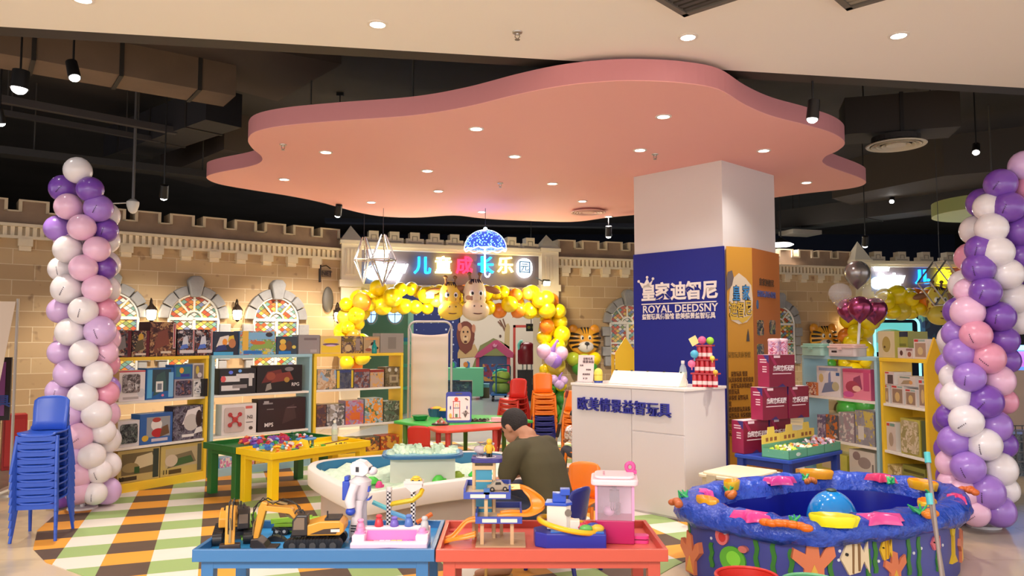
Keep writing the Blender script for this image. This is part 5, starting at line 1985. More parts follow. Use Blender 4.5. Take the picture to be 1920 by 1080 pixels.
# ---------------------------------------------------------------- play tables
def play_table(label, c, w, d, h, rz, col, inner=None, lw=.06):
 t = thing('play_table', label, 'table', (c[0], c[1], 0), rz, 'wooden tray play tables')
 m = M(col, .35)
 k = MB()
 k.b2((-w / 2 + .02, -d / 2 + .02, h - .055), (w / 2 - .02, d / 2 - .02, h - .04))
 k.build('tray_bottom', M(inner or col, .35), t)
 for i, (a, b) in enumerate((((-w / 2, -d / 2), (w / 2, -d / 2 + .022)), ((-w / 2, d / 2 - .022), (w / 2, d / 2)), ((-w / 2, -d / 2 + .022), (-w / 2 + .022, d / 2 - .022)), ((w / 2 - .022, -d / 2 + .022), (w / 2, d / 2 - .022)))):
  k = MB()
  k.b2((a[0], a[1], h - .06), (b[0], b[1], h))
  k.build('rim_board', m, t, bevel=.003)
 k = MB()
 i = .035
 for a, b in (((-w / 2 + i, -d / 2 + i), (w / 2 - i, -d / 2 + i + .02)), ((-w / 2 + i, d / 2 - i - .02), (w / 2 - i, d / 2 - i)), ((-w / 2 + i, -d / 2 + i + .02), (-w / 2 + i + .02, d / 2 - i - .02)), ((w / 2 - i - .02, -d / 2 + i + .02), (w / 2 - i, d / 2 - i - .02))):
  k.b2((a[0], a[1], h - .1), (b[0], b[1], h - .055))
 k.build('apron', m, t)
 k = MB()
 k.b2((-lw / 2, -lw / 2, 0), (lw / 2, lw / 2, h - .056))
 l0 = None
 for sx in (-1, 1):
  for sy in (-1, 1):
   loc = (sx * (w / 2 - i - lw / 2 + .002), sy * (d / 2 - i - lw / 2 + .002), 0)
   if l0 is None:
    l0 = k.build('leg', m, t, loc=loc, bevel=.003)
   else:
    inst(l0, loc)
 return t


play_table('blue play table in front holding toy excavators and a white robot', (-.965, 4.105), 1.175, .61, .5, .004, (60, 114, 166), (56, 150, 214))
play_table('coral red play table in front holding a wooden toy garage', (.193, 4.105), 1.128, .61, .5, .004, (198, 84, 66), (220, 102, 88))
YT = (-2.007, 7.55)
rzT = math.radians(50.5)
play_table('bright yellow play table with building toys in front of the shelves', YT, 1.14, .58, .5, rzT, (238, 196, 16), (244, 206, 20), lw=.075)
GT = (-2.458 - .01, 7.922 + .01)
play_table('dark green play table behind the yellow one, next to the shelves', GT, 1.14, .58, .5, rzT, (38, 104, 44), (44, 110, 50), lw=.075)
BT = (2.325 + .475 * .755 - .275 * .656, 6.5 + .475 * .656 + .275 * .755)
rzBT = math.radians(41)
t = thing('side_table', 'low royal blue table holding green candy trays and magenta boxes', 'table', (BT[0], BT[1], 0), rzBT)
k = MB()
k.prism(rrect(.95, .55, .04), .47, .5)
k.build('tabletop', M((40, 74, 170), .35), t, bevel=.004)
k = MB()
k.b2((-.42, -.22, .41), (.42, .22, .47))
k.build('apron', M((36, 60, 140), .4), t)
k = MB()
k.b2((-.03, -.03, 0), (.03, .03, .47))
l0 = None
for sx in (-1, 1):
 for sy in (-1, 1):
  if l0 is None:
   l0 = k.build('leg', M((38, 64, 150), .4), t, loc=(sx * .42, sy * .22, 0), bevel=.003)
  else:
   inst(l0, (sx * .42, sy * .22, 0))


def tl(x, y, z, c, rz):
 return Vector((c[0] + x * math.cos(rz) - y * math.sin(rz), c[1] + x * math.sin(rz) + y * math.cos(rz), z))


# candy trays
for i in range(3):
 t = thing('candy_tray', ('green candy tray nearest the storage bin on the blue table', 'middle green candy tray on the blue table', 'green candy tray with pink bags at the far end of the blue table')[i], 'tray', tl(-.30 + i * .305, -.125, .501, BT, rzBT), rzBT, 'candy trays')
 g_ = M((96, 168, 136), .4)
 k = MB()
 w, d, h = .30, .255, .075
 k.b2((-w / 2, -d / 2, 0), (w / 2, d / 2, .006))
 k.b2((-w / 2, -d / 2, 0), (w / 2, -d / 2 + .005, h))
 k.b2((-w / 2, -d / 2, 0), (-w / 2 + .005, d / 2, h))
 k.b2((w / 2 - .005, -d / 2, 0), (w / 2, d / 2, h))
 k.b2((-w / 2, d / 2 - .005, 0), (w / 2, d / 2, h + .03))
 k.build('tray', g_, t)
 k = MB()
 z = h + .03
 k.prism([(-w / 2, z), (w / 2, z), (w / 2, z + .075), (.06, z + .08), (.05, z + .14), (-.05, z + .14), (-.06, z + .08), (-w / 2, z + .075)], d / 2 - .004, d / 2, axis='y')
 hd = k.build('header_card', M((236, 206, 90), .4), t)
 k = MB()
 for j in range(3):
  k.b2((-.09 + j * .07, d / 2 - .006, z + .018), (-.05 + j * .07, d / 2 - .0045, z + .05))
 k.build('print', M((150, 96, 50), .5), hd)
 if i == 0:
  k = MB()
  k.prism(ellipse(.0, .035, .035, .016), -d / 2 - .002, -d / 2 - .0005, axis='y')
  k.build('logo_patch', M((206, 220, 206), .5), t)
 rnd = random.Random(i)
 k = MB()
 pal = [M((236, 224, 190), .4), M((180, 206, 60), .4), M((220, 100, 60), .4), M((240, 200, 80), .4), M((206, 170, 190), .4), M((230, 226, 226), .3)]
 for j in range(70):
  k.box((rnd.uniform(-.13, .13), rnd.uniform(-.11, .10), .02 + rnd.uniform(0, .05) + (.03 if i == 2 else 0)), (.035, .022, .018), rnd.choice(((0, 1, 3, 5), (0, 2, 3, 5), (4, 5, 4, 2))[i]), rot=(rnd.uniform(-1, 1), rnd.uniform(-1, 1), rnd.uniform(0, 3)))
 s_ = tag(k.build('candy_heap', pal, loc=tl(-.30 + i * .305, -.125, .508, BT, rzBT), rz=rzBT), ('loose wrapped candies heaped in the left green tray', 'loose red and cream candies heaped in the middle green tray', 'loose bagged pink candies heaped in the far green tray')[i], 'candy', kind='stuff')

# magenta gift boxes
mg, mg2 = M((126, 24, 50), .4), M((160, 38, 78), .4)
for i, (x, y, z, lb) in enumerate(((2.05, 6.87, .501, 'magenta gift box at the bottom left of the stack on the blue table'), (2.345, 7.04, .501, 'magenta gift box at the bottom right of the stack, behind the trays'), (2.235, 6.895, .793, 'magenta gift box in the middle layer, left one of the pair'), (2.53, 7.065, .793, 'magenta gift box in the middle layer, right one of the pair'), (2.31, 6.93, 1.085, 'topmost magenta gift box of the stack beside the orange pillar board'))):
 t = thing('gift_box', lb, 'box', (x, y, z), math.radians(30 if i < 4 else 27), 'magenta gift boxes')
 w, d, h = .32, .14, .289
 if i in (1, 3):
  w = .27
 k = MB()
 k.b2((0, 0, 0), (w, d, h))
 k.build('carton', mg, t, bevel=.002)
 k = MB()
 k.b2((-.0015, .003, .003), (-.0002, d - .003, h - .003))
 for j in range(5):
  k.b2((-.003, .03, .24 - j * .022 - (.02 if j > 1 else 0)), (-.0016, d - .03 - (.03 if j > 1 else 0), .25 - j * .022 - (.02 if j > 1 else 0)), 1)
 k.add([(-.002, .003, h - .003), (-.002, d * .5, h - .003), (-.002, .003, h - .08)], [(0, 1, 2)], 2)
 k.build('printed_side', [mg2, M((236, 200, 206), .5), M((60, 50, 120), .5)], t)
 k = MB()
 k.b2((.04, -.002, .115), (w - .05, -.0005, .123), 1)
 k.b2((w * .18, -.002, h - .028), (w * .42, -.0005, h - .006), 1)
 k.add([(0.0, -.0015, h), (.06, -.0015, h - .09), (.1, -.0015, h - .09), (.03, -.0015, h)], [(0, 1, 2, 3)], 0)
 k.add([(.1, -.0015, .0), (.16, -.0015, .03), (.2, -.0015, .0)], [(0, 1, 2)], 2)
 k.build('printed_front', [mg2, M((236, 206, 210), .5), M((60, 40, 100), .5)], t)
 tx = text('lettering', '疯狂欢乐无限' if i not in (1, 3) else '欢乐无限', .052, M((240, 226, 226), .5), t, (w * .54, -.003, .165), ex=.001, bold=.04, shear=.15)
 wd = max(v.co.x for v in tx.data.vertices) - min(v.co.x for v in tx.data.vertices)
 tx.scale.x = min(1.0, w * .8 / wd)
 k = MB()
 k.b2((.002, .002, h), (w - .002, d - .002, h + .0012))
 k.build('top_print', M((236, 214, 216), .4), t)
# pink canister pair on the topmost box
for i, (dx, dy) in enumerate(((.13, .065), (.235, .07))):
 c_, s_ = math.cos(math.radians(27)), math.sin(math.radians(27))
 t = thing('candy_canister', ('pink floral canister with white lid on the topmost gift box, left one', 'pink floral canister with white lid on the topmost gift box, right one')[i], 'canister', (2.31 + dx * c_ - dy * s_, 6.93 + dx * s_ + dy * c_, 1.376), .3, 'pink canisters')
 k = MB()
 k.lathe([(.001, 0), (.05, 0), (.052, .005), (.052, .12)], n=20)
 k.build('canister', art(70 + i, [(216, 130, 160), (236, 190, 200), (180, 70, 100), (190, 150, 190)], 40), t, smooth=40)
 k = MB()
 k.lathe([(.055, .12), (.055, .135), (.045, .145), (.001, .147)], n=20)
 k.build('lid', M((240, 206, 214), .4), t, smooth=40)

# beige storage bin
bc, rzb = (1.85, 6.31), math.radians(-45)
t = thing('storage_bin', 'beige lidded plastic storage bin on the floor between counter and pool', 'bin', (bc[0], bc[1], 0), rzb)
bm_ = M((206, 190, 160), .5)
b_ = MB()
b_.box((0, 0, .21), (.38, .44, .42), 0, taper=1.12)
b_.build('tub', bm_, t, bevel=.015)
k = MB()
k.prism(rrect(.48, .55, .05), .41, .435)
k.prism(rrect(.42, .49, .04), .435, .452)
k.build('lid', M((226, 212, 182), .45), t, bevel=.006)
for x in (-.1, .12):
 k = MB()
 k.b2((x - .04, -.287, .38), (x + .04, -.271, .44))
 k.build('clip', M((196, 180, 150), .5), t)
# black rumpled bag on the floor behind the blue table
k = MB()
p = at(1560, 888, z=0)
rnd = random.Random(4)
for dx, dz, r in ((-.12, .05, .09), (.02, .06, .1), (.14, .05, .09), (.2, .1, .05)):
 k.sph((dx, rnd.uniform(-.04, .04), dz), (r, r * .8, r * .9), seg=14, ring=8)
k.add([(.05, 0, .1), (.2, .02, .24), (.17, .0, .09)], [(0, 1, 2)])
tag(k.build('rubbish_bag', M((24, 22, 24), .25, bump=.5, bscale=20), loc=(2.95, 6.72, .0), smooth=60), 'rumpled black plastic bag on the floor behind the pool', 'bag')

# ---------------------------------------------------------------- fishing pool
zr = .46
rimpx = [(1266, 938), (1284, 918), (1330, 906), (1400, 897), (1480, 889), (1560, 887), (1650, 890), (1740, 902), (1800, 915), (1822, 934), (1812, 950), (1765, 964), (1690, 975), (1600, 983), (1510, 986), (1430, 979), (1350, 964), (1290, 950)]
rp = [at(px, py, z=zr) for px, py in rimpx]
pc = Vector((sum(p.x for p in rp) / len(rp), sum(p.y for p in rp) / len(rp), 0))
rel = catmull([(p.x - pc.x, p.y - pc.y) for p in rp], 5)
pool = thing('fishing_pool', 'blue children\'s fishing pool with shells and painted sea creatures', 'pool', pc)


def rings(prof, jit=0, sd=0, close_bottom=False):
 rnd = random.Random(sd)
 k = MB()
 n = len(rel)
 vs = []
 for (off, z) in prof:
  for (x, y) in rel:
   L = math.hypot(x, y)
   f = (L - off) / L
   vs.append((x * f + rnd.uniform(-jit, jit), y * f + rnd.uniform(-jit, jit), z + rnd.uniform(-jit, jit)))
 fs = []
 for i in range(len(prof) - 1):
  for j in range(n):
   fs.append((i * n + j, i * n + (j + 1) % n, (i + 1) * n + (j + 1) % n, (i + 1) * n + j))
 if close_bottom:
  fs.append(tuple(range((len(prof) - 1) * n, len(prof) * n)))
 return k.add(vs, fs)


g = NT('pool_side', .35)
n_ = g.n('TexNoise', g.tc.outputs['Object'])
n_.inputs['Scale'].default_value = 3
pbody = g.color(g.mix(n_.outputs[0], lin((40, 50, 120)), lin((84, 90, 170))))
rings([(.09, 0), (.085, .2), (.08, .37)]).build('body', pbody, pool, smooth=60)
g = NT('pool_rim', .2)
n_ = g.n('TexNoise', g.tc.outputs['Object'])
n_.inputs['Scale'].default_value = 9
n_.inputs['Detail'].default_value = 5
g.bump(n_.outputs[0], 1.0, .06)
prim = g.color(g.mix(n_.outputs[0], lin((22, 46, 150)), lin((60, 100, 215))))
rings([(.10, .35), (.03, .34), (-.005, .38), (.0, .43), (.04, .475), (.11, .49), (.18, .475), (.215, .43), (.235, .36)], .011, 2).build('rim', prim, pool, smooth=70)
rings([(.24, .37), (.25, .3), (.27, .14)], close_bottom=True).build('basin', M((14, 26, 140), .25), pool, smooth=50)


def deco(px, py, z=.485):
 p = at(px, py, z=z)
 return p - pc


def rim_ang(v):
 return math.atan2(v.y, v.x) + PI / 2


for i, (px, py, w, c) in enumerate(((1372, 908, .2, (236, 190, 20)), (1326, 941, .2, (236, 170, 20)), (1532, 888, .24, (236, 160, 20)), (1563, 974, .27, (240, 232, 30)), (1738, 945, .2, (240, 190, 20)), (1730, 908, .24, (230, 170, 20)))):
 v = deco(px, py)
 k = MB()
 ring = []
 n = 26
 for rr, z in ((.86, -.05), (1.0, .0), (.93, .012), (.5, -.012), (.0, -.018)):
  for j in range(n):
   a = 2 * PI * j / n
   wv = 1 + .06 * math.cos(a * 9) * (rr > .8)
   ring.append((max(rr, .001) * wv * math.cos(a) * w / 2, max(rr, .001) * wv * math.sin(a) * w * .27, z))
 fs = [(a * n + j, a * n + (j + 1) % n, (a + 1) * n + (j + 1) % n, (a + 1) * n + j) for a in range(4) for j in range(n)]
 k.add(ring, fs)
 for q in range(3 * n, 4 * n):
  k.mi[q] = 1
 k.mi[2 * n:4 * n] = [1] * (2 * n)
 k.build('shell_cup', [M(c, .3), M((232, 130, 20) if i != 3 else (206, 196, 20), .3)], pool, loc=v + Vector((0, 0, .016)), rz=rim_ang(v), smooth=60)
for i, (px, py, w, c) in enumerate(((1322, 922, .2, (226, 80, 160)), (1412, 964, .3, (226, 70, 150)), (1462, 898, .3, (200, 60, 140)), (1652, 893, .26, (200, 50, 100)), (1650, 968, .34, (220, 80, 150)), (1793, 931, .2, (216, 60, 120)))):
 v = deco(px, py)
 k = MB()
 pts = []
 for j in range(10):
  a = 2 * PI * j / 10 + i
  r = (.5 if j % 2 == 0 else .24) * w
  pts.append((r * math.cos(a), r * math.sin(a) * .6))
 pts = catmull(pts, 4)
 n = len(pts)
 k.add([(x, y, -.04) for x, y in pts] + [(x * .8, y * .8, .006) for x, y in pts] + [(0, 0, .018)], [(j, (j + 1) % n, n + (j + 1) % n, n + j) for j in range(n)] + [(n + j, n + (j + 1) % n, 2 * n) for j in range(n)])
 k.build('starfish', M(c, .2), pool, loc=v + Vector((0, 0, .005)), rz=rim_ang(v), smooth=70)
for i, (px, py, w, c) in enumerate(((1473, 987, .26, (226, 110, 20)), (1745, 966, .12, (226, 130, 30)), (1268, 945, .09, (190, 100, 50)), (1816, 922, .13, (206, 100, 40)), (1371, 930, .06, (190, 100, 30)), (1520, 904, .07, (180, 100, 40)))):
 v = deco(px, py, .47)
 k = MB()
 rnd = random.Random(i)
 for j in range(7):
  k.sph(((j - 3) * w / 7, rnd.uniform(-.015, .015), .012 * math.cos((j - 3) * .5) + rnd.uniform(0, .008)), (w / 8 + .008, .03, .022), seg=10, ring=6)
 k.build('coral_lump', M(c, .35), pool, loc=v, rz=rim_ang(v), smooth=80)
for i, (px, py, w) in enumerate(((1283, 930, .08), (1366, 922, .07), (1490, 978, .07), (1722, 958, .12), (1512, 898, .07), (1672, 904, .09), (1743, 928, .06))):
 v = deco(px, py)
 k = MB()
 rnd = random.Random(i + 40)
 for j in range(6):
  a = rnd.uniform(0, 6.28)
  k.cyl((rnd.uniform(-w, w) * .3, rnd.uniform(-w, w) * .2, -.01), (w * .5 * math.cos(a), w * .35 * math.sin(a), .035), .012, .004, 6)
 k.build('weed_tuft', M((50, 170, 100), .3), pool, loc=v, smooth=60)

side = [(x * (1 - .083 / math.hypot(x, y)) + pc.x, y * (1 - .083 / math.hypot(x, y)) + pc.y) for x, y in rel]


def onpool(px, py):
 """nearest point of the pool's side seen at a pixel, with the side's heading"""
 best = None
 d = at(px, py, Y=1.0) - Vector((0, 0, CZ))
 for i in range(len(side)):
  a, b = side[i], side[(i + 1) % len(side)]
  ux, uy = b[0] - a[0], b[1] - a[1]
  det = d.x * (-uy) + ux * d.y
  if abs(det) < 1e-9:
   continue
  t_ = (a[0] * (-uy) + ux * a[1]) / det
  s_ = (d.x * a[1] - d.y * a[0]) / det
  if -.001 <= s_ <= 1.001 and (best is None or t_ < best[0]):
   best = (t_, math.atan2(uy, ux))
 if best is None:
  return onpool(px + (4 if px < 1540 else -4), py)
 t_, an = best
 if math.cos(an) < 0:
  an += PI
 return Vector((d.x * t_, d.y * t_, CZ + d.z * t_)), an


def paint(name, px, py, polys, S=1.0, th=.012):
 p, an = onpool(px, py)
 k = MB()
 mats = []
 for i, (pl, c) in enumerate(polys):
  mm = M(c, .35)
  if mm not in mats:
   mats.append(mm)
  k.prism([(x * S, z * S) for x, z in pl], -th - .003 * i, .02, mats.index(mm), axis='y')
 o = k.build(name, mats, pool, loc=p - pc, rz=an)
 return o


for i, (px, py, h) in enumerate(((1293, 1000, .17), (1334, 1040, .15), (1418, 1036, .22), (1450, 1052, .22), (1483, 1062, .2), (1556, 1052, .22), (1628, 1062, .2), (1640, 1042, .2), (1703, 1040, .24), (1722, 1044, .24), (1757, 1040, .2), (1803, 1000, .26))):
 pl = []
 for j in range(9):
  pl.append((.016 + .006 * math.sin(j * 1.6), (j / 8 - .5) * h))
 for j in range(8, -1, -1):
  pl.append((-.012 + .006 * math.sin(j * 1.6 + .4), (j / 8 - .5) * h))
 paint('painted_seaweed', px, py, [(pl, (52, 120, 44))], th=.006)
fish = lambda w, h, c1, c2: [([(-w * .5, 0), (-w * .2, -h * .4), (w * .2, -h * .35), (w * .35, -h * .1), (w * .55, -h * .4), (w * .5, h * .4), (w * .35, h * .1), (w * .1, h * .5), (-w * .25, h * .38)], c1),
        ([(-w * .1, -h * .36), (-w * .04, -h * .38), (0, h * .42), (-w * .08, h * .42)], c2), ([(w * .12, -h * .32), (w * .18, -h * .32), (w * .2, h * .4), (w * .12, h * .42)], c2), (ellipse(-w * .3, h * .1, w * .05, w * .05, 8), (20, 20, 20))]
paint('painted_angelfish', 1600, 1045, fish(.19, .24, (226, 206, 170), (130, 96, 60)))
paint('painted_fish', 1659, 1030, fish(.09, .15, (226, 180, 40), (190, 140, 30)))
paint('painted_turtle', 1372, 1036, [(ellipse(.01, -.04, .09, .08), (90, 170, 50)), (ellipse(.02, -.03, .05, .045), (130, 210, 60)), (ellipse(-.06, .09, .045, .055), (220, 110, 110)), (ellipse(-.055, .085, .025, .03), (200, 50, 50)), (ellipse(.09, .04, .03, .02), (200, 110, 100)), (ellipse(-.03, .115, .01, .01, 8), (230, 230, 230))])
coral = lambda s: [([(-.05 * s, -.12 * s), (.05 * s, -.12 * s), (.05 * s, -.04 * s), (.11 * s, .02 * s), (.1 * s, .08 * s), (.06 * s, .06 * s), (.03 * s, .01 * s), (.02 * s, .1 * s), (-.03 * s, .12 * s), (-.04 * s, .03 * s), (-.1 * s, .06 * s), (-.11 * s, .01 * s), (-.05 * s, -.04 * s)], (214, 120, 80)), ([(-.04 * s, -.11 * s), (.04 * s, -.11 * s), (.0, -.02 * s)], (220, 170, 70))]
paint('painted_coral', 1296, 1035, coral(1.1))
paint('painted_coral', 1525, 1050, coral(1.15))
paint('painted_coral', 1677, 1062, coral(.8))
paint('painted_coral', 1808, 1020, coral(.9))
paint('painted_seahorse', 1785, 1015, [(ellipse(0, .08, .03, .05), (226, 190, 40)), ([(-.012, .04), (.012, .04), (.008, -.08), (.05, -.13), (-.05, -.13), (-.01, -.08)], (220, 180, 40)), (ellipse(.005, .085, .006, .006, 8), (30, 20, 20))])
paint('painted_fish', 1752, 1018, fish(.09, .1, (220, 110, 120), (190, 80, 90)))
for px, py in ((1350, 988), (1372, 992), (1389, 998), (1334, 1009), (1579, 1017), (1574, 1033), (1572, 1050), (1645, 1010), (1647, 1052), (1693, 1050), (1713, 1037), (1727, 1028), (1770, 990), (1797, 990), (1767, 1022)):
 paint('painted_bubble', px, py, [(ellipse(0, 0, .009, .009, 10), (220, 220, 224))], th=.004)
# toy whale ball lying in the pool
p = at(1560, 966, Y=5.15)
t = thing('toy_ball', 'shiny light blue toy ball lying in the fishing pool', 'toy', (p.x, p.y, .14))
k = MB()
k.sph((0, 0, .19), (.16, .16, .19), seg=28, ring=18)
k.build('ball', M((20, 130, 206), .15, coat=.5), t, smooth=180)
k = MB()
k.lathe([(.03, .372), (.034, .385), (.02, .392), (.001, .39)], n=14)
k.build('blow_hole', M((60, 70, 50), .4), t, smooth=50)
k = MB()
k.sph((-.15, -.02, .16), (.05, .03, .03), seg=12, ring=8)
k.build('fin', M((20, 130, 206), .2), t, smooth=180)
# fishing net handles standing before the pool
for i, (px0, py0, px1, z1, lb) in enumerate(((1744, 1078, 1739, None, 'long grey net handle with a turquoise top end leaning on the pool'), (1750, 1078, 1742, 928, 'shorter grey net handle with a turquoise joint leaning on the pool'))):
 Y0 = 4.32 + i * .03
 a = Vector((gx(px0, Y0 + .04), Y0, .0))
 if i == 0:
  b = at(1738, 848, Y=4.62)
 else:
  b = at(1742, 925, Y=4.55)
 a.x += .008
 t = thing('net_handle', lb, 'pole', a)
 d = b - a
 k = MB()
 k.cyl((0, 0, 0), d, .011, .011, 10)
 k.build('pole', M((150, 134, 126), .4), t, smooth=60)
 k = MB()
 k.cyl(d * (.93 if i == 0 else .9), d * 1.0, .018 if i == 0 else .022, n=12)
 k.build('cap', M((90, 200, 206), .4), t, smooth=60)
# tubs at the front edge
for px, py, r, c, lb in ((1400, 1078, .155, (206, 50, 40), 'red plastic tub in front of the pool at the bottom edge'), (1522, 1090, .14, (110, 180, 130), 'green plastic tub in front of the pool at the bottom edge')):
 p = at(px, py, z=.3)
 t = thing('tub', lb, 'tub', (p.x, p.y, 0))
 k = MB()
 k.lathe([(.001, 0), (r * .75, 0), (r, .29), (r * .96, .29), (r * .72, .012), (.001, .012)], n=32)
 k.build('wall', M(c, .35), t, smooth=40)
 k = MB()
 k.tube([(r * math.cos(2 * PI * i / 32), r * math.sin(2 * PI * i / 32), .295) for i in range(32)], .009, 8, closed=True)
 k.build('rolled_rim', M(c, .3), t, smooth=60)
# ================================================================ SAND TABLE, KIDS TABLE, CHAIRS, TOYS
wh = M((226, 214, 204), .4)
spx = [(577, 874), (603, 862), (700, 853), (800, 848), (890, 845), (945, 848), (1000, 862), (1003, 876), (960, 888), (890, 897), (800, 908), (700, 924), (672, 924), (640, 912), (600, 892)]
sp_ = [at(px, py, z=.45) for px, py in spx]
sc_ = Vector((sum(p.x for p in sp_) / len(sp_), sum(p.y for p in sp_) / len(sp_), 0))
srel = catmull([(p.x - sc_.x, p.y - sc_.y) for p in sp_], 5)
st = thing('sand_table', 'low white sand table with blue lining in the middle of the floor', 'sand table', sc_)


def sring(prof, cap=False):
 k = MB()
 n = len(srel)
 vs, fs = [], []
 for off, z in prof:
  for x, y in srel:
   f = 1 - off / math.hypot(x, y)
   vs.append((x * f, y * f, z))
 for i in range(len(prof) - 1):
  for j in range(n):
   fs.append((i * n + j, i * n + (j + 1) % n, (i + 1) * n + (j + 1) % n, (i + 1) * n + j))
 if cap:
  fs.append(tuple(range((len(prof) - 1) * n, len(prof) * n)))
 return k.add(vs, fs)


sring([(.12, 0), (.12, .3)]).build('base', M((190, 172, 158), .5), st, smooth=50)
sring([(.12, .3), (.01, .3), (0, .31), (0, .44), (.01, .45), (.07, .45), (.075, .44)]).build('rim', wh, st, smooth=50)
sring([(.075, .445), (.085, .30)], True).build('lining', M((44, 110, 150), .4), st, smooth=50)
sandm = M((206, 224, 196), .9, bump=.6, bscale=26, var=.1)
rnd = random.Random(9)
from mathutils import noise as mnoise
k = MB()
n = len(srel)
vs, fs = [], []
NR = 14
for i in range(NR + 1):
 f0 = i / NR
 for x, y in srel:
  f = (1 - .09 / math.hypot(x, y)) * f0
  px_, py_ = x * f, y * f
  h = .36 + .05 * mnoise.noise((px_ * 5, py_ * 5, 0)) + .03 * mnoise.noise((px_ * 14, py_ * 14, 3)) + .05 * max(0, mnoise.noise((px_ * 2.2, py_ * 2.2, 7)))
  vs.append((px_, py_, h))
for i in range(NR):
 for j in range(n):
  fs.append((i * n + j, i * n + (j + 1) % n, (i + 1) * n + (j + 1) % n, (i + 1) * n + j))
k.add(vs, fs)
tag(k.build('play_sand', sandm, loc=sc_, smooth=180), 'pale green play sand heaped inside the white sand table', 'sand', kind='stuff')
ip = at(792, 862, z=.5)
isl = thing('sand_island', 'raised blue topped sand tray on a pale pedestal in the middle of the sand table', 'tray', (ip.x + .02, 6.42, 0), .12)
k = MB()
k.b2((-.26, -.16, .30), (.26, .16, .56))
k.build('pedestal', M((206, 206, 190), .5), isl)
k = MB()
k.prism(rrect(.66, .48, .14), .56, .585)
k.build('tray', M((40, 96, 140), .35), isl, bevel=.005)
k = MB()
k.prism(rrect(.6, .42, .12), .585, .592)
k.build('tray_floor', M((120, 170, 180), .5), isl)
rnd = random.Random(31)
for i in range(16):
 x, y = -.24 + .48 * ((i * 7) % 16) / 15, rnd.uniform(-.14, .14)
 k = MB()
 r = rnd.uniform(.03, .055)
 h = rnd.uniform(.02, .05)
 kind = i % 3
 if kind == 0:
  k.lathe([(.001, 0), (r, 0), (r * .7, h), (.001, h)], n=12)
  k.lathe([(r * .85, h * .7), (r * .85, h), (r * .5, h), (r * .5, h * .9)], n=8)
 elif kind == 1:
  k.box((0, 0, h / 2), (r * 2, r * 1.5, h), taper=.8)
  for q in (-1, 1):
   k.box((q * r * .5, 0, h + .008), (r * .4, r, .016))
 else:
  k.lathe([(.001, 0), (r, 0), (r * .8, h * .5), (r * .3, h), (.001, h * 1.1)], n=10)
 tag(k.build('sand_mould', sandm, loc=isl.matrix_world.translation + Vector((0, 0, 0)) if False else Vector((ip.x + .02 + x, 6.42 + y + x * .12, .592)), rz=rnd.uniform(0, 3), smooth=50), 'small moulded pale green sand shape standing on the raised blue tray', 'sand shape', 'moulded sand shapes on the raised tray')
k = MB()
rnd = random.Random(8)
for i in range(60):
 k.sph((rnd.uniform(-.27, .27), rnd.uniform(-.17, .17), .0), rnd.uniform(.008, .022), seg=7, ring=5)
tag(k.build('loose_sand', sandm, loc=(ip.x + .02, 6.42, .594), smooth=180), 'loose crumbs of sand scattered on the raised blue tray', 'sand', kind='stuff')
for px, py, c, s_, lb in ((697, 900, (70, 180, 60), .06, 'green sand toy at the front left of the sand table'), (711, 908, (206, 60, 120), .03, 'small magenta sand toy beside the green one'), (822, 897, (80, 190, 60), .05, 'small green sand mould lying at the front edge of the sand table'), (898, 886, (60, 200, 70), .09, 'bright green sand mould at the right of the sand table'), (858, 889, (150, 170, 50), .045, 'olive sand toy left of the bright green mould')):
 p = at(px, py, z=.40)
 k = MB()
 k.lathe([(.001, 0), (s_, 0), (s_ * 1.05, .01), (s_ * .75, .035), (s_ * .4, .05), (.001, .052)], n=12, sy=.7)
 k.box((s_ * .9, 0, .012), (s_ * .7, s_ * .4, .02))
 tag(k.build('sand_toy', M(c, .4), loc=(p.x, p.y, .375), rz=.3, smooth=50), lb, 'sand toy')


# ---------------------------------------------------------------- kids tables
def poly_table(label, pxs, z, col, legc, legs, cat='table'):
 pts = [at(px, py, z=z) for px, py in pxs]
 c = sum(pts, Vector()) / len(pts)
 t = thing('kids_table', label, cat, (c.x, c.y, 0))
 k = MB()
 pl = [(p.x - c.x, p.y - c.y) for p in pts]
 a = sum(pl[i][0] * pl[(i + 1) % len(pl)][1] - pl[(i + 1) % len(pl)][0] * pl[i][1] for i in range(len(pl)))
 k.prism(pl if a > 0 else pl[::-1], z - .035, z)
 k.build('tabletop', M(col, .35), t, bevel=.01)
 for x, y in legs:
  q = at(x, y, z=z)
  k = MB()
  k.cyl((q.x - c.x, q.y - c.y, 0), (q.x - c.x, q.y - c.y, z - .03), .026, .032, 10)
  k.build('leg', M(legc, .4), t, smooth=50)
 return t


poly_table('bright green plastic kids table half, left of the white drawing board', [(738, 789), (800, 798), (1000, 788), (960, 779), (860, 777), (775, 782)], .5, (70, 190, 80), (96, 140, 50), ((760, 789), (800, 795), (945, 783), (873, 780)))
poly_table('red plastic kids table half holding the drawing board', [(801, 799.5), (818, 806), (838, 807), (955, 799), (985, 793), (990, 789.5)], .5, (226, 84, 62), (206, 70, 64), ((840, 804.5), (928, 799), (975, 793.5), (822, 802)))
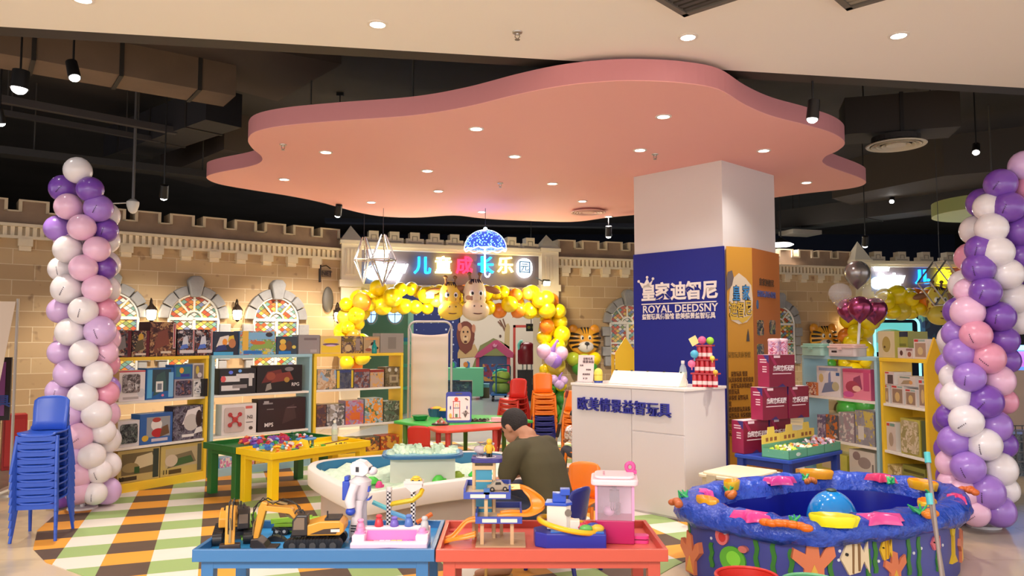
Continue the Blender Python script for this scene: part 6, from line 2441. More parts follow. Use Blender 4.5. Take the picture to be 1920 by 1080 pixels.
# drawing board
p = at(860, 793, z=.503)
t = thing('drawing_board', 'white magnetic drawing board with blue frame showing a little tower', 'board', p, .08)
e = t
R_ = -.20
k = MB()
fr = rrect(.31, .37, .03, cx=0, cy=.19)
k.prism(fr, -.008, .008, axis='y')
for o in (k.build('frame', M((46, 60, 160), .35), t, rot=(R_, 0, 0)),):
 fb = o
k = MB()
k.prism(rrect(.275, .29, .015, cx=0, cy=.175), -.0105, -.008, axis='y')
pn = k.build('white_panel', M((240, 232, 222), .3), fb)
k = MB()
mats = [M((226, 80, 50), .4), M((60, 60, 110), .4), M((230, 190, 80), .4), M((90, 130, 80), .4), M((206, 70, 70), .4), M((110, 104, 96), .4)]
y0, y1 = -.0135, -.0105
k.prism(ellipse(-.03, .285, .024, .024), y0, y1, 0, axis='y')
for a, b, m in (((-.072, .255), (.018, .263), 4), ((-.068, .06), (-.06, .255), 4), ((.008, .06), (.016, .255), 4), ((-.068, .175), (.016, .182), 1), ((-.11, .055), (.03, .062), 0), ((-.042, .19), (-.036, .225), 2), ((-.015, .19), (-.009, .225), 2), ((-.042, .22), (-.009, .226), 2), ((-.042, .065), (-.014, .108), 3)):
 k.b2((a[0], y0, a[1]), (b[0], y1, b[1]), m)
k.prism(ellipse(-.1, .085, .018, .03), y0, y1, 2, axis='y')
k.prism([(.07, .29), (.11, .27), (.12, .275), (.09, .3)], y0, y1, 5, axis='y')
for a in (60, 85, 110, 135, 40):
 k.tube([(.08, -.012, .065), (.08 + .03 * math.cos(math.radians(a)), -.012, .065 + .05), (.08 + .06 * math.cos(math.radians(a)), -.012, .065 + .075 * math.sin(math.radians(a)))], .004, 5, m=5)
k.prism(ellipse(.085, .135, .014, .014), y0, y1, 5, axis='y')
k.build('magnet_picture', mats, fb)
k = MB()
k.b2((-.04, -.011, .345), (.04, -.009, .36))
k.build('grip_slot', M((90, 80, 90), .4), fb)
k = MB()
k.tube([(-.1, .005, .2), (-.1, .11, .01), (.1, .11, .01), (.1, .005, .2)], .006, 6)
k.build('rear_stand', M((46, 60, 160), .4), t)
# things beside the board
def lump(name, label, cat, px, py, z, build, rz=0):
 p = at(px, py, z=z)
 k = MB()
 mats = build(k)
 return tag(k.build(name, mats, loc=p, rz=rz, smooth=40), label, cat)


def bowl(k):
 k.lathe([(.05, 0), (.075, .01), (.085, .055), (.09, .06), (.083, .06), (.07, .02), (.001, .012)], n=24, sx=1.1)
 k.lathe([(.092, .052), (.1, .058), (.092, .064)], n=24, sx=1.1)
 return [M((30, 130, 60), .35)]


lump('bowl', 'dark green bowl on the green kids table', 'bowl', 788, 788, .501, bowl)


def basket(k):
 k.lathe([(.06, 0), (.075, .1), (.08, .105), (.07, .1), (.055, .01), (.001, .01)], n=20, sx=1.15)
 for i in range(10):
  w = 2 * PI * i / 10
  k.cyl((.066 * 1.15 * math.cos(w), .063 * math.sin(w), .01), (.08 * 1.15 * math.cos(w), .079 * math.sin(w), .1), .006, n=5, m=0)
 k.sph((.02, 0, .1), (.075, .05, .035), m=1, seg=14, ring=8)
 k.sph((-.04, 0, .1), (.03, .04, .025), m=2, seg=10, ring=8)
 return [M((70, 110, 150), .4), M((236, 196, 40), .4), M((220, 140, 120), .4)]


lump('toy_basket', 'blue basket with yellow toy bricks on the kids table beside the drawing board', 'basket', 816, 781, .501, basket)


def basket2(k):
 k.lathe([(.055, 0), (.07, .085), (.074, .09), (.064, .085), (.05, .01), (.001, .01)], n=20)
 k.sph((0, 0, .088), (.06, .06, .035), m=1, seg=14, ring=8)
 return [M((40, 60, 150), .4), M((240, 200, 50), .4)]


lump('toy_basket', 'dark blue basket with yellow pieces just left of the drawing board', 'basket', 832, 783, .501, basket2)


def bagbox(k):
 k.prism([(-.075, 0), (.085, 0), (.07, .02), (.005, .085), (-.06, .03)], -.05, .05, axis='y')
 k.box((0, 0, .006), (.2, .13, .012), 1)
 for i, m in enumerate((2, 3, 4, 2, 3)):
  k.box((-.045 + .022 * i, -.055, .028 + .012 * (2 - abs(i - 2))), (.02, .012, .022), m, rot=(0, .4 * (i - 2), 0))
 return [M((180, 150, 110), .5), M((50, 34, 30), .5), M((230, 224, 220), .4), M((200, 70, 70), .4), M((110, 140, 80), .4)]


lump('brick_pile', 'small colourful pile of toy sticks in front of the basket on the red table', 'toy', 826, 796, .501, bagbox)


def tray_black(k):
 k.b2((-.12, -.06, 0), (.12, .06, .015), 0)
 rr = random.Random(2)
 for i in range(22):
  k.box((rr.uniform(-.1, .1), rr.uniform(-.05, .05), .02), (.02, .02, .025), 1 + i % 2, rot=(rr.random(), rr.random(), rr.random()))
 return [M((84, 40, 50), .5), M((60, 56, 50), .5), M((110, 130, 80), .5)]


lump('parts_tray', 'flat tray of small dark pieces right of the drawing board', 'tray', 900, 790, .501, tray_black)
k = MB()
k.prism(ellipse(0, 0, .13, .08), 0, .01)
k.prism(ellipse(.03, 0, .08, .05), .01, .05)
tag(k.build('pink_cushion', M((236, 190, 186), .6), loc=at(928, 790, z=.503), smooth=50, bevel=.01), 'pale pink flat cushion toy at the right end of the red table', 'toy')


# ---------------------------------------------------------------- stacking chairs
def chair_proto(col, name='stacking_chair'):
 m = M(col, .33)
 t = thing(name, '', 'chair')
 k = MB()
 ns = 8
 vs = []
 for j, (y, z) in enumerate(((-.15, .268), (-.14, .284), (-.05, .280), (.06, .276), (.12, .282), (.15, .30))):
  for i in range(ns + 1):
   u = (i / ns - .5)
   w = .155 - .01 * (j == 0)
   vs.append((u * 2 * w, y, z + .02 * (abs(u * 2) ** 4)))
 nn = ns + 1
 fs = [(j * nn + i, j * nn + i + 1, (j + 1) * nn + i + 1, (j + 1) * nn + i) for j in range(5) for i in range(ns)]
 k.add(vs, fs)
 s_ = k.build('seat', m, t, smooth=180)
 s_.modifiers.new('sol', 'SOLIDIFY').thickness = .012
 k = MB()
 vs = []
 for j, (z, y, w) in enumerate(((.292, .138, .148), (.36, .152, .145), (.46, .168, .15), (.53, .18, .148), (.555, .187, .12))):
  for i in range(ns + 1):
   u = (i / ns - .5)
   vs.append((u * 2 * w, y - .022 * (abs(u * 2) ** 2), z - .012 * (abs(u * 2) ** 3) * (j > 2)))
 fs = []
 for j in range(4):
  for i in range(ns):
   fs.append((j * nn + i, j * nn + i + 1, (j + 1) * nn + i + 1, (j + 1) * nn + i))
 k.add(vs, fs)
 b_ = k.build('backrest', m, t, smooth=180)
 b_.modifiers.new('sol', 'SOLIDIFY').thickness = .014
 for sx in (-1, 1):
  k = MB()
  k.tube([(sx * .158, -.12, .275), (sx * .168, -.15, .12), (sx * .178, -.175, 0)], [.018, .016, .014], 8)
  k.build('leg', m, t, smooth=60)
  k = MB()
  k.tube([(sx * .148, .14, .32), (sx * .158, .15, .24), (sx * .172, .19, .1), (sx * .18, .215, 0)], [.016, .018, .016, .014], 8)
  k.build('leg', m, t, smooth=60)
 k = MB()
 k.b2((-.155, -.145, .235), (.155, -.13, .272))
 k.build('front_rail', m, t)
 for c in t.children:
  for v in c.data.vertices:
   v.co.x *= .86
 return t


def stack(cols, loc, rz, pitch, label, group, protos={}):
 n = len(cols)
 for i, c in enumerate(cols):
  lb = label % ('top' if i == n - 1 else 'bottom' if i == 0 else ('second', 'third', 'fourth', 'fifth', 'sixth', 'seventh', 'eighth', 'ninth')[i - 1] + ' from the floor')
  p = (loc[0] - math.sin(rz) * i * -.004, loc[1] - math.cos(rz) * i * .004, i * pitch)
  if c not in protos:
   o = protos[c] = chair_proto(c)
   o.location = p
   o.rotation_euler = (0, 0, rz)
   o['label'], o['group'] = lb, group
  else:
   dup(protos[c], p, rz, lb, group)


CB, CR, CO, CBl = (44, 82, 184), (206, 50, 40), (244, 130, 30), (40, 48, 130)
stack([CB] * 10, (-3.62, 6.02), .22, .057, 'blue plastic chair, %s of the tall stack at the left', 'stacked blue chairs at left')
q = at(963, 838, z=0)
stack([CR] * 7, (.03, 10.5), -.5, .07, 'red plastic chair, %s of the red stack behind the man', 'stacked red chairs')
stack([CBl] * 4 + [CO] * 4, (.42, 10.3), .05, .072, 'plastic chair, %s of the orange over dark blue stack', 'stacked orange and dark blue chairs')
stack([CO] * 5, (.80, 10.0), -.05, .072, 'orange plastic chair, %s of the orange stack beside the counter', 'stacked orange chairs at the counter')
co = [o for o in bpy.data.objects if o.name.startswith('stacking_chair') and 'beside the counter' in o.get('label', '')][0]
dup(co, (.51, 5.95, 0), math.radians(-22), 'orange plastic chair with oval slot standing between the seated man and the counter', 'single orange chair')
cbl = [o for o in bpy.data.objects if o.name.startswith('stacking_chair') and 'orange over dark blue' in o.get('label', '')][0]
dup(cbl, (.32, 5.17, 0), math.radians(-127), 'dark blue plastic chair the man in the olive shirt sits on', 'chair under the man')
q = at(800, 850, z=0)
crd = [o for o in bpy.data.objects if o.name.startswith('stacking_chair') and 'red stack' in o.get('label', '')][0]
dup(crd, (-1.02, 8.75, 0), math.radians(175), 'red plastic chair pushed up to the red and green kids tables', 'single red chair')

# ---------------------------------------------------------------- toys on the blue table
TZ = .4605
orange_y = M((216, 150, 44), .4)
blackp = M((30, 28, 30), .4)


def excavator(label, loc, rz):
 t = thing('toy_excavator', label, 'toy', loc, rz, 'toy excavators')
 for sy in (-1, 1):
  k = MB()
  pr = [(-.13, .02)] + arc(-.115, .03, .03, 180, 90, 5) + arc(.115, .03, .03, 90, 0, 5) + arc(.115, .03, .03, 0, -90, 5) + arc(-.115, .03, .03, -90, -180, 5)
  k.prism([(x, z) for x, z in pr[1:]][::-1], sy * .075 - .022, sy * .075 + .022, axis='y')
  for i in range(16):
   k.b2((-.12 + i * .0155, sy * .075 - .024, -.002), (-.112 + i * .0155, sy * .075 + .024, .062))
  tr = k.build('track', blackp, t)
  k = MB()
  for i in range(5):
   k.cyl((-.1 + .05 * i, sy * .075 - .026, .028), (-.1 + .05 * i, sy * .075 + .026, .028), .017, n=12)
  k.build('track_wheels', M((70, 66, 64), .5), tr)
 k = MB()
 k.cyl((0, 0, .045), (0, 0, .072), .05, n=16)
 k.b2((-.06, -.055, .03), (.06, .055, .05))
 k.build('turntable', blackp, t)
 k = MB()
 k.prism([(-.05, .072), (.13, .072), (.15, .09), (.15, .125), (.13, .142), (.03, .142), (-.05, .12)], -.075, .075, axis='y')
 hs = k.build('house', orange_y, t, bevel=.006)
 k = MB()
 k.prism([(-.02, .08), (.11, .08), (.13, .11), (.05, .105)], -.0765, -.0752, axis='y')
 k.b2((.085, -.0775, .09), (.13, -.0768, .104), 1)
 k.build('side_stripe', [M((70, 50, 36), .5), M((226, 214, 206), .4)], hs)
 k = MB()
 k.b2((.05, -.055, .142), (.125, .055, .152))
 k.cyl((.06, -.03, .15), (.06, -.03, .185), .004, n=6)
 k.build('engine_cover', blackp, hs)
 k = MB()
 k.prism([(-.11, .072), (-.03, .072), (-.03, .175), (-.085, .175), (-.105, .15)], -.08, -.02, axis='y')
 cb = k.build('cab', M((44, 36, 34), .35), t, bevel=.006)
 k = MB()
 k.prism([(-.1, .105), (-.045, .105), (-.045, .163), (-.083, .163), (-.097, .145)], -.082, -.0795, axis='y')
 k.add([(-.1085, -.072, .09), (-.1085, -.028, .09), (-.1065, -.028, .148), (-.1065, -.072, .148)], [(0, 1, 2, 3)])
 k.build('cab_window', M((120, 100, 84), .1), cb)
 k = MB()
 k.tube([(-.1, -.05, .178), (-.09, -.05, .195), (-.06, -.05, .195), (-.05, -.05, .178)], .004, 6)
 k.build('roof_rail', blackp, cb)
 k = MB()
 bp = [(-.035, .08), (-.07, .095), (-.118, .19), (-.13, .2), (-.258, .212), (-.268, .2), (-.262, .188), (-.135, .17), (-.105, .14), (-.03, .07)]
 k.prism(bp[::-1], -.02, .03, axis='y')
 bm = k.build('boom', orange_y, t, bevel=.004)
 k = MB()
 k.prism([(-.19, -.0), (-.14, 0), (-.14, .012), (-.19, .012)], -.0135, -.0125, axis='y')
 k.build('boom_print', M((80, 50, 30), .5), bm, loc=(.0, 0, .178))
 k = MB()
 k.prism([(-.245, .225), (-.275, .232), (-.29, .2), (-.312, .06), (-.312, .04), (-.29, .04), (-.27, .12), (-.25, .2)], -.018, .028, axis='y')
 k.build('stick', orange_y, t, bevel=.004)
 k = MB()
 k.prism([(-.318, .05), (-.285, .052), (-.255, .03), (-.235, .005), (-.29, .0), (-.322, .012)][::-1], -.045, .053, axis='y')
 k.b2((-.24, -.04, .002), (-.19, .05, .008))
 k.build('bucket', M((56, 46, 44), .4, .3), t, bevel=.004)
 k = MB()
 k.tube([(-.08, 0, .125), (-.13, 0, .15), (-.155, .0, .165)], .007, 6)
 k.tube([(-.15, .004, .215), (-.2, .004, .228), (-.25, .004, .226)], .007, 6)
 k.tube([(-.275, .004, .2), (-.315, .004, .12), (-.318, .004, .06)], .006, 6)
 k.build('hydraulic_ram', M((170, 150, 110), .3, .7), t)
 k = MB()
 k.tube([(-.06, .01, .13), (-.09, .012, .2), (-.14, .012, .235), (-.2, .012, .215), (-.25, .012, .245), (-.3, .012, .22), (-.325, .012, .16), (-.31, .012, .1)], .0035, 5)
 k.tube([(-.06, -.005, .13), (-.1, -.006, .215), (-.17, -.006, .245), (-.22, -.006, .218), (-.27, -.006, .25), (-.315, -.006, .2), (-.32, -.006, .12)], .003, 5)
 k.build('hose', blackp, t)
 return t


excavator('yellow toy excavator seen from its side on the blue table', (-1.0, 4.0, TZ), .06)
excavator('yellow toy excavator facing the viewer, its bucket at the blue table\'s front rim', (-1.475, 4.15, TZ), math.radians(107))
lime, limed = M((150, 200, 60), .4), M((40, 50, 60), .4)
p = at(580, 985, z=TZ)
t = thing('toy_truck', 'lime green toy crane truck behind the side on excavator', 'toy', (p.x - .02, 4.27, TZ), .05)
k = MB()
k.b2((-.13, -.03, .022), (.12, .03, .036))
k.build('chassis', limed, t)
k = MB()
k.b2((.06, -.032, .036), (.12, .032, .085))
k.build('cab', lime, t, bevel=.006)
k = MB()
k.b2((-.12, -.02, .04), (.05, .02, .055))
k.box((-.03, 0, .075), (.22, .024, .024), rot=(0, -.08, 0))
k.build('crane_arm', lime, t)
w0 = None
for x in (-.1, -.06, .05, .09):
 for y in (-.034, .034):
  k = MB()
  k.cyl((0, -.008, 0), (0, .008, 0), .02, n=14)
  k.cyl((0, -.0085, 0), (0, .0085, 0), .009, n=10, m=1)
  if w0 is None:
   w0 = k.build('wheel', [M((36, 36, 40), .5), M((200, 196, 190), .4)], t, loc=(x, y, .02))
  else:
   inst(w0, (x, y, .02))


def propeller(k):
 for a in range(4):
  w = a * PI / 2 + .3
  k.box((.03 * math.cos(w), .0, .035 + .03 * math.sin(w)), (.05, .02, .024), rot=(0, -w, 0))
 k.cyl((0, -.02, .035), (0, .02, .035), .02, n=12)
 k.b2((-.04, -.03, 0), (.04, .03, .012))
 return [lime]


lump('toy_block', 'lime green cross shaped toy part between the two excavators', 'toy', 470, 1010, TZ, propeller)
lump('toy_block', 'lime green cross shaped toy part under the excavator arm', 'toy', 560, 998, TZ, propeller, .6)
lump('toy_block', 'lime green toy part at the back of the blue table', 'toy', 478, 990, TZ, propeller, 1.2)


def black_gadget(k):
 k.prism([(-.05, 0), (.05, 0), (.03, .02), (-.01, .03), (-.045, .02)], -.02, .02, axis='y')
 k.tube([(-.03, 0, .02), (-.01, -.01, .06), (.02, -.01, .05), (.03, -.02, .015), (.07, -.03, .006), (.085, -.05, .004)], .003, 5)
 return [blackp]


lump('controller', 'small black toy controller with cable lying at the front of the blue table', 'toy', 520, 1014, TZ, black_gadget)

# robot
rb = at(680, 1003, z=TZ)
t = thing('toy_robot', 'tall white toy robot with blue hands standing on the blue table', 'toy', (rb.x - .005, 4.18, TZ), -.1)
t.scale = (1.2, 1.2, 1.0)
rw, rbl, rdk = M((228, 220, 222), .3), M((50, 80, 190), .3), M((40, 40, 50), .3)
k = MB()
k.lathe([(.03, .2), (.042, .22), (.05, .27), (.055, .3), (.035, .315), (.02, .33)], n=18, sx=.9, sy=1.05)
tb = k.build('torso', rw, t, smooth=50)
k = MB()
k.b2((.035, -.02, .245), (.046, .01, .275))
k.prism([(.03, .2), (.05, .22), (.046, .2)], -.02, .02, axis='y')
k.build('chest_badge', rbl, tb)
k = MB()
k.prism([(-.036, .335), (.02, .328), (.042, .345), (.046, .375), (.02, .402), (-.02, .404), (-.04, .385)], -.034, .034, axis='y')
k.b2((-.03, -.03, .335), (.03, .03, .36))
k.tube([(-.03, -.028, .395), (-.01, -.03, .405), (.02, -.03, .398)], .006, 6)
k.tube([(-.03, .028, .395), (-.01, .03, .405), (.02, .03, .398)], .006, 6)
hd = k.build('head', rw, t, smooth=50, bevel=.008)
k = MB()
k.b2((-.012, -.0365, .352), (.002, -.033, .378))
k.b2((.03, -.022, .35), (.052, .022, .374))
k.build('visor', rdk, hd)
k = MB()
k.sph((.055, 0, .352), (.022, .026, .022), seg=12, ring=8)
k.build('snout', rw, hd, smooth=180)
k = MB()
k.b2((-.075, -.03, .20), (-.042, .03, .30))
k.b2((-.07, -.02, .3), (-.05, .02, .325))
k.build('backpack', rbl, t, bevel=.005)
for sy in (-1, 1):
 k = MB()
 k.tube([(-.005, sy * .062, .295), (-.018, sy * .07, .25), (-.025, sy * .072, .21), (-.02, sy * .07, .175)], [.022, .019, .024, .02], 10)
 a_ = k.build('arm', rw, t, smooth=60)
 k = MB()
 k.sph((-.022, sy * .07, .155), .022, seg=12, ring=8)
 k.build('hand', rbl, a_, smooth=180)
 k = MB()
 k.tube([(0, sy * .028, .205), (-.004, sy * .032, .15), (-.004, sy * .034, .1), (-.008, sy * .036, .05), (-.006, sy * .036, .02)], [.026, .024, .026, .03, .032], 10)
 l_ = k.build('leg', rw, t, smooth=60)
 k = MB()
 for q in range(3):
  k.b2((-.02, sy * .036 - .034, .05 + q * .014), (.01, sy * .036 - .03, .055 + q * .014))
 k.build('vent_slots', rdk, l_)
 k = MB()
 k.sph((.008, sy * .036, .0), (.045, .03, .03), seg=14, ring=8, zmin=0)
 k.build('foot', M((150, 156, 190), .3), l_, smooth=60)

# toy piano
p0 = at(741, 1012, z=TZ)
t = thing('toy_piano', 'pink and white toy piano with round knobs on the blue table', 'toy', (p0.x, 4.0, TZ), .02)
wp = M((246, 216, 228), .25)
k = MB()
w = .385
for a, b in (((-w / 2, -.1, 0), (w / 2, -.055, .045)), ((-w / 2, .055, 0), (w / 2, .1, .085)), ((-w / 2, -.055, 0), (-w / 2 + .065, .055, .07)), ((w / 2 - .065, -.055, 0), (w / 2, .055, .07)), ((-w / 2 + .065, -.055, 0), (w / 2 - .065, .055, .02))):
 k.b2(a, b)
k.build('case', wp, t, bevel=.008)
k = MB()
k.add([(-w / 2 + .065, .03, .075), (w / 2 - .065, .03, .075), (w / 2 - .065, .0, .03), (-w / 2 + .065, .0, .03)], [(0, 3, 2, 1)])
k.build('music_panel', M((226, 120, 190), .25), t)
for i in range(8):
 k = MB()
 k.b2((-.118 + i * .0295, -.052, .022), (-.092 + i * .0295, -.002, .034))
 k.build('key', M(((226, 110, 110), (236, 170, 170), (240, 236, 230), (240, 236, 230), (236, 226, 90), (236, 226, 90), (190, 110, 200), (170, 90, 190))[i], .3), t)
for sx in (-1, 1):
 k = MB()
 k.lathe([(.03, .07), (.03, .076), (.02, .078), (.018, .092), (.001, .095)], (sx * .158, -.0, 0), 16)
 k.build('knob', M((226, 150, 200), .3), t, smooth=40)
k = MB()
k.prism([(-.12, .0), (.12, .0), (.08, .018), (0, .022), (-.08, .018)], -.102, -.098, axis='y')
k.build('front_arch', M((150, 110, 150), .4), t)
for i, (x, y, c, h) in enumerate(((-.165, .045, (232, 150, 190), .06), (-.075, .078, (206, 60, 70), .06), (.005, .078, (120, 100, 190), .05), (.08, .078, (90, 120, 190), .06), (.165, .05, (190, 190, 190), .07))):
 k = MB()
 k.lathe([(.022, 0), (.024, .005), (.018, h * .6), (.012, h * .7), (.018, h * .85), (.012, h), (.001, h * 1.02)], n=14)
 k.build('peg_knob', M(c, .35), t, smooth=60, loc=(x, y, .084 if y > .06 else .07))

# ball run with chequered posts
t = thing('ball_run_toy', 'toy slide tower with two chequered posts behind the toy piano', 'toy', (-.66, 4.33, TZ), 0)
g = NT('chequer', .4)
ck = g.n('TexChecker', g.tc.outputs['Object'])
ck.inputs['Color1'].default_value = lin((236, 226, 220))
ck.inputs['Color2'].default_value = lin((40, 30, 34))
ck.inputs['Scale'].default_value = 90
g.color(ck.outputs[0])
for px, ztop in ((733, .215), (778, .21)):
 x = gx(px, 4.33) + .66
 k = MB()
 k.b2((x - .013, -.013, 0), (x + .013, .013, ztop))
 k.build('post', g.m, t)
 if px < 750:
  k = MB()
  k.lathe([(.016, ztop), (.018, ztop + .005), (.016, ztop + .022), (.001, ztop + .024)], (x, 0, 0), 12)
  k.build('post_cap', M((236, 226, 220), .4), t)
x0, x1 = gx(733, 4.33) + .66, gx(778, 4.33) + .66
k = MB()
k.prism([(x1 - .005, .21), (x1 + .05, .24), (x1 + .05, .265), (x1 - .05, .265), (x1 - .05, .25)], -.03, .03, axis='y')
k.b2((x1 - .05, -.034, .26), (x1 + .055, -.028, .275))
k.b2((x1 - .05, .028, .26), (x1 + .055, .034, .275))
k.build('start_box', M((236, 222, 214), .4), t)
for pts, c, nm in (([(x1 + .05, 0, .225), (x1 + .04, -.02, .2), (x1, -.02, .17), (x0 + .03, -.01, .15), (x0 + .01, 0, .142)], (236, 190, 30), 'yellow_chute'), ([(x0 - .01, 0, .12), (x0 - .09, 0, .155)], (120, 206, 210), 'blue_chute'), ([(x1 + .02, -.01, .045), (x1 + .07, 0, .07), (x1 + .1, .02, .085)], (220, 110, 50), 'orange_chute'), ([(x1 - .01, 0, .06), (x0 + .01, 0, .10)], (110, 170, 210), 'lower_chute')):
 k = MB()
 k.tube(pts, .014, 6)
 k.build(nm, M(c, .35), t, smooth=40)
k = MB()
k.b2((-.03, -.012, .005), (.03, .012, .018))
k.sph((0, 0, .02), (.024, .012, .014), seg=12, ring=6, zmin=0)
for x in (-.018, .018):
 k.cyl((x, -.014, .006), (x, .014, .006), .007, n=10, m=1)
tag(k.build('toy_car', [M((236, 190, 50), .35), blackp], loc=(-.66 + x1 + .015, 4.33, TZ + .2655)), 'tiny yellow and black toy car on top of the chequered slide tower', 'toy')

# ---------------------------------------------------------------- toys on the coral table
GX, GY = -.135, 4.14
t = thing('toy_garage', 'wooden toy parking garage with blue decks and orange ramps on the coral table', 'toy', (GX, GY, TZ), 0)
wood, bdeck = M((206, 172, 128), .5), M((60, 80, 170), .35)
oramp = M((240, 140, 30), .3)


def X_(px, Y=GY):
 return gx(px, Y) - GX


def Z_(py, Y=GY):
 return at(960, py, Y=Y).z - TZ


# tower
tx0, tx1 = X_(889), X_(927)
ztop = Z_(866)
for x in (tx0, tx1):
 for y in (.0, .09):
  k = MB()
  k.b2((x - .007, y - .007, 0), (x + .007, y + .007, ztop))
  k.build('post', wood, t)
k = MB()
k.b2((tx0 + .012, .002, .1), (tx1 - .012, .006, ztop - .03))
k.b2((tx0 + .01, -.001, .16), (tx1 - .01, .008, .17), 1)
k.b2((tx0 + .01, -.001, .30), (tx1 - .01, .008, .31), 1)
k.build('lift_shaft', [M((60, 140, 170), .3), wood], t)
k = MB()
k.b2((tx0 - .005, -.01, ztop - .04), (tx1 + .005, .1, ztop - .02))
k.build('tower_frame', wood, t)
k = MB()
k.prism(rrect(.165, .15, .03, cx=(tx0 + tx1) / 2 + .015, cy=.045), ztop - .002, ztop + .02)
hp = k.build('helipad', M((50, 44, 120), .35), t, bevel=.003)
k = MB()
n = 28
k.tube([((tx0 + tx1) / 2 + .01 + .052 * math.cos(2 * PI * i / n), .045 + .045 * math.sin(2 * PI * i / n), ztop + .02) for i in range(n)], .0028, 5, closed=True)
k.prism(ellipse((tx0 + tx1) / 2 - .005, .04, .03, .025), ztop + .02, ztop + .0225)
k.build('pad_marking', M((226, 214, 214), .4), hp)


def deck(name, x0, x1, y0, y1, z, open_r=False):
 k = MB()
 k.b2((x0, y0, z - .012), (x1, y1, z))
 d_ = k.build(name, M((224, 204, 172), .5), t)
 k = MB()
 h = .03
 k.b2((x0 - .01, y0 - .01, z - .022), (x1 + .01, y0, z + h * .4))
 k.b2((x0 - .01, y1, z - .022), (x1 + .01, y1 + .01, z + h))
 k.b2((x0 - .01, y0, z - .022), (x0, y1, z + h))
 k.b2((x1, y0 + .07, z - .022), (x1 + .01, y1, z + h))
 k.build('deck_edge', bdeck, d_)
 k = MB()
 k.b2((x0 + .025, y0 - .012, z - .016), ((x0 + x1) / 2 - .01, y0 - .0102, z + .002))
 k.b2(((x0 + x1) / 2 + .01, y0 - .012, z - .016), (x1 - .015, y0 - .0102, z + .002))
 k.build('edge_stripe', M((236, 224, 206), .4), d_)
 return d_


zu, zl = Z_(924, 4.05), Z_(972, 4.0)
deck('upper_deck', X_(874, 4.0), X_(954, 4.0), -.13, .11, zu)
deck('lower_deck', X_(896, 3.98), X_(975, 3.98), -.15, .11, zl)
for x, y, z0, z1 in ((X_(905, 4.02), -.12, 0, zl), (X_(960, 4.02), -.12, 0, zl), (X_(912, 4.02), -.11, zl, zu), (X_(925, 4.1), .05, 0, zu), (X_(893, 4.1), .05, 0, zu), (X_(940, 4.1), .08, 0, zl)):
 k = MB()
 k.b2((x - .009, y - .009, z0), (x + .009, y + .009, z1 - .012))
 k.build('post', wood, t)
k = MB()
k.b2((X_(893, 4.0), -.16, 0), (X_(985, 4.0), .12, .008))
k.build('ground_plate', M((190, 160, 124), .5), t)
k = MB()
k.b2((X_(908, 4.02), -.14, zu), (X_(919, 4.02), -.115, zu + .03))
k.build('lift_hut', M((60, 110, 170), .4), t)


def ramp(name, pts, w, mat):
 k = MB()
 P = catmull(pts, 6, closed=False)
 n = len(P)
 vs, fs = [], []
 for i, p in enumerate(P):
  a, b = Vector(P[max(i - 1, 0)]), Vector(P[min(i + 1, n - 1)])
  d = (b - a).normalized()
  s = Vector((-d.y, d.x, 0)).normalized() * w / 2
  c = Vector(p)
  up = Vector((0, 0, .018))
  for q in (c + s + up, c + s, c - s, c - s + up):
   vs.append(q)
 for i in range(n - 1):
  for j in range(3):
   fs.append((i * 4 + j, i * 4 + j + 1, i * 4 + j + 5, i * 4 + j + 4))
 k.add(vs, fs)
 o = k.build(name, mat, t, smooth=40)
 o.modifiers.new('sol', 'SOLIDIFY').thickness = .005
 return o


ramp('curved_ramp', [(X_(952, 4.05), -.02, zu + .004), (X_(978, 4.08), .03, zu - .003), (X_(1003, 4.06), .0, zu - .05), (X_(1008, 4.02), -.06, zu - .085), (X_(990, 3.97), -.1, zu - .11), (X_(958, 3.95), -.11, zl + .012), (X_(935, 3.95), -.1, zl + .004)], .075, oramp)
ramp('entry_ramp', [(X_(896, 4.06), -.06, zl - .03), (X_(875, 4.04), -.05, zl - .045), (X_(848, 4.03), -.06, .02), (X_(824, 4.02), -.07, .006)], .06, oramp)
ramp('entry_ramp', [(X_(893, 4.0), -.12, .05), (X_(870, 3.98), -.12, .035), (X_(850, 3.98), -.1, .02), (X_(835, 3.98), -.09, .006)], .05, oramp)
k = MB()
k.b2((-.03, -.02, .014), (.03, .02, .016))
tag(k.build('sticky_note', M((216, 226, 150), .6), loc=(GX + X_(964, 4.05) , GY - .03, TZ + zu + .008), rot=(.5, 0, .1)), 'pale green paper note on the orange ramp of the toy garage', 'note')
k = MB()
k.prism([(-.06, .012), (.062, .012), (.06, .03), (.035, .036), (.02, .055), (-.02, .055), (-.038, .034), (-.06, .03)], -.022, .022, axis='y')
cr = None
for x in (-.035, .036):
 k.cyl((x, -.025, .013), (x, .025, .013), .013, n=14, m=1)
 k.cyl((x, -.0255, .013), (x, .0255, .013), .006, n=10, m=0)
k.prism([(-.018, .037), (.016, .037), (.012, .051), (-.015, .051)], -.0235, .0235, 1, axis='y')
o = tag(k.build('toy_car', [M((176, 160, 140), .3, .3), blackp], loc=(GX + X_(934, 4.1), GY - .04, TZ + zu + .0005), rz=.15, smooth=35), 'grey toy car parked on the upper deck of the toy garage', 'toy')
o.scale = (.95, .95, .95)
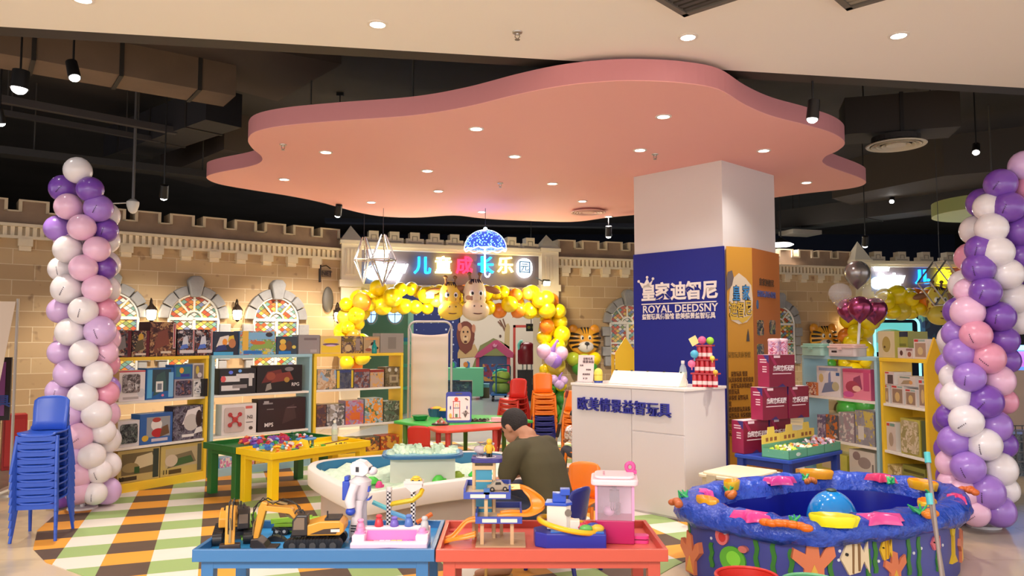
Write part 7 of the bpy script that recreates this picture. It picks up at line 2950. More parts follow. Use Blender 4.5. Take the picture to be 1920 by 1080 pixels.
# peg figure and helicopter on the pad
k = MB()
k.lathe([(.013, .02), (.016, .022), (.019, .05), (.017, .066), (.008, .07)], n=14)
k.sph((0, 0, .082), .016, seg=12, ring=8)
for sx in (-1, 1):
 k.cyl((sx * .008, 0, 0), (sx * .008, 0, .024), .008, n=8, m=1)
 k.tube([(sx * .018, 0, .06), (sx * .026, -.004, .045), (sx * .024, -.008, .03)], .005, 6)
tag(k.build('peg_figure', [M((226, 180, 50), .4), blackp], loc=(GX + (tx0 + tx1) / 2 + .028, GY + .02, TZ + ztop + .0225), smooth=50), 'small plain yellow toy figure with black feet on top of the toy garage', 'toy')
t = thing('toy_helicopter', 'grey toy helicopter on top of the toy garage', 'toy', (GX + (tx0 + tx1) / 2 - .022, GY + .07, TZ + ztop + .0205), 2.6)
hm = M((190, 176, 180), .35)
k = MB()
k.sph((0, 0, .035), (.04, .024, .024), seg=14, ring=8)
k.tube([(-.03, 0, .038), (-.07, 0, .05), (-.085, 0, .075)], [.014, .007, .006], 8)
k.build('fuselage', hm, t, smooth=60)
k = MB()
k.box((0, 0, .068), (.13, .012, .003), rot=(0, .25, .3))
k.box((0, 0, .068), (.13, .012, .003), rot=(0, -.2, 1.9))
k.cyl((0, 0, .05), (0, 0, .07), .004, n=6)
k.build('rotor', M((150, 140, 146), .4), t)
k = MB()
for sy in (-1, 1):
 k.tube([(-.03, sy * .02, .004), (.035, sy * .02, .004)], .004, 6)
 k.cyl((0, sy * .02, .004), (0, sy * .014, .022), .003, n=6)
k.build('skids', M((110, 104, 120), .4), t)
# red glasses & scraps
p = at(841, 998, z=TZ)
k = MB()
for dx in (-.018, .018):
 k.tube([(dx + .014 * math.cos(2 * PI * i / 12), .008 * math.sin(2 * PI * i / 12), .006) for i in range(12)], .003, 5, closed=True)
tag(k.build('toy_ring', M((190, 40, 40), .4), loc=p), 'small red twin ring toy part on the coral table', 'toy')
k = MB()
k.box((0, 0, .003), (.03, .05, .004))
tag(k.build('toy_ladder', M((240, 214, 180), .5), loc=at(873, 1010, z=TZ), rz=.3), 'small cream slatted toy piece at the front of the coral table', 'toy')

# boat play set
t = thing('boat_playset', 'blue toy ship set with white tower and yellow ring track on the coral table', 'toy', (gx(1067, 4.05), 4.06, TZ), -.05)
b3 = M((44, 54, 160), .35)
k = MB()
k.prism([(-.18, -.07), (-.12, -.11), (.18, -.11), (.19, .08), (-.1, .1), (-.19, .03)], 0, .075)
k.build('hull', b3, t, bevel=.006)
k = MB()
k.prism([(-.1, -.09), (.17, -.09), (.17, .06), (-.1, .06)], .075, .08)
k.build('water_deck', M((50, 120, 210), .3), t)
k = MB()
k.prism([(-.12, -.03), (-.02, -.045), (.005, -.02), (-.005, .05), (-.11, .05)], .078, .2)
k.b2((.0, -.035, .078), (.05, .02, .125))
tw = k.build('tower', M((232, 222, 206), .4), t, bevel=.004)
k = MB()
k.cyl((-.01, -.048, .165), (-.01, -.036, .165), .018, n=14)
k.build('porthole', M((120, 110, 100), .4), tw)
k = MB()
k.prism([(-.13, -.04), (-.02, -.055), (.012, -.02), (0, .06), (-.12, .06)], .2, .215)
k.b2((-.09, -.03, .215), (-.02, .03, .26))
k.b2((-.05, -.05, .255), (.0, .01, .285))
k.build('blue_bridge', M((40, 80, 190), .35), t, bevel=.003)
k = MB()
ring = [(-.01 + .15 * math.cos(a), -.02 + .12 * math.sin(a), .10 + .03 * math.cos(a + PI)) for a in [2 * PI * i / 40 for i in range(40)]]
k.tube(ring, .014, 8, closed=True)
k.build('ring_track', M((236, 184, 30), .3), t, smooth=60)
for x, y, c in ((.06, -.02, (206, 60, 90)), (.09, .02, (200, 50, 60)), (.12, -.01, (60, 70, 160)), (.14, -.05, (220, 180, 60)), (.08, -.06, (100, 180, 90))):
 k = MB()
 k.sph((x, y, .09), (.035, .02, .022), seg=10, ring=6)
 k.build('deck_piece', M(c, .35), t, smooth=80)
# claw machine
cp = at(1152, 1004, z=TZ)
t = thing('claw_machine', 'pink toy claw machine with clear cabinet and pale roof on the coral table', 'toy', (cp.x - .01, 4.13, TZ), -.12)
mgm = M((182, 34, 96), .3)
k = MB()
k.prism([(-.1, -.085), (.1, -.085), (.1, .1), (-.1, .1)], 0, .12)
k.build('base', mgm, t, bevel=.006)
k = MB()
for i in range(2):
 k.prism(rrect(.1, .06, .02, cx=.125, cy=-.03), .0 + i * .022, .016 + i * .022)
k.build('prize_tray', M((226, 70, 140), .3), t)
for x, y in ((-.095, -.08), (.095, -.08), (-.095, .09), (.095, .09)):
 k = MB()
 k.b2((x - .006, y - .006, .12), (x + .006, y + .006, .30))
 k.build('corner_post', M((222, 160, 200), .35), t)
k = MB()
k.b2((-.1, -.075, .12), (-.096, .085, .30))
k.build('side_panel', M((190, 130, 180), .35, alpha=.9), t)
k = MB()
k.b2((-.09, -.083, .12), (.09, -.081, .30))
k.b2((.098, -.075, .12), (.1, .085, .30))
k.build('clear_pane', M((240, 224, 236), .05, alpha=.18), t)
k = MB()
k.b2((-.09, .085, .12), (.09, .09, .30))
k.build('rear_panel', M((236, 206, 226), .35), t)
k = MB()
k.prism(rrect(.245, .235, .03, cx=0, cy=.005), .30, .33)
k.prism(rrect(.21, .2, .04, cx=0, cy=.01), .33, .345)
k.build('roof', M((244, 214, 220), .3), t, bevel=.008)
k = MB()
k.b2((-.06, -.05, .345), (-.05, .06, .349))
k.build('roof_groove', M((206, 150, 170), .4), t)
k = MB()
k.b2((-.012, -.01, .24), (.012, .01, .30))
k.b2((-.026, -.02, .2), (.026, .02, .26))
for i in range(4):
 k.tube([(-.018 + .012 * i, -.018, .2), (-.02 + .0135 * i, -.022, .17), (-.012 + .008 * i, -.01, .155)], .003, 5)
k.build('claw', M((110, 100, 110), .35, .4), t)
k = MB()
k.cyl((.02, .06, .12), (.02, .06, .18), .012, n=8)
k.build('joystick_post', M((130, 110, 120), .4), t)
k = MB()
k.sph((-.03, .02, .145), (.03, .026, .026), seg=12, ring=8)
k.build('prize', M((226, 170, 206), .4), t, smooth=180)
k = MB()
k.tube([(.085 + .02 * math.cos(a), .07, .37 + .022 * math.sin(a)) for a in [2 * PI * i / 14 for i in range(14)]], .011, 8, closed=True)
k.b2((.07, .06, .335), (.12, .08, .355))
k.build('roof_bow', M((220, 80, 150), .3), t, smooth=60)

# ---------------------------------------------------------------- toys on the yellow & green tables
rnd = random.Random(77)
pal = [(200, 60, 60), (60, 110, 190), (230, 190, 40), (70, 160, 70), (230, 130, 40), (150, 60, 140), (230, 226, 220), (100, 180, 190)]


def ptx(x, y, c, z=.461):
 return tl(x, y, z, c, rzT)


CN = dict(zip(pal, ('red', 'blue', 'yellow', 'green', 'orange', 'purple', 'white', 'turquoise')))
CN.update({(236, 200, 30): 'yellow', (90, 180, 70): 'green', (60, 120, 50): 'dark green', (220, 110, 60): 'orange', (120, 70, 160): 'purple', (90, 130, 200): 'blue', (220, 190, 190): 'pale pink', (200, 60, 110): 'magenta', (30, 90, 60): 'dark green', (200, 60, 50): 'red'})


def heap(cen, n, x0, x1, y0, y1, label, group, names=('toy_brick',), s=(.025, .05), zj=.03, colset=pal):
 mk = {}
 for i in range(n):
  c = rnd.choice(colset)
  sh = i % 3
  key = (c, sh)
  loc = ptx(rnd.uniform(x0, x1), rnd.uniform(y0, y1), cen, .465 + rnd.uniform(.0, zj))
  if key not in mk:
   k = MB()
   a = (s[0] + s[1]) / 2
   if sh == 0:
    k.box((0, 0, a * .3), (a, a * .6, a * .5))
    k.cyl((-a * .2, 0, a * .5), (-a * .2, 0, a * .68), a * .14, n=8)
    k.cyl((a * .2, 0, a * .5), (a * .2, 0, a * .68), a * .14, n=8)
   elif sh == 1:
    k.lathe([(.001, 0), (a * .4, 0), (a * .45, a * .2), (a * .2, a * .4), (a * .3, a * .6), (.001, a * .8)], n=10)
   else:
    k.tube([(-a * .6, 0, a * .2), (0, 0, a * .35), (a * .6, 0, a * .2)], a * .16, 8)
   o = mk[key] = k.build(names[0], M(c, .35), loc=loc, rz=rnd.uniform(0, 6), smooth=40)
  else:
   o = mk[key].copy()
   COL.objects.link(o)
   o.location = loc
   o.rotation_euler = (rnd.uniform(-.3, .3), rnd.uniform(-.3, .3), rnd.uniform(0, 6))
  tag(o, 'small %s %s ' % (CN[c], ('toy brick', 'round toy piece', 'toy rod')[sh]) + label, 'toy brick', group)


heap(YT, 44, -.5, -.16, -.2, .2, 'in the heap at the near end of the yellow table', 'toy bricks on the yellow table', s=(.045, .06), zj=.05)
heap(YT, 12, -.1, .1, -.22, -.06, 'scattered in the middle of the yellow table', 'toy pieces in the middle of the yellow table', s=(.04, .06), zj=.01, colset=[(236, 200, 30), (90, 180, 70), (60, 120, 50)])
heap(GT, 30, -.35, .1, -.22, .0, 'heaped on the green tray table', 'rods and bricks on the green table', names=('toy_rod',), s=(.07, .1), zj=.03, colset=[(220, 110, 60), (120, 70, 160), (90, 130, 200), (220, 190, 190), (200, 60, 110)])
heap(GT, 10, .1, .45, -.15, .15, 'at the far end of the green table', 'pieces at the far end of the green table', s=(.05, .07), zj=.03, colset=[(30, 90, 60), (200, 60, 50), (230, 226, 220)])
p = at(588, 824, z=.56)
t = thing('toy_table', 'small round blue toy table with little pieces on the yellow play table', 'toy', ptx(.02, .02, YT, .4612), rzT)
k = MB()
k.prism(ellipse(0, 0, .105, .085, 26), .075, .092)
k.build('top', M((90, 150, 200), .35), t, bevel=.004)
for x in (-.05, .05):
 for y in (-.035, .035):
  k = MB()
  k.cyl((x, y, 0), (x, y, .075), .013, n=8)
  k.build('leg', M((110, 130, 140), .4), t)
for x, y, c in ((-.03, 0, (200, 70, 70)), (.02, .02, (70, 110, 190)), (.05, -.01, (220, 180, 170))):
 k = MB()
 k.sph((x, y, .104), (.022, .014, .012), seg=8, ring=6)
 k.build('piece', M(c, .4), t, smooth=180)
k = MB()
k.prism([(-.07, 0), (.07, 0), (.05, .09), (-.01, .11), (-.06, .07)], -.006, .006, axis='y')
tag(k.build('toy_board', M((240, 206, 40), .35), loc=ptx(-.12, -.12, YT, .462), rz=rzT - .5), 'upright yellow toy panel on the yellow table beside the brick heap', 'toy')
k = MB()
k.tube([(0, 0, .01), (.13, .02, .03), (.3, .1, .055)], .006, 6)
tag(k.build('toy_stick', M((110, 70, 30), .5), loc=ptx(.12, -.02, YT, .462), rz=.2), 'thin brown stick leaning over the yellow table', 'stick')
for dx in (0, .06):
 k = MB()
 for j in range(5):
  k.tube([(0, 0, .004), (.03 * math.cos(j * 1.3), .03 * math.sin(j * 1.3), .035)], .005, 5)
 tag(k.build('toy_claw', M((70, 56, 30), .5), loc=ptx(.24 + dx, -.2, YT, .462)), ('dark spiky toy piece near the front rim of the yellow table, left one', 'dark spiky toy piece near the front rim of the yellow table, right one')[dx > 0], 'toy')
pt = ptx(.5, .2, YT, .4615)
bottle(pt, .21, 'clear water bottle with white cap at the far corner of the yellow table')
k = MB()
k.b2((-.09, -.02, 0), (.09, .02, .02))
tag(k.build('toy_bar', M((236, 228, 220), .4), loc=ptx(.02, -.1, GT, .466), rz=.7), 'white bar shaped toy on the green tray table', 'toy')
k = MB()
k.prism([(-.06, 0), (.06, 0), (.04, .06), (-.02, .08)], -.03, .03, axis='y')
k.b2((-.07, -.04, 0), (.07, .04, .012))
tag(k.build('toy_house', M((206, 50, 44), .4), loc=ptx(.16, .02, GT, .463), rz=.5), 'red toy roof piece standing on the green tray table', 'toy')
# ================================================================ PEOPLE
skin = M((176, 122, 92), .55)
hairm = M((34, 24, 20), .6, bump=.6, bscale=160)


def remesh(o, vox, it=4):
 r = o.modifiers.new('remesh', 'REMESH')
 r.mode = 'VOXEL'
 r.voxel_size = vox
 r.use_smooth_shade = True
 s = o.modifiers.new('smooth', 'SMOOTH')
 s.factor = .5
 s.iterations = it
 return o


def loft(k, rings_, n=24):
 """rings_: (centre, half vector a, half vector b); superellipse sections"""
 vs, fs = [], []
 for c, a, b in rings_:
  for j in range(n):
   w = 2 * PI * j / n
   cc, ss = math.cos(w), math.sin(w)
   cc = math.copysign(abs(cc) ** .85, cc)
   ss = math.copysign(abs(ss) ** .85, ss)
   vs.append(Vector(c) + Vector(a) * cc + Vector(b) * ss)
 for i in range(len(rings_) - 1):
  for j in range(n):
   fs.append((i * n + j, i * n + (j + 1) % n, (i + 1) * n + (j + 1) % n, (i + 1) * n + j))
 fs.append(tuple(range(n - 1, -1, -1)))
 fs.append(tuple(range((len(rings_) - 1) * n, len(rings_) * n)))
 k.add(vs, fs)


def limb(k, pts, rs, n=12):
 P = [tuple(p) + (r,) for p, r in zip(pts, rs)]
 C = catmull(P, 5, closed=False)
 k.tube([c[:3] for c in C], [c[3] for c in C], n)
 k.sph(pts[0], rs[0] * .98, seg=12, ring=8)
 k.sph(pts[-1], rs[-1] * .98, seg=12, ring=8)


def hand(k, wrist, fdir, pdir, s=1.0, curl=.7):
 """palm and five bent fingers; fdir: towards the finger tips, pdir: out of the palm"""
 f = Vector(fdir).normalized()
 p = (Vector(pdir) - f * f.dot(Vector(pdir))).normalized()
 r = f.cross(p)
 w = Vector(wrist)
 for j in range(4):
  b = w + r * (.012 - .016 * 0 + (j - 1.5) * .019) * s
  k.tube([w + r * (j - 1.5) * .011 * s, b + f * .05 * s, b + f * .085 * s], [.017 * s, .015 * s, .011 * s], 8)
  L = (.072, .08, .075, .06)[j] * s
  a = b + f * .085 * s
  c = a + (f * math.cos(curl * .5) + p * math.sin(curl * .5)) * L * .5
  d = c + (f * math.cos(curl) + p * math.sin(curl)) * L * .3
  e = d + (f * math.cos(curl * 1.6) + p * math.sin(curl * 1.6)) * L * .25
  k.tube([a, c, d, e], [.0095 * s, .009 * s, .008 * s, .007 * s], 8)
  k.sph(e, .007 * s, seg=8, ring=6)
 th = w - r * .025 * s + f * .03 * s
 k.tube([w - r * .01 * s, th, th - r * .018 * s + f * .03 * s + p * .012 * s, th - r * .02 * s + f * .055 * s + p * .02 * s], [.015 * s, .013 * s, .010 * s, .008 * s], 8)


def person(name, label, base, fwd, J, cloth, headf, sc=1.0):
 base = Vector(base)
 t = thing(name, label, 'person', base)
 f = Vector((fwd[0], fwd[1], 0)).normalized()
 lft = Vector((-f.y, f.x, 0))
 j = {a: Vector(b) - base for a, b in J.items()}
 body = MB()
 hc = j['head']
 hf = Vector(headf).normalized()
 hr = hf.cross(Vector((0, 0, 1))).normalized()
 hu = hr.cross(hf)
 # head frame: x = right, -y = face, z = up
 HM = Matrix((tuple(hr), tuple(-hf), tuple(hu))).transposed().to_4x4()
 HM.translation = hc
 body.X = HM
 s = sc
 body.sph((0, .008 * s, .02 * s), (.076 * s, .096 * s, .098 * s), seg=24, ring=16)
 body.sph((0, -.03 * s, -.045 * s), (.058 * s, .062 * s, .07 * s), seg=20, ring=12)
 body.sph((0, -.088 * s, -.02 * s), (.014 * s, .02 * s, .024 * s), seg=10, ring=8)
 body.sph((0, -.082 * s, -.066 * s), (.026 * s, .012 * s, .01 * s), seg=10, ring=8)
 for sx in (-1, 1):
  body.sph((sx * .085 * s, .006 * s, -.005 * s), (.011 * s, .02 * s, .033 * s), rot=(0, sx * .25, 0), seg=12, ring=8)
 body.X = Matrix.Identity(4)
 limb(body, [j['neck'], j['neck'].lerp(hc, .5), hc + hu * -.05 * s + hf * -.02 * s], [.056 * s, .05 * s, .05 * s])
 loft(body, [(j['pelvis'], lft * .13 * s, f * .10 * s), (j['chest'], lft * .15 * s, f * .10 * s), (j['neck'], lft * .09 * s, f * .06 * s)])
 for sd in 'LR':
  limb(body, [j['sh' + sd], j['el' + sd], j['wr' + sd]], [.05 * s, .04 * s, .028 * s])
  d = j['wr' + sd] - j['el' + sd]
  hand(body, j['wr' + sd], d, f * .3 + Vector((0, 0, -1)), s, .7)
  limb(body, [j['hip' + sd], j['kn' + sd], j['an' + sd]], [.08 * s, .055 * s, .036 * s])
  q = j['an' + sd]
  fd = Vector(J.get('toe' + sd)) - base - q
  fl = Vector((fd.x, fd.y, 0)).normalized()
  limb(body, [q + Vector((0, 0, -.02 * s)) - fl * .03 * s, q + fl * .08 * s + Vector((0, 0, -.03 * s)), q + fl * .16 * s + Vector((0, 0, -.042 * s))], [.036 * s, .033 * s, .022 * s])
 b = remesh(body.build('body', skin, t), .008 * max(s, .6))
 # hair
 k = MB()
 k.X = HM
 k.sph((0, .018 * s, .03 * s), (.082 * s, .099 * s, .098 * s), seg=28, ring=14, rot=(-.78, 0, 0), zmin=-.52)
 k.build('hair', cloth.get('hair', hairm), t, smooth=180)
 k = MB()
 k.X = HM
 for sx in (-1, 1):
  k.sph((sx * .03 * s, -.083 * s, .005 * s), (.012 * s, .006 * s, .007 * s), seg=10, ring=6)
 k.build('eyes', M((40, 28, 24), .2), t, smooth=180)
 k = MB()
 k.X = HM
 for sx in (-1, 1):
  k.sph((sx * .03 * s, -.088 * s, .028 * s), (.02 * s, .006 * s, .004 * s), seg=10, ring=6)
 k.build('eyebrows', hairm, t, smooth=180)
 # shirt
 k = MB()
 pv, ch, nk = j['pelvis'], j['chest'], j['neck']
 up = (ch - pv).normalized()
 w1 = pv.lerp(ch, .45)
 loft(k, [(pv - up * .05 * s, lft * .17 * s, f * .135 * s), (pv + up * .03 * s, lft * .178 * s, f * .142 * s), (w1, lft * .172 * s, f * .135 * s), (ch, lft * .195 * s, f * .14 * s), (ch.lerp(nk, .45), lft * .195 * s, f * .13 * s), (ch.lerp(nk, .8), lft * .135 * s, f * .10 * s), (nk, lft * .074 * s, f * .068 * s)])
 for sd in 'LR':
  a, b2 = j['sh' + sd], j['el' + sd]
  m_ = a.lerp(b2, .66)
  limb(k, [ch.lerp(nk, .5) + (a - ch.lerp(nk, .5)) * .45, a, m_], [.075 * s, .076 * s, .068 * s])
 remesh(k.build('shirt', cloth['shirt'], t), .012 * max(s, .6), 6)
 # trousers
 k = MB()
 loft(k, [(pv - up * .06 * s, lft * .165 * s, f * .13 * s), (pv + up * .02 * s, lft * .16 * s, f * .125 * s)])
 for sd in 'LR':
  q = j['kn' + sd].lerp(j['an' + sd], cloth.get('leg', .75))
  limb(k, [j['hip' + sd], j['hip' + sd].lerp(j['kn' + sd], .5), j['kn' + sd], q], [.105 * s, .095 * s, .074 * s, .062 * s])
 remesh(k.build('trousers', cloth['trousers'], t), .012 * max(s, .6), 5)
 for sd in 'LR':
  q = j['an' + sd]
  fl = (Vector(J['toe' + sd]) - base - q)
  fl = Vector((fl.x, fl.y, 0)).normalized()
  k = MB()
  k.X = Matrix.Translation(q + fl * .06 * s + Vector((0, 0, -.06 * s))) @ Matrix.Rotation(math.atan2(fl.y, fl.x), 4, 'Z')
  k.prism(rrect(.25 * s, .085 * s, .04 * s), -.012 * s, .004 * s)
  k.tube([(.05 * s, -.042 * s, 0), (.045 * s, -.02 * s, .055 * s), (.045 * s, .02 * s, .055 * s), (.05 * s, .042 * s, 0)], .009 * s, 6)
  k.build('sandal', cloth.get('shoe', M((206, 150, 70), .5)), t)
 return t


olive = M((74, 66, 40), .85, var=.08, bscale=6)
person('person', 'man in an olive T-shirt seated on a small chair, back to the viewer', (.28, 5.2, 0), (-.8, .6),
    dict(pelvis=(.29, 5.17, .37), chest=(.19, 5.27, .70), neck=(.115, 5.34, .855), head=(.015, 5.42, .905),
   shL=(.015, 5.14, .76), elL=(-.055, 5.16, .56), wrL=(-.19, 5.36, .50), shR=(.25, 5.44, .765), elR=(.14, 5.7, .58), wrR=(-.07, 5.72, .50),
   hipL=(.23, 5.10, .33), knL=(-.10, 5.16, .42), anL=(-.06, 4.97, .085), toeL=(-.24, 4.95, .03),
   hipR=(.30, 5.28, .33), knR=(.02, 5.58, .44), anR=(.0, 5.55, .085), toeR=(-.15, 5.62, .03)),
    dict(shirt=olive, trousers=M((40, 44, 62), .85), leg=.6, shoe=M((196, 150, 80), .5)), (-.72, .50, -.48))
person('person', 'child in a white printed top and dark trousers, mostly hidden behind the counter\'s left end', (.74, 8.5, 0), (-.5, .85),
    dict(pelvis=(.76, 8.46, .30), chest=(.735, 8.5, .47), neck=(.72, 8.53, .575), head=(.69, 8.57, .66), shL=(.63, 8.45, .53), elL=(.6, 8.52, .42), wrL=(.6, 8.62, .40), shR=(.83, 8.55, .53), elR=(.82, 8.66, .42), wrR=(.76, 8.74, .40),
   hipL=(.70, 8.43, .28), knL=(.58, 8.57, .29), anL=(.56, 8.54, .055), toeL=(.5, 8.62, .02), hipR=(.82, 8.49, .28), knR=(.72, 8.68, .29), anR=(.7, 8.66, .055), toeR=(.65, 8.74, .02)),
    dict(shirt=art(90, [(236, 230, 226), (240, 234, 230), (232, 226, 222), (150, 150, 150), (236, 232, 228), (200, 150, 120)], 30, rough=.8), trousers=M((66, 66, 72), .85), leg=.8), (-.5, .8, -.3), sc=.62)
o_ = [o for o in bpy.data.objects if o.name.startswith('stacking_chair') and 'beside the counter' in o.get('label', '')][0]
dup(o_, (.77, 8.45, 0), math.radians(210), 'orange plastic chair the child behind the counter\'s left end sits on', 'chair under the child')
# broom handle leaning by the counter
a, b = at(1040, 838, Y=8.2), at(1064, 732, Y=7.9)
a = a + (a - b) * (a.z / (b.z - a.z))
t = thing('broom', 'thin broom handle with a black grip leaning beside the counter\'s left edge', 'broom', a)
d = b - a
k = MB()
k.cyl((0, 0, 0), d, .011, n=8)
k.build('handle', M((196, 170, 140), .35, .4), t, smooth=60)
k = MB()
k.cyl(d * .5, d * .64, .02, n=10)
k.build('grip', M((40, 30, 34), .5), t, smooth=60)
k = MB()
k.cyl(d * .93, d * 1.0, .016, n=8)
k.build('end_cap', M((150, 60, 60), .5), t, smooth=60)
k = MB()
k.b2((-.12, -.03, 0), (.12, .03, .06))
k.build('brush', M((90, 80, 80), .7), t)
# ================================================================ ROOMS BEHIND THE GATEWAYS, RACK, LEFT EDGE
for x, y in ((-1.6, 16.5), (.2, 20.5), (-3.0, 20.5), (8.6, 19), (11.5, 19.5)):
 light('AREA', (x, y, 3.9), 70, col=(1, .93, .84), target=(x, y, 0), size=(1.4, 1.4), name='room_light')


def flat(name, px0, py0, px1, py1, Y, mat, th=.08, z0=None):
 a, b = at(px0, py1, Y=Y), at(px1, py0, Y=Y)
 k = MB()
 k.b2((a.x, Y, a.z if z0 is None else z0), (b.x, Y + th, 3.15))
 return struct(k.build(name, mat))


g = NT('star_wall', .6)
vo = g.n('TexVoronoi', g.tc.outputs['Object'])
vo.inputs['Scale'].default_value = 4.5
vo.inputs['Randomness'].default_value = .1
st_ = g.math('LESS_THAN', vo.outputs['Distance'], .14)
starm = g.color(g.mix(st_, lin((36, 48, 110)), lin((190, 200, 230))))
flat('wall_star', 560, 380, 862, 800, 23.1, starm, z0=0)
WI = flat('wall_interior', 862, 380, 1003, 800, 23.1, M((222, 208, 190), .7), z0=0)
flat('wall_grey', 1003, 380, 1240, 800, 22.9, M((150, 154, 140), .7), z0=0)


def mural(name, px, py, polys, Y=23.1):
 k = MB()
 mats = []
 for i, (pl, c) in enumerate(polys):
  mm = M(c, .6)
  if mm not in mats:
   mats.append(mm)
  q = [at(x, y, Y=Y) for x, y in pl]
  k.prism([(p.x, p.z) for p in q], Y - .01 - .004 * i, Y - .002, mats.index(mm), axis='y')
 k.build(name, mats, WI)


E = lambda cx, cy, rx, ry: ellipse(cx, cy, rx, ry, 18)
mural('painted_lion', 0, 0, [([(858, 662), (865, 645), (880, 650), (890, 645), (898, 662), (905, 668), (858, 672)], (196, 160, 110)), (E(873, 627, 17, 25), (120, 60, 46)), ([(857, 635), (862, 655), (873, 664), (884, 655), (890, 635)], (120, 60, 46)), (E(862, 613, 4, 8), (196, 130, 100)), (E(888, 616, 3.5, 8), (196, 130, 100)), (E(873, 628, 10, 17), (206, 160, 116)), (E(873, 634, 5, 5), (222, 184, 140)), (E(873, 641, 3, 2.5), (90, 50, 40)), (E(873, 631, 2, 1.6), (80, 44, 36)), (E(869, 622, 1.5, 1.8), (40, 30, 26)), (E(877, 622, 1.5, 1.8), (40, 30, 26))])
mural('painted_tree', 0, 0, [([(945, 660), (947, 610), (953, 606), (956, 612), (955, 660)], (196, 170, 120)), ([(946, 622), (936, 600), (938, 599), (947, 616)], (120, 80, 60)), ([(947, 615), (942, 598), (944, 597), (949, 612)], (120, 80, 60)), ([(940, 612), (933, 603), (935, 602), (942, 610)], (120, 80, 60)), (E(938, 630, 2, 2.5), (90, 60, 50))])
mural('painted_hill', 0, 0, [([(885, 690), (900, 648), (915, 640), (925, 634), (940, 640), (955, 650), (955, 690)], (130, 130, 80))])
# mint play tower with oval lit windows
p = at(725, 700, Y=15.7)
t = thing('play_tower', 'mint green play tower with two oval lit windows inside the gateway', 'play tower', (p.x, 15.7, 0))
x0, x1 = gx(676, 15.7) - p.x, gx(765, 15.7) - p.x
zt = at(720, 560, Y=15.7).z
k = MB()
k.b2((x0, 0, 0), (x1, .9, zt))
k.build('wall', M((120, 176, 150), .6), t)
zb = at(720, 645, Y=15.7).z
k = MB()
k.b2((x0, -.03, zb), (x1 + .02, 0, zb + .13))
k.build('blue_band', M((60, 150, 200), .5), t)
for px, rx, ry in ((696.5, 10.5, 17), (741, 14, 17)):
 c = at(px, 590, Y=15.7) - Vector((p.x, 15.7, 0))
 s_ = 15.7 / F
 k = MB()
 k.prism(ellipse(c.x, c.z, rx * s_, ry * s_, 24), -.02, 0, axis='y')
 w = k.build('window', M((150, 200, 255), .4, emit=1.6), t)
 k = MB()
 k.tube([(x, -.03, z) for x, z in ellipse(c.x, c.z, rx * s_, ry * s_, 24)], .02, 6, closed=True)
 k.b2((c.x - .008, -.035, c.z - ry * s_), (c.x + .008, -.02, c.z + ry * s_))
 k.b2((c.x - rx * s_, -.035, c.z - .008), (c.x + rx * s_, -.02, c.z + .008))
 k.build('window_frame', M((206, 214, 214), .5), w)
for i, z in enumerate((.5, .95, 1.4)):
 k = MB()
 k.b2((x1 - .1, -.25, z), (x1 + .16, 0, z + .06))
 k.build('step', M((90, 200, 170), .5), t)
# teal bottle shaped lamp post on the rear of the shelf top
p = at(684, 645, Y=10.0)
t = thing('teal_bottle', 'teal bottle standing at the rear of the third shelf top', 'bottle', (wpt(.68, 1.336, U3['A'], U3['B'], .25)))
k = MB()
k.lathe([(.001, 0), (.03, 0), (.032, .01), (.032, .09), (.014, .12), (.012, .15)], n=16)
k.build('bottle', M((20, 130, 120), .2), t, smooth=40)
k = MB()
k.lathe([(.014, .145), (.015, .165), (.001, .167)], n=14)
k.build('cap', M((30, 110, 110), .4), t, smooth=40)
# pink play house
p = at(927, 690, Y=21)
t = thing('play_house', 'pink roofed blue toy play house in the room behind the gateway', 'play house', (p.x, 21, 0))
t.scale = (1.14, 1, 1.04)
s_ = 21 / F
k = MB()
k.b2((-.40, 0, 0), (.36, .7, 1.0))
k.build('wall', M((70, 90, 130), .5), t)
k = MB()
k.prism([(-.48, .96), (-.42, 1.08), (0, 1.42), (.08, 1.42), (.46, 1.08), (.44, .96), (.3, .98), (.03, 1.22), (-.32, .98)], -.05, .75, axis='y')
k.build('roof', M((196, 80, 120), .45), t)
k = MB()
k.b2((-.44, -.03, 0), (-.36, .02, 1.0))
k.b2((.3, -.03, 0), (.38, .02, 1.0))
k.build('post', M((200, 70, 90), .45), t)
k = MB()
k.b2((-.28, -.015, .35), (.24, .0, .8))
k.build('window', art(95, [(150, 60, 90), (60, 90, 150), (206, 150, 80), (120, 60, 60)], 6), t)
k = MB()
k.prism([(-.02, 1.24), (.04, 1.24), (.08, 1.32), (.03, 1.3), (.0, 1.34), (-.04, 1.3)], -.07, -.04, axis='y')
k.build('bow', M((226, 150, 180), .4), t)
# green covered table and things on it
p = at(868, 700, Y=14.3)
t = thing('covered_table', 'table under a mint green cloth inside the gateway', 'table', (gx(868, 19.4), 19.6, 0))
x0, x1 = gx(834, 19.4) - gx(868, 19.4), gx(905, 19.4) - gx(868, 19.4)
zt = at(868, 690, Y=19.4).z
k = MB()
k.b2((x0, -.28, zt - .03), (x1, .3, zt))
k.b2((x0, -.285, zt - .3), (x1, -.275, zt))
k.b2((x1 - .25, -.29, .08), (x1 + .015, -.27, zt))
k.b2((x1 - .005, -.28, .08), (x1 + .01, .3, zt))
k.b2((x0, -.285, .08), (x0 + .06, -.27, zt))
k.build('tablecloth', M((120, 206, 160), .7), t)
k = MB()
for x in (x0 + .04, x1 - .04):
 for y in (-.24, .26):
  k.b2((x - .02, y - .02, 0), (x + .02, y + .02, zt - .03))
k.build('leg_frame', M((90, 90, 90), .5), t)
k = MB()
k.b2((x0 + .08, -.2, .02), (x1 - .28, .2, zt - .34))
k.build('skirt_print', art(97, [(70, 110, 110), (60, 90, 110), (110, 140, 130), (50, 70, 90)], 8), t)
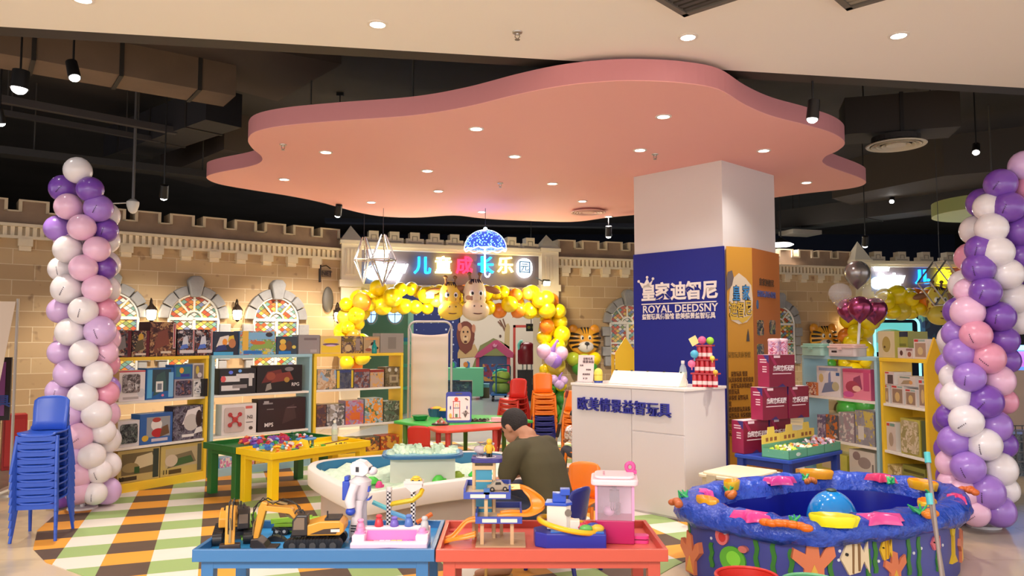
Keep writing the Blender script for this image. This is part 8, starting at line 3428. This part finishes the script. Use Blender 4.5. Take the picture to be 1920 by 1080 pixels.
for px, c, c2, lb in ((851, (70, 190, 110), (70, 120, 190), 'small green and blue toy on the mint covered table'), (876, (236, 130, 60), (80, 130, 200), 'orange and blue toy house on the mint covered table')):
 k = MB()
 k.b2((-.03, -.05, 0), (.07, .05, .12), 1)
 k.prism([(-.04, .11), (.08, .11), (.02, .17)], -.06, .06, 1, axis='y')
 k.prism(ellipse(-.03, .08, .06, .07), -.07, -.03, 0, axis='y')
 tag(k.build('table_toy', [M(c, .4), M(c2, .4)], loc=(gx(px, 19.55), 19.55, zt + .001)), lb, 'toy')
p = at(911, 737, z=0)
k = MB()
k.b2((-.09, 0, 0), (.09, .3, .34))
o = tag(k.build('carton', M((120, 104, 84), .7), loc=(gx(911, 19.8), 19.8, .0)), 'brown carton standing right of the mint covered table', 'box')
k = MB()
k.b2((-.09, -.001, .27), (.09, .3, .36))
k.build('lining', M((130, 180, 206), .6), o)
# hand trolley with striped pouf
ty = 18.8
t = thing('hand_trolley', 'blue hand trolley with push handle in the gateway', 'trolley', (gx(932, ty), ty, 0))
k = MB()
k.b2((-.15, -.1, .14), (.25, .55, .18))
k.build('platform', M((40, 100, 170), .4), t, bevel=.01)
for x in (-.1, .2):
 for y in (-.04, .48):
  k = MB()
  k.cyl((x - .025, y, .06), (x + .025, y, .06), .06, n=16)
  k.build('wheel', M((40, 40, 44), .5), t)
k = MB()
k.tube([(-.02, -.05, .18), (-.02, -.05, .82), (.0, -.05, .86), (.3, .4, .86), (.32, .45, .82), (.32, .5, .18)], .018, 8)
k.build('push_handle', M((40, 90, 130), .4), t, smooth=60)
t2 = thing('pouf', 'striped lime green pouf standing on the blue trolley', 'pouf', (gx(940, ty + .25) , ty + .24, .181))
t2.scale = (1.3, 1.3, 1.12)
for i, (z, c) in enumerate(((0, (140, 170, 80)), (.24, (170, 200, 80)))):
 k = MB()
 k.lathe([(.001, z), (.12, z), (.165, z + .05), (.17, z + .15), (.14, z + .22), (.001, z + .235)], n=22)
 k.build('cushion', M(c, .6), t2, smooth=60)
k = MB()
k.tube([(.172 * math.cos(a), .172 * math.sin(a), .34 + .03 * math.sin(a * 2)) for a in [2 * PI * i / 28 for i in range(28)]], .012, 6, closed=True)
k.build('mouth_stripe', M((60, 70, 50), .6), t2)
k = MB()
k.tube([(-.14, -.05, .42), (-.08, -.1, .5), (.03, -.1, .52), (.1, -.06, .5)], .03, 8)
k.build('top_trim', M((60, 190, 170), .5), t2, smooth=60)
# red rounded toy barrel on a black cabinet
cy = 18.9
t = thing('cabinet', 'low black cabinet inside the gateway behind the red chairs', 'cabinet', (gx(981, cy), cy, 0))
k = MB()
k.b2((-.14, 0, 0), (.26, .4, .75))
k.build('body', M((28, 26, 28), .4), t)
for x in (-.13, .07):
 k = MB()
 k.b2((x, -.012, .03), (x + .18, 0, .72))
 d_ = k.build('door', M((34, 32, 34), .35), t)
 k = MB()
 k.cyl((x + .15, -.03, .4), (x + .15, -.03, .55), .008, n=6)
 k.build('handle', M((120, 116, 112), .3, .7), d_)
t = thing('toy_barrel', 'dark red rounded toy barrel with a mint spout on the black cabinet', 'toy', (gx(988, cy + .2), cy + .2, .751))
t.scale = (1.35, 1.35, 1.4)
k = MB()
for x, y in ((-.08, -.1), (.08, -.1), (0, .1)):
 k.cyl((x, y, 0), (x, y, .1), .012, n=8)
k.build('leg_frame', M((190, 190, 190), .3, .6), t)
k = MB()
k.lathe([(.001, .1), (.16, .1), (.17, .14), (.17, .34), (.14, .44), (.08, .48), (.001, .49)], n=24)
k.build('barrel', M((120, 22, 34), .35), t, smooth=40)
k = MB()
k.tube([(-.14, -.05, .36), (-.15, -.06, .44), (-.12, -.06, .5), (-.08, -.06, .5)], .03, 8)
k.build('spout', M((120, 206, 190), .4), t, smooth=60)
# red door frame with an exit style lamp
t = thing('door_frame', 'thin red frame standing in the room at the right of the gateway', 'frame', (gx(962, 21.5), 21.5, 0))
s_ = 16.8 / F
k = MB()
for a, b in (((0, 0), (.07, 1.9)), ((0, 1.83), (.75, 1.9)), ((.68, 0), (.75, 1.9))):
 k.b2((a[0], -.04, a[1]), (b[0], .04, b[1]))
k.build('post', M((170, 64, 54), .5), t)
p = at(996, 614, Y=16.5)
k = MB()
k.b2((-.11, 0, -.08), (.11, .06, .08))
o = tag(k.build('lamp_box', M((30, 34, 32), .5), loc=p), 'small dark box with two dim green lamps hung at the right of the gateway', 'lamp')
k = MB()
for x in (-.05, .05):
 k.cyl((x, -.004, 0), (x, 0, 0), .035, n=14)
k.build('green_lamp', M((120, 130, 60), .5), o)
k = MB()
k.cyl((0, .03, .08), (0, .03, 5 - p.z), .01, n=6)
k.build('hanger_rod', M((60, 60, 60), .5), o)

# ---------------------------------------------------------------- white cloth rack
ry = 10.55
rx0, rx1 = gx(767, ry), gx(847, ry)
zt = at(807, 603, Y=ry).z
t = thing('garment_rack', 'grey tube rack with rounded corners holding a hanging cream cloth', 'rack', ((rx0 + rx1) / 2, ry, 0))
hw = (rx1 - rx0) / 2
tube_m = M((196, 190, 184), .35, .4)
k = MB()
pp = [(-hw, 0, .04), (-hw, 0, zt - .1)] + [(x, 0, z) for x, z in arc(-hw + .1, zt - .1, .1, 180, 90, 5)] + [(x, 0, z) for x, z in arc(hw - .1, zt - .1, .1, 90, 0, 5)] + [(hw, 0, .04)]
k.tube(pp, .016, 8)
k.build('tube_frame', tube_m, t, smooth=60)
for x in (-hw, hw):
 k = MB()
 k.tube([(x, -.25, .04), (x, .25, .04)], .016, 8)
 k.build('foot', tube_m, t, smooth=60)
 k = MB()
 k.tube([(x * .99, -.02, zt - .05), (x * .84, -.04, zt - .17)], .008, 6)
 k.build('clip_arm', tube_m, t)
k = MB()
n, m = 14, 24
vs, fs = [], []
cwd = hw * .86
for i in range(m + 1):
 for jx in range(n + 1):
  u, v = jx / n - .5, i / m
  z = zt - .16 - v * (zt - .30) - (.025 * math.cos(u * PI) if i == 0 else 0)
  vs.append((u * 2 * cwd, -.05 + .006 * math.sin(v * 40) * (1 - .5 * v) + .012 * math.sin(u * 7) * v, z))
for i in range(m):
 for jx in range(n):
  a = i * (n + 1) + jx
  fs.append((a, a + 1, a + n + 2, a + n + 1))
k.add(vs, fs)
o = k.build('cloth', M((226, 208, 190), .75), t, smooth=180)
o.modifiers.new('sol', 'SOLIDIFY').thickness = .004

# ---------------------------------------------------------------- behind the right gateway
p = at(1700, 640, Y=18.2)
t = thing('play_gate', 'mint and white play frame with a cyan lit arch behind the right shelves', 'play frame', (p.x, 18.2, 0))
k = MB()
pp = [(-.75, 0, 0), (-.75, 0, 1.85)] + [(x, 0, z) for x, z in arc(-.6, 1.85, .15, 180, 90, 4)] + [(x, 0, z) for x, z in arc(.15, 1.85, .15, 90, 0, 4)] + [(.3, 0, 0)]
k.tube(pp, .03, 8)
k.build('arch_tube', M((150, 226, 226), .4, emit=.8), t, smooth=60)
k = MB()
k.b2((-1.0, .2, 1.2), (.25, .3, 1.9))
k.prism(ellipse(-.3, 1.55, .4, .2), .16, .2, 1, axis='y')
k.prism(ellipse(-.2, 1.62, .22, .1), .12, .16, 2, axis='y')
k.build('back_panel', [M((120, 214, 214), .5, emit=.3), M((220, 236, 230), .5), M((70, 170, 80), .5)], t)
k = MB()
k.b2((.45, 0, 0), (1.9, .3, 2.3))
k.build('green_panel', art(98, [(70, 110, 110), (60, 90, 120), (110, 150, 130), (50, 60, 90)], 2.2), t)
p = at(1902, 740, Y=11.5)
t = thing('game_kiosk', 'blue lit game kiosk at the far right edge behind the balloons', 'kiosk', (gx(1905, 11.5), 11.5, 0), -.2)
k = MB()
k.b2((-.22, 0, 0), (.6, .5, 1.05))
k.build('body', M((196, 170, 150), .5), t)
k = MB()
k.b2((-.22, .1, 1.05), (.6, .5, 1.35))
k.build('screen', M((90, 130, 230), .4, emit=.8), t)
k = MB()
k.b2((-.24, .0, 1.35), (.62, .5, 1.42))
k.build('lit_top', M((110, 190, 255), .4, emit=3), t)
k = MB()
k.b2((-.1, .09, 1.1), (.12, .1, 1.33))
k.build('screen_print', M((190, 110, 200), .4, emit=.6), t)
p = at(1900, 860, z=0)
t = thing('wire_crate', 'dark wire crate on the floor at the right edge', 'crate', (gx(1902, 8.6), 8.6, 0))
k = MB()
for i in range(9):
 k.cyl((-.2 + i * .08, 0, .05), (-.2 + i * .08, 0, .5), .007, n=5)
 k.cyl((-.2 + i * .08, .5, .05), (-.2 + i * .08, .5, .5), .007, n=5)
for z in (.05, .16, .27, .38, .5):
 k.tube([(-.2, 0, z), (.44, 0, z), (.44, .5, z), (-.2, .5, z)], .007, 5, closed=True)
k.build('wire_frame', M((120, 120, 124), .4, .5), t)
k = MB()
k.b2((-.19, .02, .0), (.43, .48, .46))
k.build('dark_filling', art(99, [(60, 66, 76), (80, 88, 96), (50, 54, 64), (110, 116, 120)], 30), t)

# ---------------------------------------------------------------- far left edge
by = 7.6
p = at(34, 560, Y=by)
t = thing('banner_stand', 'cream fabric banner with pole cut by the left edge', 'banner', (p.x, by, 0), .35)
k = MB()
k.cyl((0, 0, 0), (0.0, 0, p.z), .014, n=8)
k.lathe([(.001, .02), (.12, .02), (.14, 0), (.001, 0)], n=18)
k.build('pole', M((170, 160, 150), .4, .4), t, smooth=40)
k = MB()
k.add([(-.015, -.02, p.z - .03), (-.16, -.05, .75), (-1.2, -.05, .75), (-1.2, -.02, p.z - .03)], [(0, 1, 2, 3)])
o = k.build('fabric', M((216, 196, 176), .8), t)
o.modifiers.new('sol', 'SOLIDIFY').thickness = .005
p = at(22, 670, Y=8.4)
t = thing('framed_poster', 'dark framed purple poster standing behind the banner at the left edge', 'poster', (p.x, 8.4, 0), .3)
z0, z1 = at(22, 788, Y=8.4).z, at(22, 670, Y=8.4).z
k = MB()
k.b2((-.8, 0, z0), (0, .04, z1))
k.build('frame', M((44, 30, 32), .5), t)
k = MB()
k.b2((-.76, -.006, z0 + .05), (-.05, 0, z1 - .05))
pr = k.build('print', M((150, 80, 150), .4), t)
text('lettering', '玩具', .14, M((60, 90, 180), .5), pr, (-.13, -.01, z0 + .2), ex=.002, bold=.02)
k = MB()
for x in (-.7, -.1):
 k.cyl((x, .02, 0), (x, .02, z0), .015, n=8)
k.build('leg', M((44, 30, 32), .5), t)
p = at(33, 850, z=0)
t = thing('fire_box', 'red fire extinguisher box by the castle wall at the left', 'fire box', (gx(34, 9.0), 9.0, 0), rzL)
k = MB()
k.b2((-.1, 0, 0), (.14, .2, .64))
k.build('body', M((150, 30, 30), .4), t, bevel=.008)
k = MB()
k.b2((-.08, -.006, .05), (.12, 0, .58))
d_ = k.build('door', M((160, 36, 34), .4), t)
k = MB()
k.cyl((.09, -.02, .28), (.09, -.02, .36), .006, n=6)
k.build('handle', M((200, 190, 180), .3, .6), d_)
